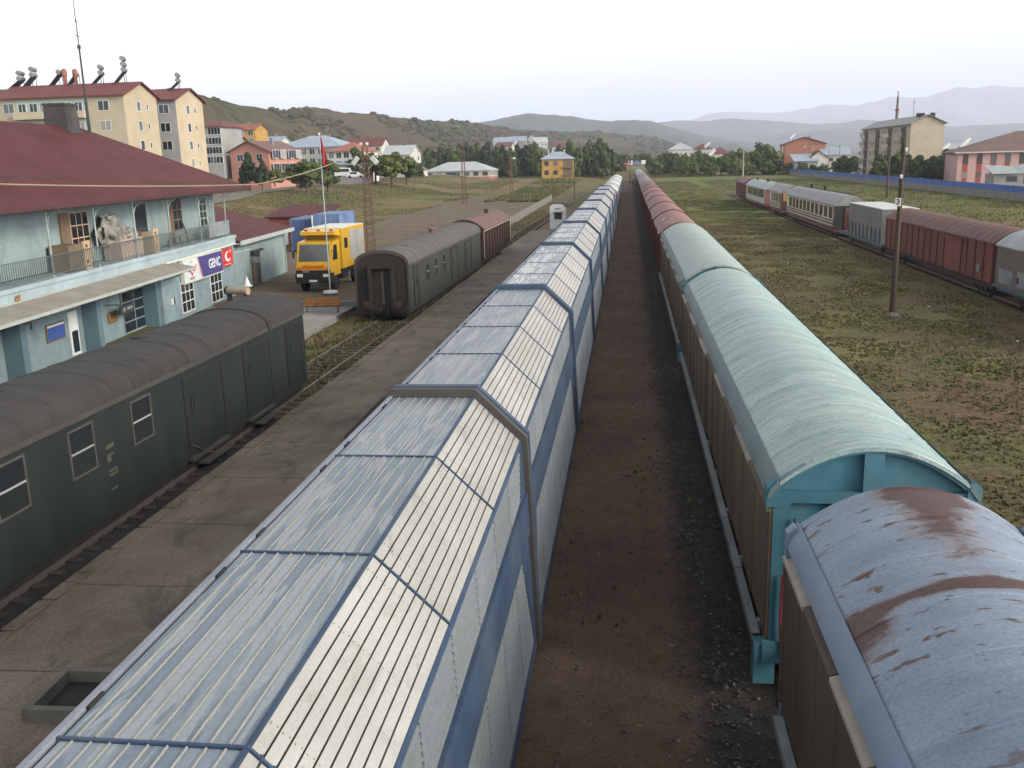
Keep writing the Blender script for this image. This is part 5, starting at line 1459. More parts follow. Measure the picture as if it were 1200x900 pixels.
N0 = [(-420, 104, 480), (100, 104, 520), (200, 107, 560), (240, 112, 600), (268, 120, 640), (294, 124, 680), (333, 130, 730), (348, 126, 760), (370, 125, 800), (390, 129, 850), (405, 132, 880), (441, 132, 950), (452, 136, 980), (496, 141, 1080), (508, 142, 1130), (538, 141, 1250), (554, 144, 1330), (599, 151, 1550), (653, 154, 1800), (697, 154, 2000), (740, 158, 2200), (765, 160, 2300), (787, 167, 2400), (815, 176, 2500), (850, 182, 2600)]
N1 = [(500, 150, 4200), (553, 146, 4200), (585, 138, 4200), (602, 134.5, 4200), (619, 132, 4200), (645, 135.5, 4200), (671, 136, 4300), (688, 140.5, 4300), (714, 142, 4300), (743, 139, 4400), (763, 141, 4500), (787, 149, 4600), (821, 157, 4700), (852, 163, 4800), (884, 167, 4800), (960, 172, 4900), (1100, 178, 5000)]
N2 = [(700, 147, 7800), (769, 142.5, 7800), (793, 139, 7800), (830, 141, 7800), (895, 138.5, 7800), (927, 140, 7800), (960, 142.5, 7800), (1011, 139.5, 7800), (1060, 143, 7800), (1105, 146, 7800), (1200, 144, 7800), (1300, 145, 7800), (1500, 150, 7800)]
N3 = [(780, 146, 14500), (815, 139, 14500), (821, 135, 14500), (847, 130, 14500), (884, 130.5, 14500), (901, 132, 14500), (927, 130, 14500), (938, 126, 14500), (953, 124, 14500), (970, 121, 14500), (1000, 122.5, 14500), (1044, 113.5, 14500), (1087, 112.5, 14500), (1105, 106, 14500), (1124, 99.5, 14500), (1141, 102, 14500), (1161, 98.5, 14500), (1178, 100.5, 14500), (1230, 101, 14500), (1300, 108, 14500), (1500, 120, 14500)]
hills('hills', N0, -420, 850, M['hill'], 0, 9, 260, 40, 1, .42)
hills('hills', N1, 500, 1100, M['hill2'], 0, 45, 160, 24, 2, .55)
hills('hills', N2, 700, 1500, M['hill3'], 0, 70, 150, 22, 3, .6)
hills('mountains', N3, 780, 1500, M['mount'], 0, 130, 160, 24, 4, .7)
def on_hill(px, py):
    d = ray(px, py).normalized()
    h = BV['hills1'].ray_cast(Vector((0, 0, HC)), d)
    return h[0] if h[0] else at_y(px, py, 900)
# scrub bushes on the near hill: uncountable
b = MB()
for i in range(1900):
    px = rnd(200, 800); top, Y = lerp_pts(N0, px); py = top + abs(random.gauss(0, 1)) * 16 + rnd(-.2, 1.0)
    d = ray(px, py).normalized(); h = BV['hills1'].ray_cast(Vector((0, 0, HC)), d)
    if not h[0] or h[0].y < 260: continue
    if mnoise.noise(h[0] * .012) < -.12: continue
    s_ = rnd(.7, 2.6) * (.55 + h[0].y / 1600)
    b.blob(h[0] + Vector((0, 0, s_ * .3)), s_ * 1.3, s_ * 1.3, s_ * .8, 0 if random.random() < .6 else 1, 6, 4, .3, i)
M['scrub'] = mat('dry olive scrub', (.055, .062, .026), .95, 0, .35, .3, bump=0); M['scrub2'] = mat('brown scrub', (.085, .065, .04), .95, 0, .3, .3, bump=0)
tag(b.build('scrub', [M['scrub'], M['scrub2']], None, smooth=180), 'scattered dry scrub bushes on the near hill', 'scrub', kind='stuff')

# ============================================================ background buildings
WIN = MB(); WIN = None
def win_mesh(w, h, fm, gm, cols=2):
    b = MB(); f = .07
    b.box(-w / 2 - f, w / 2 + f, -.05, .1, -f, 0); b.box(-w / 2 - f, w / 2 + f, -.05, .1, h, h + f)
    b.box(-w / 2 - f, -w / 2, -.049, .1, 0, h); b.box(w / 2, w / 2 + f, -.049, .1, 0, h)
    for i in range(1, cols): x = -w / 2 + w * i / cols; b.box(x - .03, x + .03, -.045, .1, 0, h)
    me = b.mesh('window', fm, 0)
    b = MB(); b.box(-w / 2, w / 2, -.02, .1, 0, h); return me, b.mesh('pane', gm, 0)
WM = {}
def add_win(t, x, y, z, rz, w, h, fm='white', gm='glass', cols=2, pane=True):
    k = (w, h, fm, gm, cols)
    if k not in WM: WM[k] = win_mesh(w, h, M[fm], M[gm], cols)
    o = inst('window', WM[k][0], t, (x, y, z), (0, 0, rz)); pn = inst('pane', WM[k][1], o)
    q = random.random()
    if q < .4:                                                       # curtains drawn, or the sky's reflection put into paler glass colour
        pn.material_slots[0].link = 'OBJECT'; pn.material_slots[0].material = M['curtain'] if q < .2 else M['glass_lt2']
    return o
def face_wins(t, side, L, Wd, n, zs, w, h, **k):
    """side: 0 front (-y), 1 right (+x), 2 left (-x)"""
    Ln = L if side == 0 else Wd
    for z in zs:
        for i in range(n):
            q = -Ln / 2 + Ln * (i + .5) / n
            if side == 0: add_win(t, q, -Wd / 2, z, 0, w, h, **k)
            elif side == 1: add_win(t, L / 2, q, z, R(90), w, h, **k)
            else: add_win(t, -L / 2, q, z, R(-90), w, h, **k)
def house(name, label, cat, x, y, z, L, Wd, h, rz, wall, roof, rtype='gable', rh=2.0, ov=.5, axis='x', group=None, skirt=3.0, wall2=None, chim=True):
    t = thing(name, label, cat, (x, y, z), rz, group)
    b = MB(); a, c = L / 2, Wd / 2
    b.box(-a, a, -c, c, -skirt, h)
    if rtype == 'gable':
        if axis == 'x': b.add([(-a, -c, h), (-a, c, h), (-a, 0, h + rh), (a, -c, h), (a, c, h), (a, 0, h + rh)], [(0, 1, 2), (3, 5, 4), (0, 2, 5, 3), (1, 4, 5, 2)])
        else: b.add([(-a, -c, h), (a, -c, h), (0, -c, h + rh), (-a, c, h), (a, c, h), (0, c, h + rh)], [(0, 2, 1), (3, 4, 5), (0, 3, 5, 2), (1, 2, 5, 4)])
    b.build('wall', wall, t)
    b = MB(); th = .18; A, C = a + ov, c + ov
    if rtype == 'gable':
        k = rh * ov / (c if axis == 'x' else a)
        if axis == 'x':
            for s in (-1, 1):
                b.hexa([(-A, s * C, h - k), (A, s * C, h - k), (A, 0, h + rh), (-A, 0, h + rh), (-A, s * C, h - k + th), (A, s * C, h - k + th), (A, 0, h + rh + th), (-A, 0, h + rh + th)])
        else:
            for s in (-1, 1):
                b.hexa([(s * A, -C, h - k), (s * A, C, h - k), (0, C, h + rh), (0, -C, h + rh), (s * A, -C, h - k + th), (s * A, C, h - k + th), (0, C, h + rh + th), (0, -C, h + rh + th)])
    elif rtype == 'hip':
        rl = max(.3, A - C * .95) if axis == 'x' else 0
        b.add([(-A, -C, h), (A, -C, h), (A, C, h), (-A, C, h), (-rl, 0, h + rh), (rl, 0, h + rh), (-A, -C, h - th), (A, -C, h - th), (A, C, h - th), (-A, C, h - th)],
              [(0, 1, 5, 4), (1, 2, 5), (2, 3, 4, 5), (3, 0, 4), (6, 7, 1, 0), (7, 8, 2, 1), (8, 9, 3, 2), (9, 6, 0, 3), (6, 9, 8, 7)])
    elif rtype == 'shed':
        b.hexa([(-A, -C, h), (A, -C, h), (A, C, h + rh), (-A, C, h + rh), (-A, -C, h + th), (A, -C, h + th), (A, C, h + rh + th), (-A, C, h + rh + th)])
    r = b.build('roof', roof, t, smooth=0)
    if chim:
        b = MB(); zc_ = h + rh * .7; b.box(a * .3, a * .3 + .6, -.3, .3, zc_ - .8, zc_ + 1.3); b.box(a * .3 - .08, a * .3 + .68, -.38, .38, zc_ + 1.3, zc_ + 1.42); b.build('chimney', M['concrete'], r)
    return t
def rm(name, c, v=.12): return mat(name, c, .8, 0, v, .35, dirt=sc(c, .6), damt=.4, dscale=.3, bump=0)
M['beige'] = rm('beige apartment render', (.50, .41, .285), .05); M['beige2'] = rm('pale beige render', (.50, .43, .32), .05)
M['redtile'] = rm('dull red tile roof', (.16, .055, .05)); M['orangetile'] = rm('faded orange tile roof', (.30, .12, .075))
M['salmon'] = rm('salmon render', (.56, .26, .20), .06); M['palegreen'] = rm('pale green render', (.45, .47, .40), .06)
M['bluegrey_r'] = rm('blue grey metal roof', (.33, .385, .46), .08); M['yellowoch'] = rm('ochre yellow render', (.50, .29, .075), .08)
M['whitew'] = rm('off white render', (.60, .58, .52), .05); M['greyst'] = rm('grey stone wall', (.22, .20, .18)); M['greyw'] = rm('grey render', (.33, .32, .31))
M['orangeb'] = rm('orange brick wall', (.42, .185, .12), .08); M['pink'] = rm('pale pink render', (.60, .385, .36), .05); M['redpanel'] = rm('red window panel', (.38, .09, .07)); M['brownroof'] = rm('weathered brown red roof', (.185, .115, .105))
M['silroof'] = rm('pale metal roof', (.44, .47, .48), .06); M['redbase'] = rm('faded red plinth', (.42, .20, .14))
M['greenish'] = rm('pale mint balcony recess', (.40, .52, .46), .05)

# left apartment block A (long balcony front faces the camera, gable faces the tracks)
def apartment(name, label, x_corner, y_corner, Lx, Dy, zb, ze, rh, wall, gable_lit, cols_front, group=None, grows=5):
    t = thing(name, label, 'apartment block', (x_corner, y_corner, zb), 0, group)
    h = ze - zb
    b = MB(); b.box(-Lx, 0, 0, Dy, -3, h); b.add([(0, 0, h), (0, Dy, h), (0, Dy / 2, h + rh), (-Lx, 0, h), (-Lx, Dy, h), (-Lx, Dy / 2, h + rh)], [(0, 1, 2), (3, 5, 4), (0, 2, 5, 3), (1, 4, 5, 2)])
    b.build('wall', wall, t)
    b = MB(); b.box(.0, .012, .02, Dy - .02, -3, h - .05)
    b.add([(.012, .02, h - .05), (.012, Dy - .02, h - .05), (.012, Dy / 2, h + rh - .2), (0, .02, h - .05), (0, Dy - .02, h - .05), (0, Dy / 2, h + rh - .2)], [(0, 1, 2), (3, 5, 4), (0, 2, 5, 3), (1, 4, 5, 2)])
    b.build('gable', gable_lit, t)  # light on the gable is put into a warmer colour than the walls
    b = MB(); ov = .6; k = rh * ov / (Dy / 2)
    for y0 in (-ov, Dy + ov): b.hexa([(-Lx - ov, y0, h - k), (ov, y0, h - k), (ov, Dy / 2, h + rh), (-Lx - ov, Dy / 2, h + rh), (-Lx - ov, y0, h - k + .2), (ov, y0, h - k + .2), (ov, Dy / 2, h + rh + .2), (-Lx - ov, Dy / 2, h + rh + .2)])
    b.build('roof', M['redtile'], t, smooth=0)
    fl = int(h / 3.0)
    for f in range(fl):
        z = h - 1.2 - 1.1 - f * 3.0
        if z < 0: break
        for kind, xx in cols_front:
            if kind == 'w': add_win(t, xx, 0, z, 0, 1.7, 1.4, cols=2)
            else:
                b = MB(); w = 2.9
                b.box(xx - w, xx + w, -.02, .02, z - .9, z + 1.7, 0); b.box(xx - w - .1, xx + w + .1, -1.1, 0, z - 1.05, z - .9, 1); b.box(xx - w - .1, xx + w + .1, -1.1, -.98, z - .9, z + .05, 1)
                for s in (-1, 1): b.box(xx + s * w - .1, xx + s * w + .1, -1.0, -.02, z - .9, z + .05, 1)
                bl = b.build('balcony', [M['greenish'], wall], t)
                for q in (-1.9, 0, 1.7):
                    o = add_win(t, xx + q, -.03, z - (.6 if q < -1 else 0), 0, 1.2, 1.9 if q < -1 else 1.3, cols=2)
        add_win(t, .012, Dy * .42, z, R(90), 1.1, 1.4, cols=1); add_win(t, .012, Dy * .68, z + .3, R(90), .5, .8, cols=1)
    return t
apartment('apartment_block', 'long beige apartment block with red roof and many solar heaters', -77.3, 143, 21.0, 10.5, 4.0, 19.9, 2.0, M['beige2'], M['beige'], [('w', -3.4), ('b', -9.2), ('b', -15.0), ('w', -19.2)])
apartment('apartment_block', 'smaller beige apartment block with red roof right of the long one', -76.2, 158, 9.0, 10.5, 4.0, 20.0, 1.9, M['greyw'], M['beige'], [('w', -2.2), ('w', -6.5)])
h = house('apartment_block', 'red roofed block at the far left edge behind the long beige block', 'apartment block', -112, 150, 4, 16, 11, 15.6, 0, M['whitew'], M['redtile'], 'gable', 2.2)
face_wins(h, 0, 16, 11, 4, [1.5, 4.6, 7.7, 10.8, 13.6], 1.6, 1.3)
# solar water heaters on the roofs
def heater(label, x, y, z, tall=1.5, w=2.2, tanks=2, legs=True):
    t = thing('solar_heater', label, 'solar heater', (x, y, z), R(-68 + rnd(-12, 12)), 'solar water heaters on the apartment roofs')
    b = MB(); b.hexa([(-w / 2, -1.3, .1), (w / 2, -1.3, .1), (w / 2, .6, tall + .2), (-w / 2, .6, tall + .2), (-w / 2, -1.35, .2), (w / 2, -1.35, .2), (w / 2, .55, tall + .3), (-w / 2, .55, tall + .3)]); b.build('collector', M['dark'], t)
    b = MB()
    for k in range(tanks): b.tube((-w * .42, .55, tall + .55 + k * .85), (w * .42, .55, tall + .55 + k * .85), .38, n=12)
    b.build('tank', M['tank'], t)
    b = MB()
    for x_ in (-w * .4, w * .4): b.tube((x_, .6, -.6), (x_, .6, tall + .55 + tanks * .6), .05, n=5); b.tube((x_, -1.2, -.4), (x_, -1.2, .15), .05, n=5)
    b.build('frame', M['iron'], t)
for px, py, Y, tall, tanks, lb in ((22, 104, 149, 1.3, 2, 'first solar heater from the left end of the long beige roof'), (37, 104, 149, 1.9, 2, 'second solar heater from the left end of the long beige roof'), (68, 102, 149, 2.0, 1, 'wide solar heater left of the antenna mast'), (88, 103, 149, 2.2, 0, 'dark collector behind the antenna mast'), (116, 101, 149, 1.8, 2, 'solar heater between the antenna mast and roof end'), (143, 99, 148.5, 2.0, 3, 'tall solar heater at the gable end of the long beige block'), (206, 107, 163, 1.6, 2, 'solar heater on the smaller beige block')):
    p = at_y(px, py, Y); heater(lb, p.x, p.y, p.z - .35, tall, 2.2, tanks)
for px, lb in ((77, 'left orange roof flue by the antenna mast'), (89.5, 'right orange roof flue by the antenna mast')):
    p = at_y(px, 99, 148.5); b = MB(); b.tube((0, 0, -2), (0, 0, 1.2), .28, n=10); b.lathe((0, 0, 1.2), (0, 0, 1), [(0, .42), (.9, .42), (1.2, .2)], 10)
    o = b.build('roof_flue', M['orangetile'], None, tuple(p)); tag(o, lb, 'flue', 'orange flues on the long roof')

def bgh(name, label, cat, pl, pr, pe, pb, Y, Wd, wall, roof, rtype='hip', rh=2.0, rz=0, rows=2, cols=4, side=None, ov=.5, axis='x', group=None, win=(1.4, 1.4), fm='white', gm='glass', chim=True):
    """front wall spans picture columns pl..pr at distance Y; eave row pe, base row pb"""
    A = at_y(pl, pb, Y); Bp = at_y(pr, pb, Y); E_ = at_y((pl + pr) / 2, pe, Y)
    L = (Bp.x - A.x) / math.cos(rz) if abs(rz) > .01 else Bp.x - A.x
    zb = (A.z + Bp.z) / 2; h = E_.z - zb
    t = house(name, label, cat, (A.x + Bp.x) / 2, Y + Wd / 2, zb, L, Wd, h, rz, wall, roof, rtype, rh, ov, axis, group, chim=chim)
    if rows:
        st_ = h / rows; zs = [st_ * (k + .5) - win[1] / 2 for k in range(rows)]
        face_wins(t, 0, L, Wd, cols, zs, win[0], win[1], fm=fm, gm=gm)
        if side:
            face_wins(t, side[0], L, Wd, side[1], zs, win[0], win[1], fm=fm, gm=gm)
    return t
bgh('apartment_building', 'grey narrow apartment building right of the beige blocks', 'apartment building', 240, 262, 148, 193, 205, 12, M['greyw'], M['redtile'], 'hip', 1.5, 0, 4, 3, chim=False)
bgh('terrace_house', 'ochre yellow house behind the salmon house on the slope', 'house', 258, 300, 152, 170, 275, 10, M['yellowoch'], M['orangetile'], 'gable', 1.6, 0, 2, 4)
bgh('stone_house', 'small grey stone house between the grey building and salmon house', 'house', 261, 277, 168, 194, 215, 9, M['greyst'], M['redtile'], 'gable', 1.4, 0, 2, 2, chim=False)
t = bgh('salmon_house', 'salmon pink house with white balcony windows at the side', 'house', 276, 324, 177, 207, 205, 14, M['salmon'], M['brownroof'], 'gable', 2.1, -R(9), 2, 2, None, axis='y', ov=.7)
face_wins(t, 1, t.children[0].dimensions.x - 0, 14, 4, [1.0, 3.9], 2.4, 1.7)
t = bgh('town_hall', 'wide pale green three storey building with blue grey hipped roof', 'public building', 326, 406, 172, 206, 262, 16, M['palegreen'], M['bluegrey_r'], 'hip', 3.2, -R(5), 3, 8, (1, 4), win=(1.5, 1.5))
t = bgh('town_hall_wing', 'pale wing with faded orange tile roof right of the pale green building', 'public building', 388, 424, 177, 206, 255, 16, M['whitew'], M['orangetile'], 'hip', 2.4, -R(5), 3, 4, chim=False)
bgh('roadside_shop', 'low shop with blue grey flat roof beside the parked vans', 'shop', 388, 428, 193, 209, 238, 8, M['greyw'], M['bluegrey_r'], 'shed', .6, 0, 1, 4, chim=False, win=(2.0, 1.8))
bgh('red_roof_house', 'long house with red tile roof behind the pale wing', 'house', 402, 448, 171, 190, 330, 12, M['whitew'], M['redtile'], 'gable', 2.6, 0, 2, 5)
bgh('metal_roof_house', 'house with pale blue grey metal roof right of the red roofed one', 'house', 446, 484, 181, 201, 330, 12, M['whitew'], M['silroof'], 'gable', 3.0, -R(6), 2, 5, (1, 2))
bgh('small_house', 'small white house with brown roof left of the warehouse', 'house', 478, 496, 199, 209, 340, 8, M['whitew'], M['brownroof'], 'gable', 1.6, 0, 1, 2, axis='y', chim=False)
bgh('small_house', 'little red roofed house above the small white house', 'house', 484, 502, 182, 194, 430, 9, M['whitew'], M['redtile'], 'gable', 1.8, 0, 1, 2, chim=False)
bgh('white_house', 'tall white house on the slope left of the pale green building', 'house', 298, 330, 166, 185, 300, 9, M['whitew'], M['bluegrey_r'], 'gable', 1.5, 0, 2, 4)
# warehouse
A = at_y(500, 211, 366); Bp = at_y(576.5, 210, 366)
wh = house('warehouse', 'flat white warehouse with grey metal roof and faded red plinth', 'warehouse', (A.x + Bp.x) / 2, 373, A.z, Bp.x - A.x, 15, 3.2, -R(4), M['whitew'], M['silroof'], 'hip', 3.3, .5, 'x', chim=False)
LW = Bp.x - A.x
b = MB(); b.box(-LW / 2 - .05, LW / 2 + .05, -7.56, 7.56, -2, .75); b.build('plinth', M['redbase'], wh)
face_wins(wh, 0, LW, 15, 7, [1.2], 2.0, 1.4, fm='whitew', gm='glass_lt'); face_wins(wh, 1, LW, 15, 4, [1.2], 2.0, 1.4, fm='whitew', gm='glass_lt')
b = MB(); b.box(-3.2, -.6, -7.6, -7.5, 0, 2.6); b.build('door', M['iron'], wh)
# yellow house
A = at_y(634, 208, 365); Bp = at_y(671, 207, 365)
LY = Bp.x - A.x
yh = house('yellow_house', 'yellow two storey house with blue grey hipped roof and brown balconies', 'house', (A.x + Bp.x) / 2, 370, A.z, LY, 9, 6.8, R(6), M['yellowoch'], M['bluegrey_r'], 'hip', 2.6, .6, 'x', chim=False)
for z in (.9, 4.3):
    for x in (-LY * .36, -LY * .08): add_win(yh, x, -4.5, z, 0, 1.5, 1.6, fm='wood')
b = MB(); b.box(LY * .16, LY * .46, -4.53, -4.4, .2, 6.4); 
for z in (3.2, .3): b.box(LY * .15, LY * .47, -5.2, -4.5, z, z + .15); b.box(LY * .15, LY * .47, -5.2, -5.1, z + .15, z + 1.0)
b.build('balcony', M['wood'], yh)
for x in (-LY * .3, -LY * .18, LY * .2):
    b = MB(); b.box(x, x + .5, -.4, .1, 7.6, 10.2); b.build('chimney', M['whitew'], yh)
# hillside village
for k, (px, py, w, m, r_, lb) in enumerate([(592, 172, 26, 'whitew', 'bluegrey_r', 'long blue grey roofed house on the hillside above the trees'), (607, 171, 20, 'greyw', 'bluegrey_r', 'blue grey roofed house right of the long one on the hillside'), (624, 169, 9, 'whitew', 'redtile', 'white gabled house with red roof on the hillside'), (633, 172, 16, 'whitew', 'silroof', 'low white house at the right end of the hillside row'), (592, 178, 18, 'whitew', 'redtile', 'red roofed house below the long hillside house'), (655, 178, 14, 'whitew', 'redtile', 'small red roofed house behind the yellow house')]):
    p = on_hill(px, py)
    s_ = p.y / 1103
    hh = house('hillside_house', lb, 'house', p.x, p.y, p.z - .5, w * s_, 9 * s_ + 3, 5.0 * s_ + 1, R(rnd(-12, 12)), M[m], M[r_], 'gable', 5.0 * s_, .5, 'y' if k == 2 else 'x', 'hillside village houses', skirt=8, chim=False)
    face_wins(hh, 0, w * s_, 9 * s_ + 3, 4, [2.0], 1.6, 1.6)
# right side
M['dish'] = plain('white dish enamel', (.75, .76, .76), .4)
bgh('white_villa', 'pale roofed white house beyond the bright green hedge trees', 'house', 784, 812, 175, 186, 520, 12, M['whitew'], M['silroof'], 'hip', 3.4, 0, 1, 5)
bgh('red_roof_villa', 'red roofed white house right of the pale roofed house', 'house', 813, 834, 174.5, 186, 540, 12, M['whitew'], M['redtile'], 'hip', 2.6, 0, 1, 4, chim=False)
bgh('red_roof_villa', 'lower red roofed house with two slanted white solar tanks', 'house', 832, 856, 180, 192, 500, 12, M['whitew'], M['redtile'], 'hip', 3.2, 0, 1, 4, chim=False)
def dish(label, px, py, Y, s=1.0):
    p = at_y(px, py, Y)
    t = thing('satellite_dish', label, 'satellite dish', p, 0, 'white dishes and tanks on the far roofs')
    b = MB(); b.tube((-1.2 * s, 0, -1.0 * s), (1.0 * s, .2, 1.2 * s), .55 * s, n=12); b.build('tank', M['dish'], t)
    b = MB(); b.tube((0, 0, -2 * s), (0, 0, 0), .08); b.build('stand', M['iron'], t)
dish('slanted white tank above the pale roofed house', 829, 170, 500, 1.1); dish('longer slanted white tank on the lower red roof', 834, 180, 490, 1.6); dish('white tank on the orange building roof', 929, 160, 405, .9)
t = bgh('brick_building', 'orange brick building with shallow gable roof', 'building', 921, 968, 168.5, 201, 405, 22, M['orangeb'], M['redtile'], 'gable', 2.6, -R(4), 0, 2, None, axis='y', ov=.6)
b = MB(); b.box(-9.0, -8.55, -11.03, -10.9, 0, 10.5); b.build('corner_strip', M['whitew'], t)
add_win(t, 0, -11, 9.5, 0, .8, .8)
bgh('shed_house', 'low house with blue grey roof in front of the orange building', 'house', 931, 958, 189, 203, 385, 9, M['greyw'], M['bluegrey_r'], 'shed', 2.6, 0, 1, 3, chim=False)
bgh('shed_house', 'house with dull red roof right of the orange brick building', 'house', 950, 968, 184, 203, 388, 9, M['whitew'], M['redtile'], 'gable', 2.2, 0, 1, 2, axis='y', chim=False)
bgh('shed_house', 'pale blue roofed house left of the beige apartment block', 'house', 963, 996, 181, 204, 400, 10, M['whitew'], M['bluegrey_r'], 'gable', 2.8, -R(8), 2, 4)
# beige apartment on the right
t = thing('apartment_block', 'beige four storey apartment block with grey roof on the right', 'apartment block', (74.9, 272, .4))
h, Lx, Dy, rh = 14.7, 8.6, 54, 2.1
b = MB(); b.box(0, Lx, 0, Dy, -2, h); b.add([(0, 0, h), (Lx, 0, h), (Lx / 2, 0, h + rh), (0, Dy, h), (Lx, Dy, h), (Lx / 2, Dy, h + rh)], [(0, 2, 1), (3, 4, 5), (0, 3, 5, 2), (1, 2, 5, 4)]); b.build('wall', M['beige2'], t)
b = MB()
for x0 in (-.6, Lx + .6): b.hexa([(x0, -.6, h - .25), (x0, Dy + .6, h - .25), (Lx / 2, Dy + .6, h + rh), (Lx / 2, -.6, h + rh), (x0, -.6, h - .05), (x0, Dy + .6, h - .05), (Lx / 2, Dy + .6, h + rh + .2), (Lx / 2, -.6, h + rh + .2)])
b.build('roof', M['old_roof'], t, smooth=0)
for f in range(5):
    z = h - 2.2 - f * 2.95
    if z < .3: z = .4
    for k in range(4):
        yy = 4 + k * 14.0
        b = MB(); b.box(-1.2, 0, yy, yy + 5.5, z - .95, z - .8); b.box(-1.2, -1.08, yy, yy + 5.5, z - .8, z + .1); b.box(-.02, .02, yy + .2, yy + 5.3, z - .8, z + 1.5, 1); b.build('balcony', [M['whitew'] if k % 2 else M['beige'], M['brown_p']], t)
        for q in (7.5, 10.5): add_win(t, 0, yy + q, z, R(-90), 1.5, 1.3)
b = MB(); b.box(Lx / 2 - 1.5, Lx / 2 + .2, 4, 6, h + rh - .2, h + rh + .7); b.build('chimney', M['dark'], t)
b = MB(); b.box(Lx / 2 + 1, Lx / 2 + 2, 1.0, 2, h + 1, h + rh + .6); b.build('chimney', M['dark'], t)
b = MB(); b.tube((Lx / 2, 14, h + rh), (Lx / 2, 14, h + rh + 5), .06, n=5); b.tube((Lx / 2 - .6, 14, h + rh + 4), (Lx / 2 + .6, 14, h + rh + 4), .04, n=5); b.build('aerial', M['iron'], t)
mn = thing('minaret', 'thin reddish minaret tip rising behind the beige apartment block', 'minaret', (at_y(1048, 180, 420).x, 420, 0))
zt = at_y(1048, 106, 420).z
b = MB(); b.tube((0, 0, 0), (0, 0, zt - 8), .6, .55, 14); b.tube((0, 0, zt - 8), (0, 0, zt - 4), .45, .42, 12); b.build('shaft', M['brownroof'], mn)
b = MB(); b.lathe((0, 0, zt - 8.4), (0, 0, 1), [(0, .55), (.5, .8), (1.0, .8), (1.05, .5)], 14); b.build('gallery', M['brickred'], mn)
b = MB(); b.lathe((0, 0, zt - 4), (0, 0, 1), [(0, .45), (2.8, .12), (3.0, .3), (3.3, .3), (3.5, .05), (4, .04)], 12); b.build('spire', M['iron'], mn)
# pink school
A = at_y(1120, 215, 240)
sch = thing('school_building', 'pink building with red window strips and brown hipped roof', 'school', (A.x, 240, .2), -R(6))
h = 7.2
b = MB(); b.box(0, 34, 0, 14, -2, h); b.build('wall', M['pink'], sch)
b = MB(); b.add([(-.8, -.8, h), (34.8, -.8, h), (34.8, 14.8, h), (-.8, 14.8, h), (14, 7, h + 4.6), (28, 7, h + 4.6), (-.8, -.8, h - .2), (34.8, -.8, h - .2), (34.8, 14.8, h - .2), (-.8, 14.8, h - .2)], [(0, 1, 5, 4), (1, 2, 5), (2, 3, 4, 5), (3, 0, 4), (6, 7, 1, 0), (7, 8, 2, 1), (8, 9, 3, 2), (9, 6, 0, 3), (6, 9, 8, 7)]); r_ = b.build('roof', M['brownroof'], sch, smooth=0)
b = MB(); b.box(-.85, 34.85, -.88, -.8, h - .25, h + .05); b.build('eave_board', M['whitew'], r_)
for k in range(11):
    x = 1.2 + k * 3.05
    b = MB(); b.box(x, x + 1.1, -.06, .02, 2.6, 4.3, 0); b.box(x, x + 1.1, -.05, .02, .2, 1.2, 0); b.build('spandrel', M['redpanel'], sch)
    add_win(sch, x + .55, 0, 4.4, 0, 1.1, 2.3, fm='redpanel', gm='glass_lt'); add_win(sch, x + .55, 0, 1.3, 0, 1.1, 1.2, fm='redpanel', gm='glass_lt')
sd = thing('shed', 'small grey shed with sloping grey roof before the pink building', 'shed', (73.2, 205, .1), -R(4))
b = MB(); b.box(0, 9, 0, 6, -1, 3.0); b.build('wall', M['greyw'], sd)
b = MB(); b.hexa([(-.5, -.6, 3.0), (5.0, -.6, 3.0), (5.0, 6.5, 4.2), (-.5, 6.5, 4.6), (-.5, -.6, 3.14), (5.0, -.6, 3.14), (5.0, 6.5, 4.4), (-.5, 6.5, 4.75)]); b.hexa([(5.0, -.6, 3.0), (9.6, -.6, 4.6), (9.6, 6.5, 5.0), (5.0, 6.5, 4.2), (5.0, -.6, 3.14), (9.6, -.6, 4.74), (9.6, 6.5, 5.14), (5.0, 6.5, 4.4)]); b.build('roof', M['ltgrey_roof'], sd)
b = MB(); b.box(2.4, 4.4, -.04, .02, 1.4, 2.5); b.build('window', M['glass_lt'], sd)
b = MB(); b.box(5.6, 7.4, -.04, .02, .9, 2.6); b.build('shutter', M['wood'], sd)
p = at_y(1110, 172, 330); dish('slanted white panel left of the pink school roof', 1108, 173, 300, 1.0); dish('slanted white panel behind the pink school roof', 1131, 168, 300, 1.2)
bgh('white_house', 'low white roofed building behind the pink school', 'house', 1110, 1140, 174, 196, 320, 10, M['whitew'], M['silroof'], 'gable', 1.5, 0, 0, 3, chim=False)

# vehicles seen small
def car(label, x, y, z, rz, m, van=False, group=None):
    t = thing('parked_van' if van else 'parked_car', label, 'van' if van else 'car', (x, y, z), rz, group)
    b = MB()
    if van: b.prism([(-2.3, .35), (2.3, .35), (2.3, 1.1), (1.7, 1.35), (1.25, 2.15), (-2.25, 2.2), (-2.3, 2.0)], -.92, .92, axis='x' if False else 'y')
    else: b.prism([(-2.1, .3), (2.1, .3), (2.1, .75), (1.1, .92), (.55, 1.42), (-1.1, 1.42), (-1.75, .95), (-2.1, .9)], -.84, .84)
    bd = b.build('body', m, t)
    b = MB(); zz = (1.25, 1.95) if van else (.95, 1.35)
    for s in (-1, 1): b.box(-1.2 if not van else -1.9, .5 if not van else 1.3, s * (.85 if not van else .93) - .015, s * (.85 if not van else .93) + .015, *zz)
    b.build('side_glass', M['glass'], bd)
    for xx in (-1.35, 1.35):
        for yy in (-.8, .8):
            b = MB(); b.tube((xx, yy - .1, .32), (xx, yy + .1, .32), .32, n=14); b.build('wheel', M['rubber'], t)
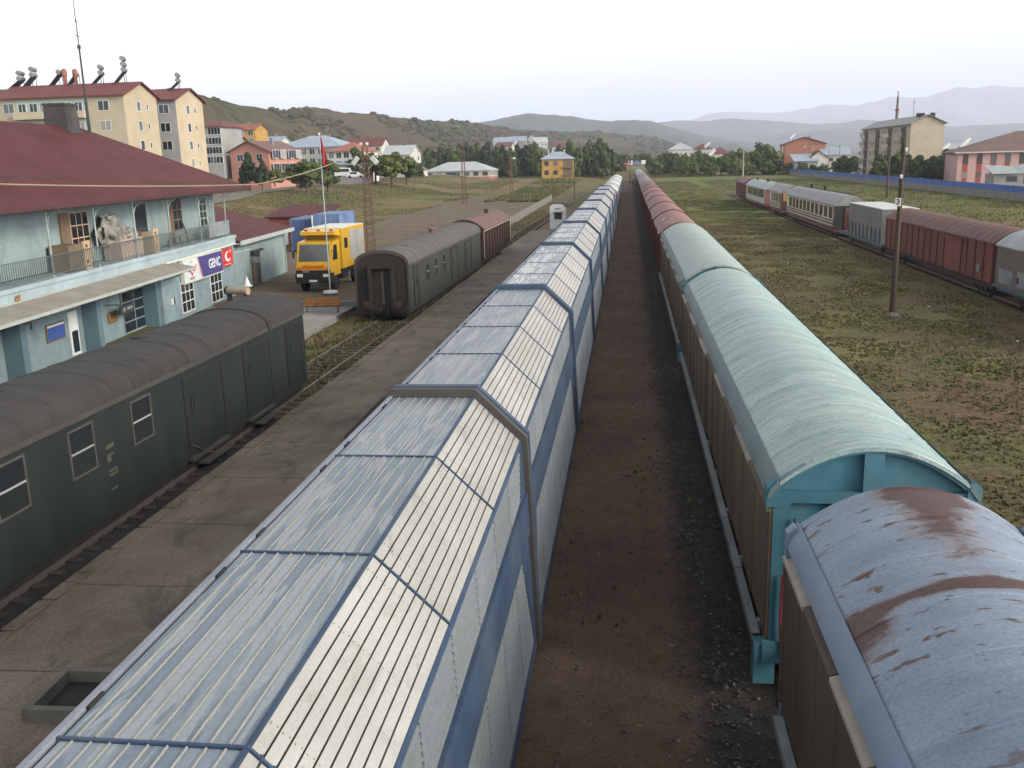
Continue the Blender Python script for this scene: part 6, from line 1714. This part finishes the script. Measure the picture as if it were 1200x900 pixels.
M['carwhite'] = plain('white car paint', (.72, .73, .74), .25); M['carred'] = plain('red car paint', (.45, .05, .05), .25); M['carblue'] = plain('blue grey car paint', (.2, .26, .36), .25)
def carat(label, px, py, Y, rz, m, van=False, zz=None):
    p = at_y(px, py, Y); car(label, p.x, p.y, p.z if zz is None else zz, rz, m, van)
carat('white van parked on the bank road beside the low shop', 404, 207.5, 228, R(8), M['carwhite'], True)
carat('white car parked on the bank road right of the van', 417, 208.5, 226, R(5), M['carwhite'])
carat('white van at the level crossing beyond the silver train', 726.5, 194, 430, R(80), M['carwhite'], True)
carat('red car at the far level crossing', 733, 195, 428, R(75), M['carred'])
carat('white truck cab waiting at the far level crossing', 738.5, 194, 432, R(95), M['carwhite'], True)
carat('blue grey van just right of the far level crossing', 747, 194.5, 436, R(85), M['carblue'], True)
carat('white van right of the far level crossing', 753, 193.5, 440, R(100), M['carwhite'], True)
carat('white car behind the blue fence, left one', 978, 206, 392, R(0), M['carwhite'], False, .2)
carat('white car behind the blue fence by the apartment block', 1004, 206.5, 300, R(5), M['carwhite'], False, .6)
# ============================================================ trees and plants
def leaf_mat(name, a, b_):
    t = NT(name); v = t.coord(rand=True)
    c = t.mix(t.ramp(t.noise(.9, 3, .6, v), .35, .65), a, b_)
    c = t.mix(t.mul(t.ramp(t.noise(6, 2, .5, v), .4, .7), .5), c, sc(b_, 1.35))
    m = t.done(c, .8, 0, .15)
    t.b.inputs['Subsurface Weight'].default_value = 0
    return m
M['leaf_dk'] = leaf_mat('dark green leaves', (.046, .066, .024), (.080, .104, .038))
M['leaf_md'] = leaf_mat('mid green leaves', (.065, .092, .028), (.115, .145, .048))
M['leaf_br'] = leaf_mat('bright green leaves', (.085, .12, .028), (.14, .17, .045))
M['leaf_bl'] = leaf_mat('blue green needles', (.026, .044, .028), (.045, .066, .036))
M['bark'] = mat('grey brown bark', (.085, .065, .05), .9, 0, .25, 3)
def crown_mesh(seed, kind, nl=2200, leaf=.055):
    """crown in a unit box, 1 high, 1 wide, made of leaf clumps"""
    r = random.Random(seed); b = MB(); cl = []
    if kind == 'cone':
        for i in range(26):
            h = r.uniform(.02, .98); w = .42 * (1 - h) ** .8 + .03; a = r.uniform(0, 6.28)
            cl.append((Vector((math.cos(a) * w * r.uniform(.4, 1), math.sin(a) * w * r.uniform(.4, 1), h)), .07 + .10 * (1 - h)))
    else:
        for i in range(24 if kind == 'round' else 30):
            a = r.uniform(0, 6.28); h = r.uniform(.08, .92)
            w = .40 * math.sin(math.pi * min(1, h * .8 + .16)) ** .6
            q = r.uniform(.25, 1) ** .6
            cl.append((Vector((math.cos(a) * w * q, math.sin(a) * w * q, h)), r.uniform(.09, .18)))
    for k in range(nl):
        c, rad = cl[r.randrange(len(cl))]
        d = Vector((r.gauss(0, 1), r.gauss(0, 1), r.gauss(0, 1))).normalized()
        p = c + d * rad * r.uniform(.55, 1.12)
        n_ = (d + Vector((r.gauss(0, .5), r.gauss(0, .5), r.gauss(0, .5) + .3))).normalized()
        u = n_.orthogonal().normalized(); u = (u * math.cos(k) + n_.cross(u) * math.sin(k)); w_ = n_.cross(u)
        s_ = leaf * r.uniform(.6, 1.3)
        b.add([p - u * s_ - w_ * s_ * .5, p + u * s_ - w_ * s_ * .6, p + u * s_ * .5 + w_ * s_, p - u * s_ * .7 + w_ * s_ * .8], [(0, 1, 2, 3)])
    return b
def crown_me(seed, kind, m, nl=2200, leaf=.055):
    b = crown_mesh(seed, kind, nl, leaf)
    me = bpy.data.meshes.new('crown'); me.from_pydata(b.v, [], b.f); me.materials.append(m); me.update(); return me
CR = {}
for k in ('leaf_dk', 'leaf_md', 'leaf_br', 'leaf_bl'):
    CR[k] = [crown_me(i * 7 + len(k), 'round' if i < 2 else 'tall', M[k]) for i in range(3)]
CR['cone'] = [crown_me(91, 'cone', M['leaf_bl']), crown_me(95, 'cone', M['leaf_dk'])]
BIG = [crown_me(201 + i, 'round', M['leaf_md'], 5200, .038) for i in range(2)] 
BIGP = [crown_me(211, 'cone', M['leaf_bl'], 4200, .04)]
def trunk_me():
    b = MB(); b.tube((0, 0, -.3), (.01, 0, .35), .045, .03, 8); b.tube((.01, 0, .35), (-.02, .02, .8), .03, .012, 6)
    for i in range(5):
        a = i * 1.3; b.tube((.0, 0, .3 + i * .07), (math.cos(a) * .25, math.sin(a) * .25, .55 + i * .07), .016, .006, 5)
    return b.mesh('trunk', M['bark'])
TRUNK = trunk_me()
def tree(name, label, x, y, z, h, w, me, group=None, clear=.12):
    t = thing(name, label, 'tree', (x, y, z), R(rnd(0, 360)), group)
    inst('trunk', TRUNK, t, scale=(w * .9, w * .9, h)); inst('crown', me, t, (0, 0, h * clear), scale=(w, w, h * (1 - clear)))
    return t
def treeat(name, label, px, pb, pt, wpx, Y, me, group=None, clear=.1):
    p = at_y(px, pb, Y); q = at_y(px, pt, Y); s_ = math.hypot(p.x, p.y) / 1103 * .98
    return tree(name, label, p.x, Y, p.z, q.z - p.z, wpx * s_ * 1.12, me, group, clear)
# near town trees
treeat('pine_tree', 'dark pine before the salmon house, left one', 292, 214, 180, 26, 175, BIGP[0], None, .05)
treeat('pine_tree', 'dark pine before the salmon house, right of its neighbour', 307, 214, 186, 20, 172, BIGP[0], None, .05)
treeat('broad_tree', 'broad mid green tree on the bank in front of the pale green building', 360, 224, 187, 46, 185, BIG[0], None, .16)
treeat('broad_tree', 'mid green tree right behind the flagpole', 384, 220, 190, 30, 195, BIG[1], None, .14)
treeat('bush_tree', 'low green tree before the salmon house door', 322, 214, 199, 20, 178, BIG[1], None, .05)
treeat('broad_tree', 'dark green tree left of the floodlight mast top', 424, 210, 174, 30, 240, CR['leaf_dk'][0], None, .08)
treeat('broad_tree', 'dark tree behind the floodlight mast', 440, 210, 177, 34, 245, CR['leaf_dk'][1], None, .08)
treeat('broad_tree', 'light green tree right of the floodlight mast', 459, 210, 179, 34, 238, CR['leaf_br'][0], None, .08)
treeat('broad_tree', 'mid green tree before the metal roofed house', 476, 209, 182, 26, 242, BIG[0], None, .08)
treeat('broad_tree', 'small dark tree left of the warehouse', 491, 210, 190, 14, 330, CR['leaf_dk'][2], None, .05)
ORD = ['first', 'second', 'third', 'fourth', 'fifth', 'sixth', 'seventh', 'eighth', 'ninth', 'tenth', 'eleventh', 'twelfth', 'thirteenth', 'fourteenth', 'fifteenth', 'sixteenth', 'seventeenth', 'eighteenth', 'nineteenth', 'twentieth', 'twenty-first']
G1 = 'dark trees behind the warehouse and yellow house'
row = [(500, 176, 20, 'leaf_dk'), (511, 172, 22, 'leaf_bl'), (523, 174, 20, 'leaf_dk'), (535, 176, 20, 'leaf_md'), (545, 165, 20, 'leaf_bl'), (556, 171, 20, 'leaf_dk'), (568, 170, 22, 'leaf_bl'), (580, 172, 22, 'leaf_dk'), (591, 174, 20, 'leaf_bl'), (601, 176, 20, 'leaf_dk'), (612, 167, 20, 'leaf_bl'), (622, 170, 22, 'leaf_dk'), (633, 172, 18, 'leaf_md'), (646, 177, 18, 'leaf_dk'), (660, 173, 20, 'leaf_dk'), (672, 167, 22, 'leaf_md'), (684, 170, 24, 'leaf_dk'), (697, 168, 26, 'leaf_md'), (707, 165, 24, 'leaf_dk'), (716, 178, 16, 'leaf_md')]
for i, (px, pt, w, k) in enumerate(row):
    tr = treeat('tree', '%s tree from the left in the front row behind warehouse and yellow house' % ORD[i], px, 209, pt - 2, w, 392 + (i % 3) * 9, CR[k][i % 3], G1, .04)
for i, px in enumerate(range(505, 722, 12)):
    treeat('tree', 'dark tree in the hidden rear row behind the warehouse and yellow house', px + rnd(-3, 3), 206, 184 + rnd(-4, 3), 20, 425 + (i % 2) * 12, CR['leaf_dk'][i % 3], G1, .02)
G2 = 'bright green hedge trees across the meadow'
for i, (px, pt, w, k) in enumerate([(764, 186, 14, 'leaf_md'), (774, 184, 16, 'leaf_dk'), (785, 182, 18, 'leaf_dk'), (797, 184, 18, 'leaf_md'), (808, 180, 20, 'leaf_br'), (820, 179, 22, 'leaf_br'), (832, 186, 20, 'leaf_br'), (845, 183, 22, 'leaf_br'), (857, 179, 24, 'leaf_br'), (868, 177, 22, 'leaf_br'), (880, 176, 24, 'leaf_br'), (893, 170, 28, 'leaf_md'), (903, 172, 26, 'leaf_md'), (913, 180, 20, 'leaf_br'), (924, 185, 16, 'leaf_md')]):
    treeat('tree', '%s tree from the left in the green hedge across the meadow' % ORD[i], px, 203.5 - (px - 760) * .005, pt - 2, w, 400 + (i % 3) * 8, CR[k][i % 3], G2, .02)
for i, px in enumerate(range(770, 930, 22)):
    treeat('tree', 'low green tree at the foot of the hedge across the meadow', px + rnd(-3, 3), 204, 190 + rnd(-2, 3), 18, 392, CR['leaf_br' if i % 3 else 'leaf_md'][i % 3], G2, .0)
G3 = 'trees behind the blue fence'
for i, (px, pt, w, k, Y) in enumerate([(984, 184, 18, 'leaf_dk', 370), (995, 180, 20, 'leaf_dk', 365), (1005, 186, 14, 'leaf_md', 360), (1030, 182, 20, 'leaf_dk', 258), (1043, 179, 24, 'leaf_dk', 262), (1057, 180, 24, 'leaf_md', 258), (1070, 183, 24, 'leaf_dk', 255), (1085, 184, 22, 'leaf_dk', 258), (1098, 181, 26, 'leaf_dk', 260), (1112, 176, 24, 'leaf_dk', 262), (1122, 182, 14, 'leaf_dk', 275), (940, 190, 14, 'leaf_md', 380), (953, 193, 14, 'leaf_dk', 380), (966, 192, 14, 'leaf_md', 378)]):
    treeat('tree', 'dark green tree behind the blue sheet fence, %s' % ['left of the beige block', 'beside the beige block wall', 'touching the beige block corner', 'first before the beige gable', 'second before the beige gable', 'third before the beige gable', 'fourth before the beige gable', 'fifth before the beige gable', 'between the beige gable and pink school', 'next to the pink school corner', 'half hidden by the pink school corner', 'before the orange brick building', 'right of the orange brick building', 'near the pale blue roofed house'][i], px, 212 if Y < 300 else 205.5, pt, w, Y, CR[k][i % 3], G3, .03)
# far valley trees at the end of the tracks
G4 = 'small far trees where the tracks vanish'
for i in range(26):
    px = rnd(716, 800); Y = rnd(480, 640)
    treeat('tree', 'small hazy tree where the tracks vanish', px, 190, 181 + rnd(-3, 3), rnd(7, 12), Y, CR['leaf_md' if i % 2 else 'leaf_br'][i % 3], G4, .0)
# poplars and garden trees in the town
G5 = 'garden trees between the town houses'
for px, pb, pt, w, Y, k in ((472, 186, 172, 10, 500, 'leaf_dk'), (500, 200, 184, 10, 420, 'leaf_md'), (397, 168, 158, 14, 560, 'leaf_md'), (256, 200, 176, 10, 230, 'leaf_dk'), (310, 178, 165, 10, 310, 'leaf_dk'), (340, 168, 158, 12, 420, 'leaf_md'), (430, 178, 168, 10, 440, 'leaf_dk')):
    treeat('tree', 'small garden tree between the houses of the town on the slope', px, pb, pt, w, Y, CR[k][1], G5, .02)

# grass tufts: uncountable
def tufts(name, label, n, xr, yr, h, m, zf=None, seed=3, thr=-.1, fs=.16):
    r = random.Random(seed); V = []; Fc = []; MI = []
    for i in range(n):
        x = r.uniform(*xr); u = r.random(); y = yr[0] + (yr[1] - yr[0]) * u ** 1.5
        nz = mnoise.noise((x * fs, y * fs * .8, seed)) + .6 * mnoise.noise((x * fs * 3.3, y * fs * 3, seed + 4))
        if nz < thr: continue
        z = zf(x, y) if zf else 0
        hh = h * r.uniform(.5, 1.4) * (1 + .8 * max(0, nz)); mi = r.choice((0, 0, 1, 2)) if nz < .35 else r.choice((0, 1, 1))
        for k in range(3):
            a = r.uniform(0, 6.28); w = .05 * r.uniform(.7, 1.6) + hh * .12; o = len(V)
            dx, dy = math.cos(a), math.sin(a); lx, ly = r.uniform(-1, 1) * hh * .5, r.uniform(-1, 1) * hh * .5
            V += [(x - dx * w, y - dy * w, z - .02), (x + dx * w, y + dy * w, z - .02), (x + lx, y + ly, z + hh)]
            Fc.append((o, o + 1, o + 2)); MI.append(mi)
    me = bpy.data.meshes.new(name); me.from_pydata(V, [], Fc)
    for q in m: me.materials.append(q)
    me.polygons.foreach_set('material_index', MI); me.update()
    o = bpy.data.objects.new(name, me); COL.objects.link(o); tag(o, label, 'grass', kind='stuff')
M['g1'] = mat('olive grass', (.15, .138, .06), .9, 0, .3, .6, bump=0, grain=0); M['g2'] = mat('fresh grass', (.10, .125, .045), .9, 0, .3, .6, bump=0, grain=0); M['g3'] = mat('dry straw grass', (.24, .18, .10), .9, 0, .25, .6, bump=0, grain=0)
GM = [M['g1'], M['g2'], M['g3']]
tufts('grass', 'rough grass and weeds in the field right of the trains', 100000, (5.4, 19.8), (12, 330), .045, GM, None, 3, -.25, .35)
tufts('grass', 'rough grass behind the parked old train', 40000, (23.2, 60.5), (45, 330), .12, GM, None, 4, -.4, .15)
tufts('grass', 'dry weeds along the left track between the coaches', 9000, (-15.8, -11.5), (33, 160), .14, [M['g1'], M['g3'], M['g2']], None, 5, -.1, .5)
tufts('grass', 'rough grass on the bank beyond the yard', 40000, (-75, -37), (85, 330), .14, [M['g1'], M['g2'], M['g3']], T, 6, -.2, .06)
tufts('weeds', 'small weeds sprouting on the path between the trains', 700, (-1.6, 1.7), (10, 200), .07, GM, None, 8, .25, .5)
tufts('weeds', 'tall pale weeds below the yellow house', 5000, (-30, -16.5), (195, 330), .5, [M['g1'], M['g2'], M['g1']], T, 7, -.1, .1)
# loose stones and litter
r = random.Random(5); b = MB()
for i in range(5200):
    y = 5 + 90 * r.random() ** 1.8
    x = r.choice((r.gauss(1.35, .35), r.gauss(1.6, .3), r.uniform(-1.6, 2.0)))
    if x > 2.05 or x < -1.7: continue
    s_ = r.uniform(.012, .036) * (1.5 if r.random() < .06 else 1)
    b.blob((x, y, s_ * .35 + .012), s_ * r.uniform(.8, 1.4), s_ * r.uniform(.8, 1.4), s_ * .7, r.choice((0, 0, 0, 0, 1, 2)), 5, 3, .5, i * .37)
o = b.build('gravel', [mat('grey ballast stones', (.085, .078, .072), .9, 0, .3, 2), mat('pale stones', (.20, .185, .165), .9, 0, .2, 2), mat('brown stones', (.12, .085, .065), .9, 0, .2, 2)], None, smooth=25); tag(o, 'loose stones along the path between the trains', 'gravel', kind='stuff')
b = MB()
for i in range(70):
    if i < 45: x, y = r.uniform(6, 19), 22 + 120 * r.random()
    else: x, y = r.uniform(-60, -38), r.uniform(95, 220)
    z = T(x, y) + .06; s_ = r.uniform(.03, .09); a = r.uniform(0, 3)
    M_ = Matrix.Translation((x, y, z + .04)) @ Matrix.Rotation(a, 4, 'Z') @ Matrix.Rotation(.5, 4, 'X'); b.obox(M_, s_ * 1.5, s_, s_ * .4)
o = b.build('litter', M['white_p'], None); tag(o, 'scraps of pale litter scattered over the grass', 'litter', kind='stuff')

# ============================================================ air, sky, sun, camera
hz = MB(); hz.box(-15500, 15500, -200, 25000, -30, 1500)
def haze_mat():
    m = bpy.data.materials.new('air'); m.use_nodes = True; t = m.node_tree; t.nodes.clear()
    o = t.nodes.new('ShaderNodeOutputMaterial'); v = t.nodes.new('ShaderNodeVolumePrincipled')
    v.inputs['Color'].default_value = (.78, .84, 1.0, 1); v.inputs['Density'].default_value = HAZE; v.inputs['Anisotropy'].default_value = 0.0
    t.links.new(v.outputs[0], o.inputs['Volume']); return m
HAZE = 1.1e-4
o = hz.build('haze', haze_mat(), None, smooth=0); tag(o, 'pale evening haze filling the valley', 'haze', kind='stuff')

SUN_EL = 24.0
to_sun = Vector((.93, -.37, 0)).normalized() * math.cos(R(SUN_EL)) + Vector((0, 0, math.sin(R(SUN_EL))))
w = bpy.data.worlds.new('World'); scene.world = w; w.use_nodes = True
t = w.node_tree; bg = t.nodes['Background']
sky = t.nodes.new('ShaderNodeTexSky'); sky.sky_type = 'NISHITA'; sky.sun_disc = False
sky.sun_elevation = R(SUN_EL); sky.sun_rotation = math.atan2(to_sun.x, to_sun.y)
sky.air_density = 1.0; sky.dust_density = 4.0; sky.ozone_density = 1.0; sky.altitude = 1000
mx = t.nodes.new('ShaderNodeMix'); mx.data_type = 'RGBA'; mx.inputs[0].default_value = SKYMIX = .6
hs = t.nodes.new('ShaderNodeHueSaturation'); hs.inputs['Saturation'].default_value = .06
t.links.new(sky.outputs[0], hs.inputs['Color'])
t.links.new(hs.outputs[0], bg.inputs['Color'])
t.nodes.remove(mx)
bg.inputs['Strength'].default_value = .15
sl = bpy.data.lights.new('sun', 'SUN'); sl.energy = .95; sl.angle = R(14); sl.color = (1.0, .87, .66)
so = bpy.data.objects.new('sun', sl); COL.objects.link(so)
so.rotation_euler = (-to_sun).to_track_quat('-Z', 'Y').to_euler()
cd = bpy.data.cameras.new('camera'); cd.sensor_width = 36; cd.lens = F / 1200 * 36; cd.clip_end = 60000; cd.clip_start = .1
co = bpy.data.objects.new('camera', cd); COL.objects.link(co)
Mw = Matrix((xc, yc, zc)).to_4x4(); Mw.translation = (0, 0, HC); co.matrix_world = Mw
scene.camera = co
scene.render.engine = 'CYCLES'
cy = scene.cycles
cy.use_denoising = True; cy.max_bounces = 5; cy.diffuse_bounces = 3; cy.glossy_bounces = 3; cy.volume_bounces = 1; cy.transparent_max_bounces = 4
cy.caustics_reflective = False; cy.caustics_refractive = False
vs = scene.view_settings
vs.view_transform = 'Standard'; vs.look = 'None'; vs.gamma = 1; vs.use_curve_mapping = False; vs.exposure = 1.42
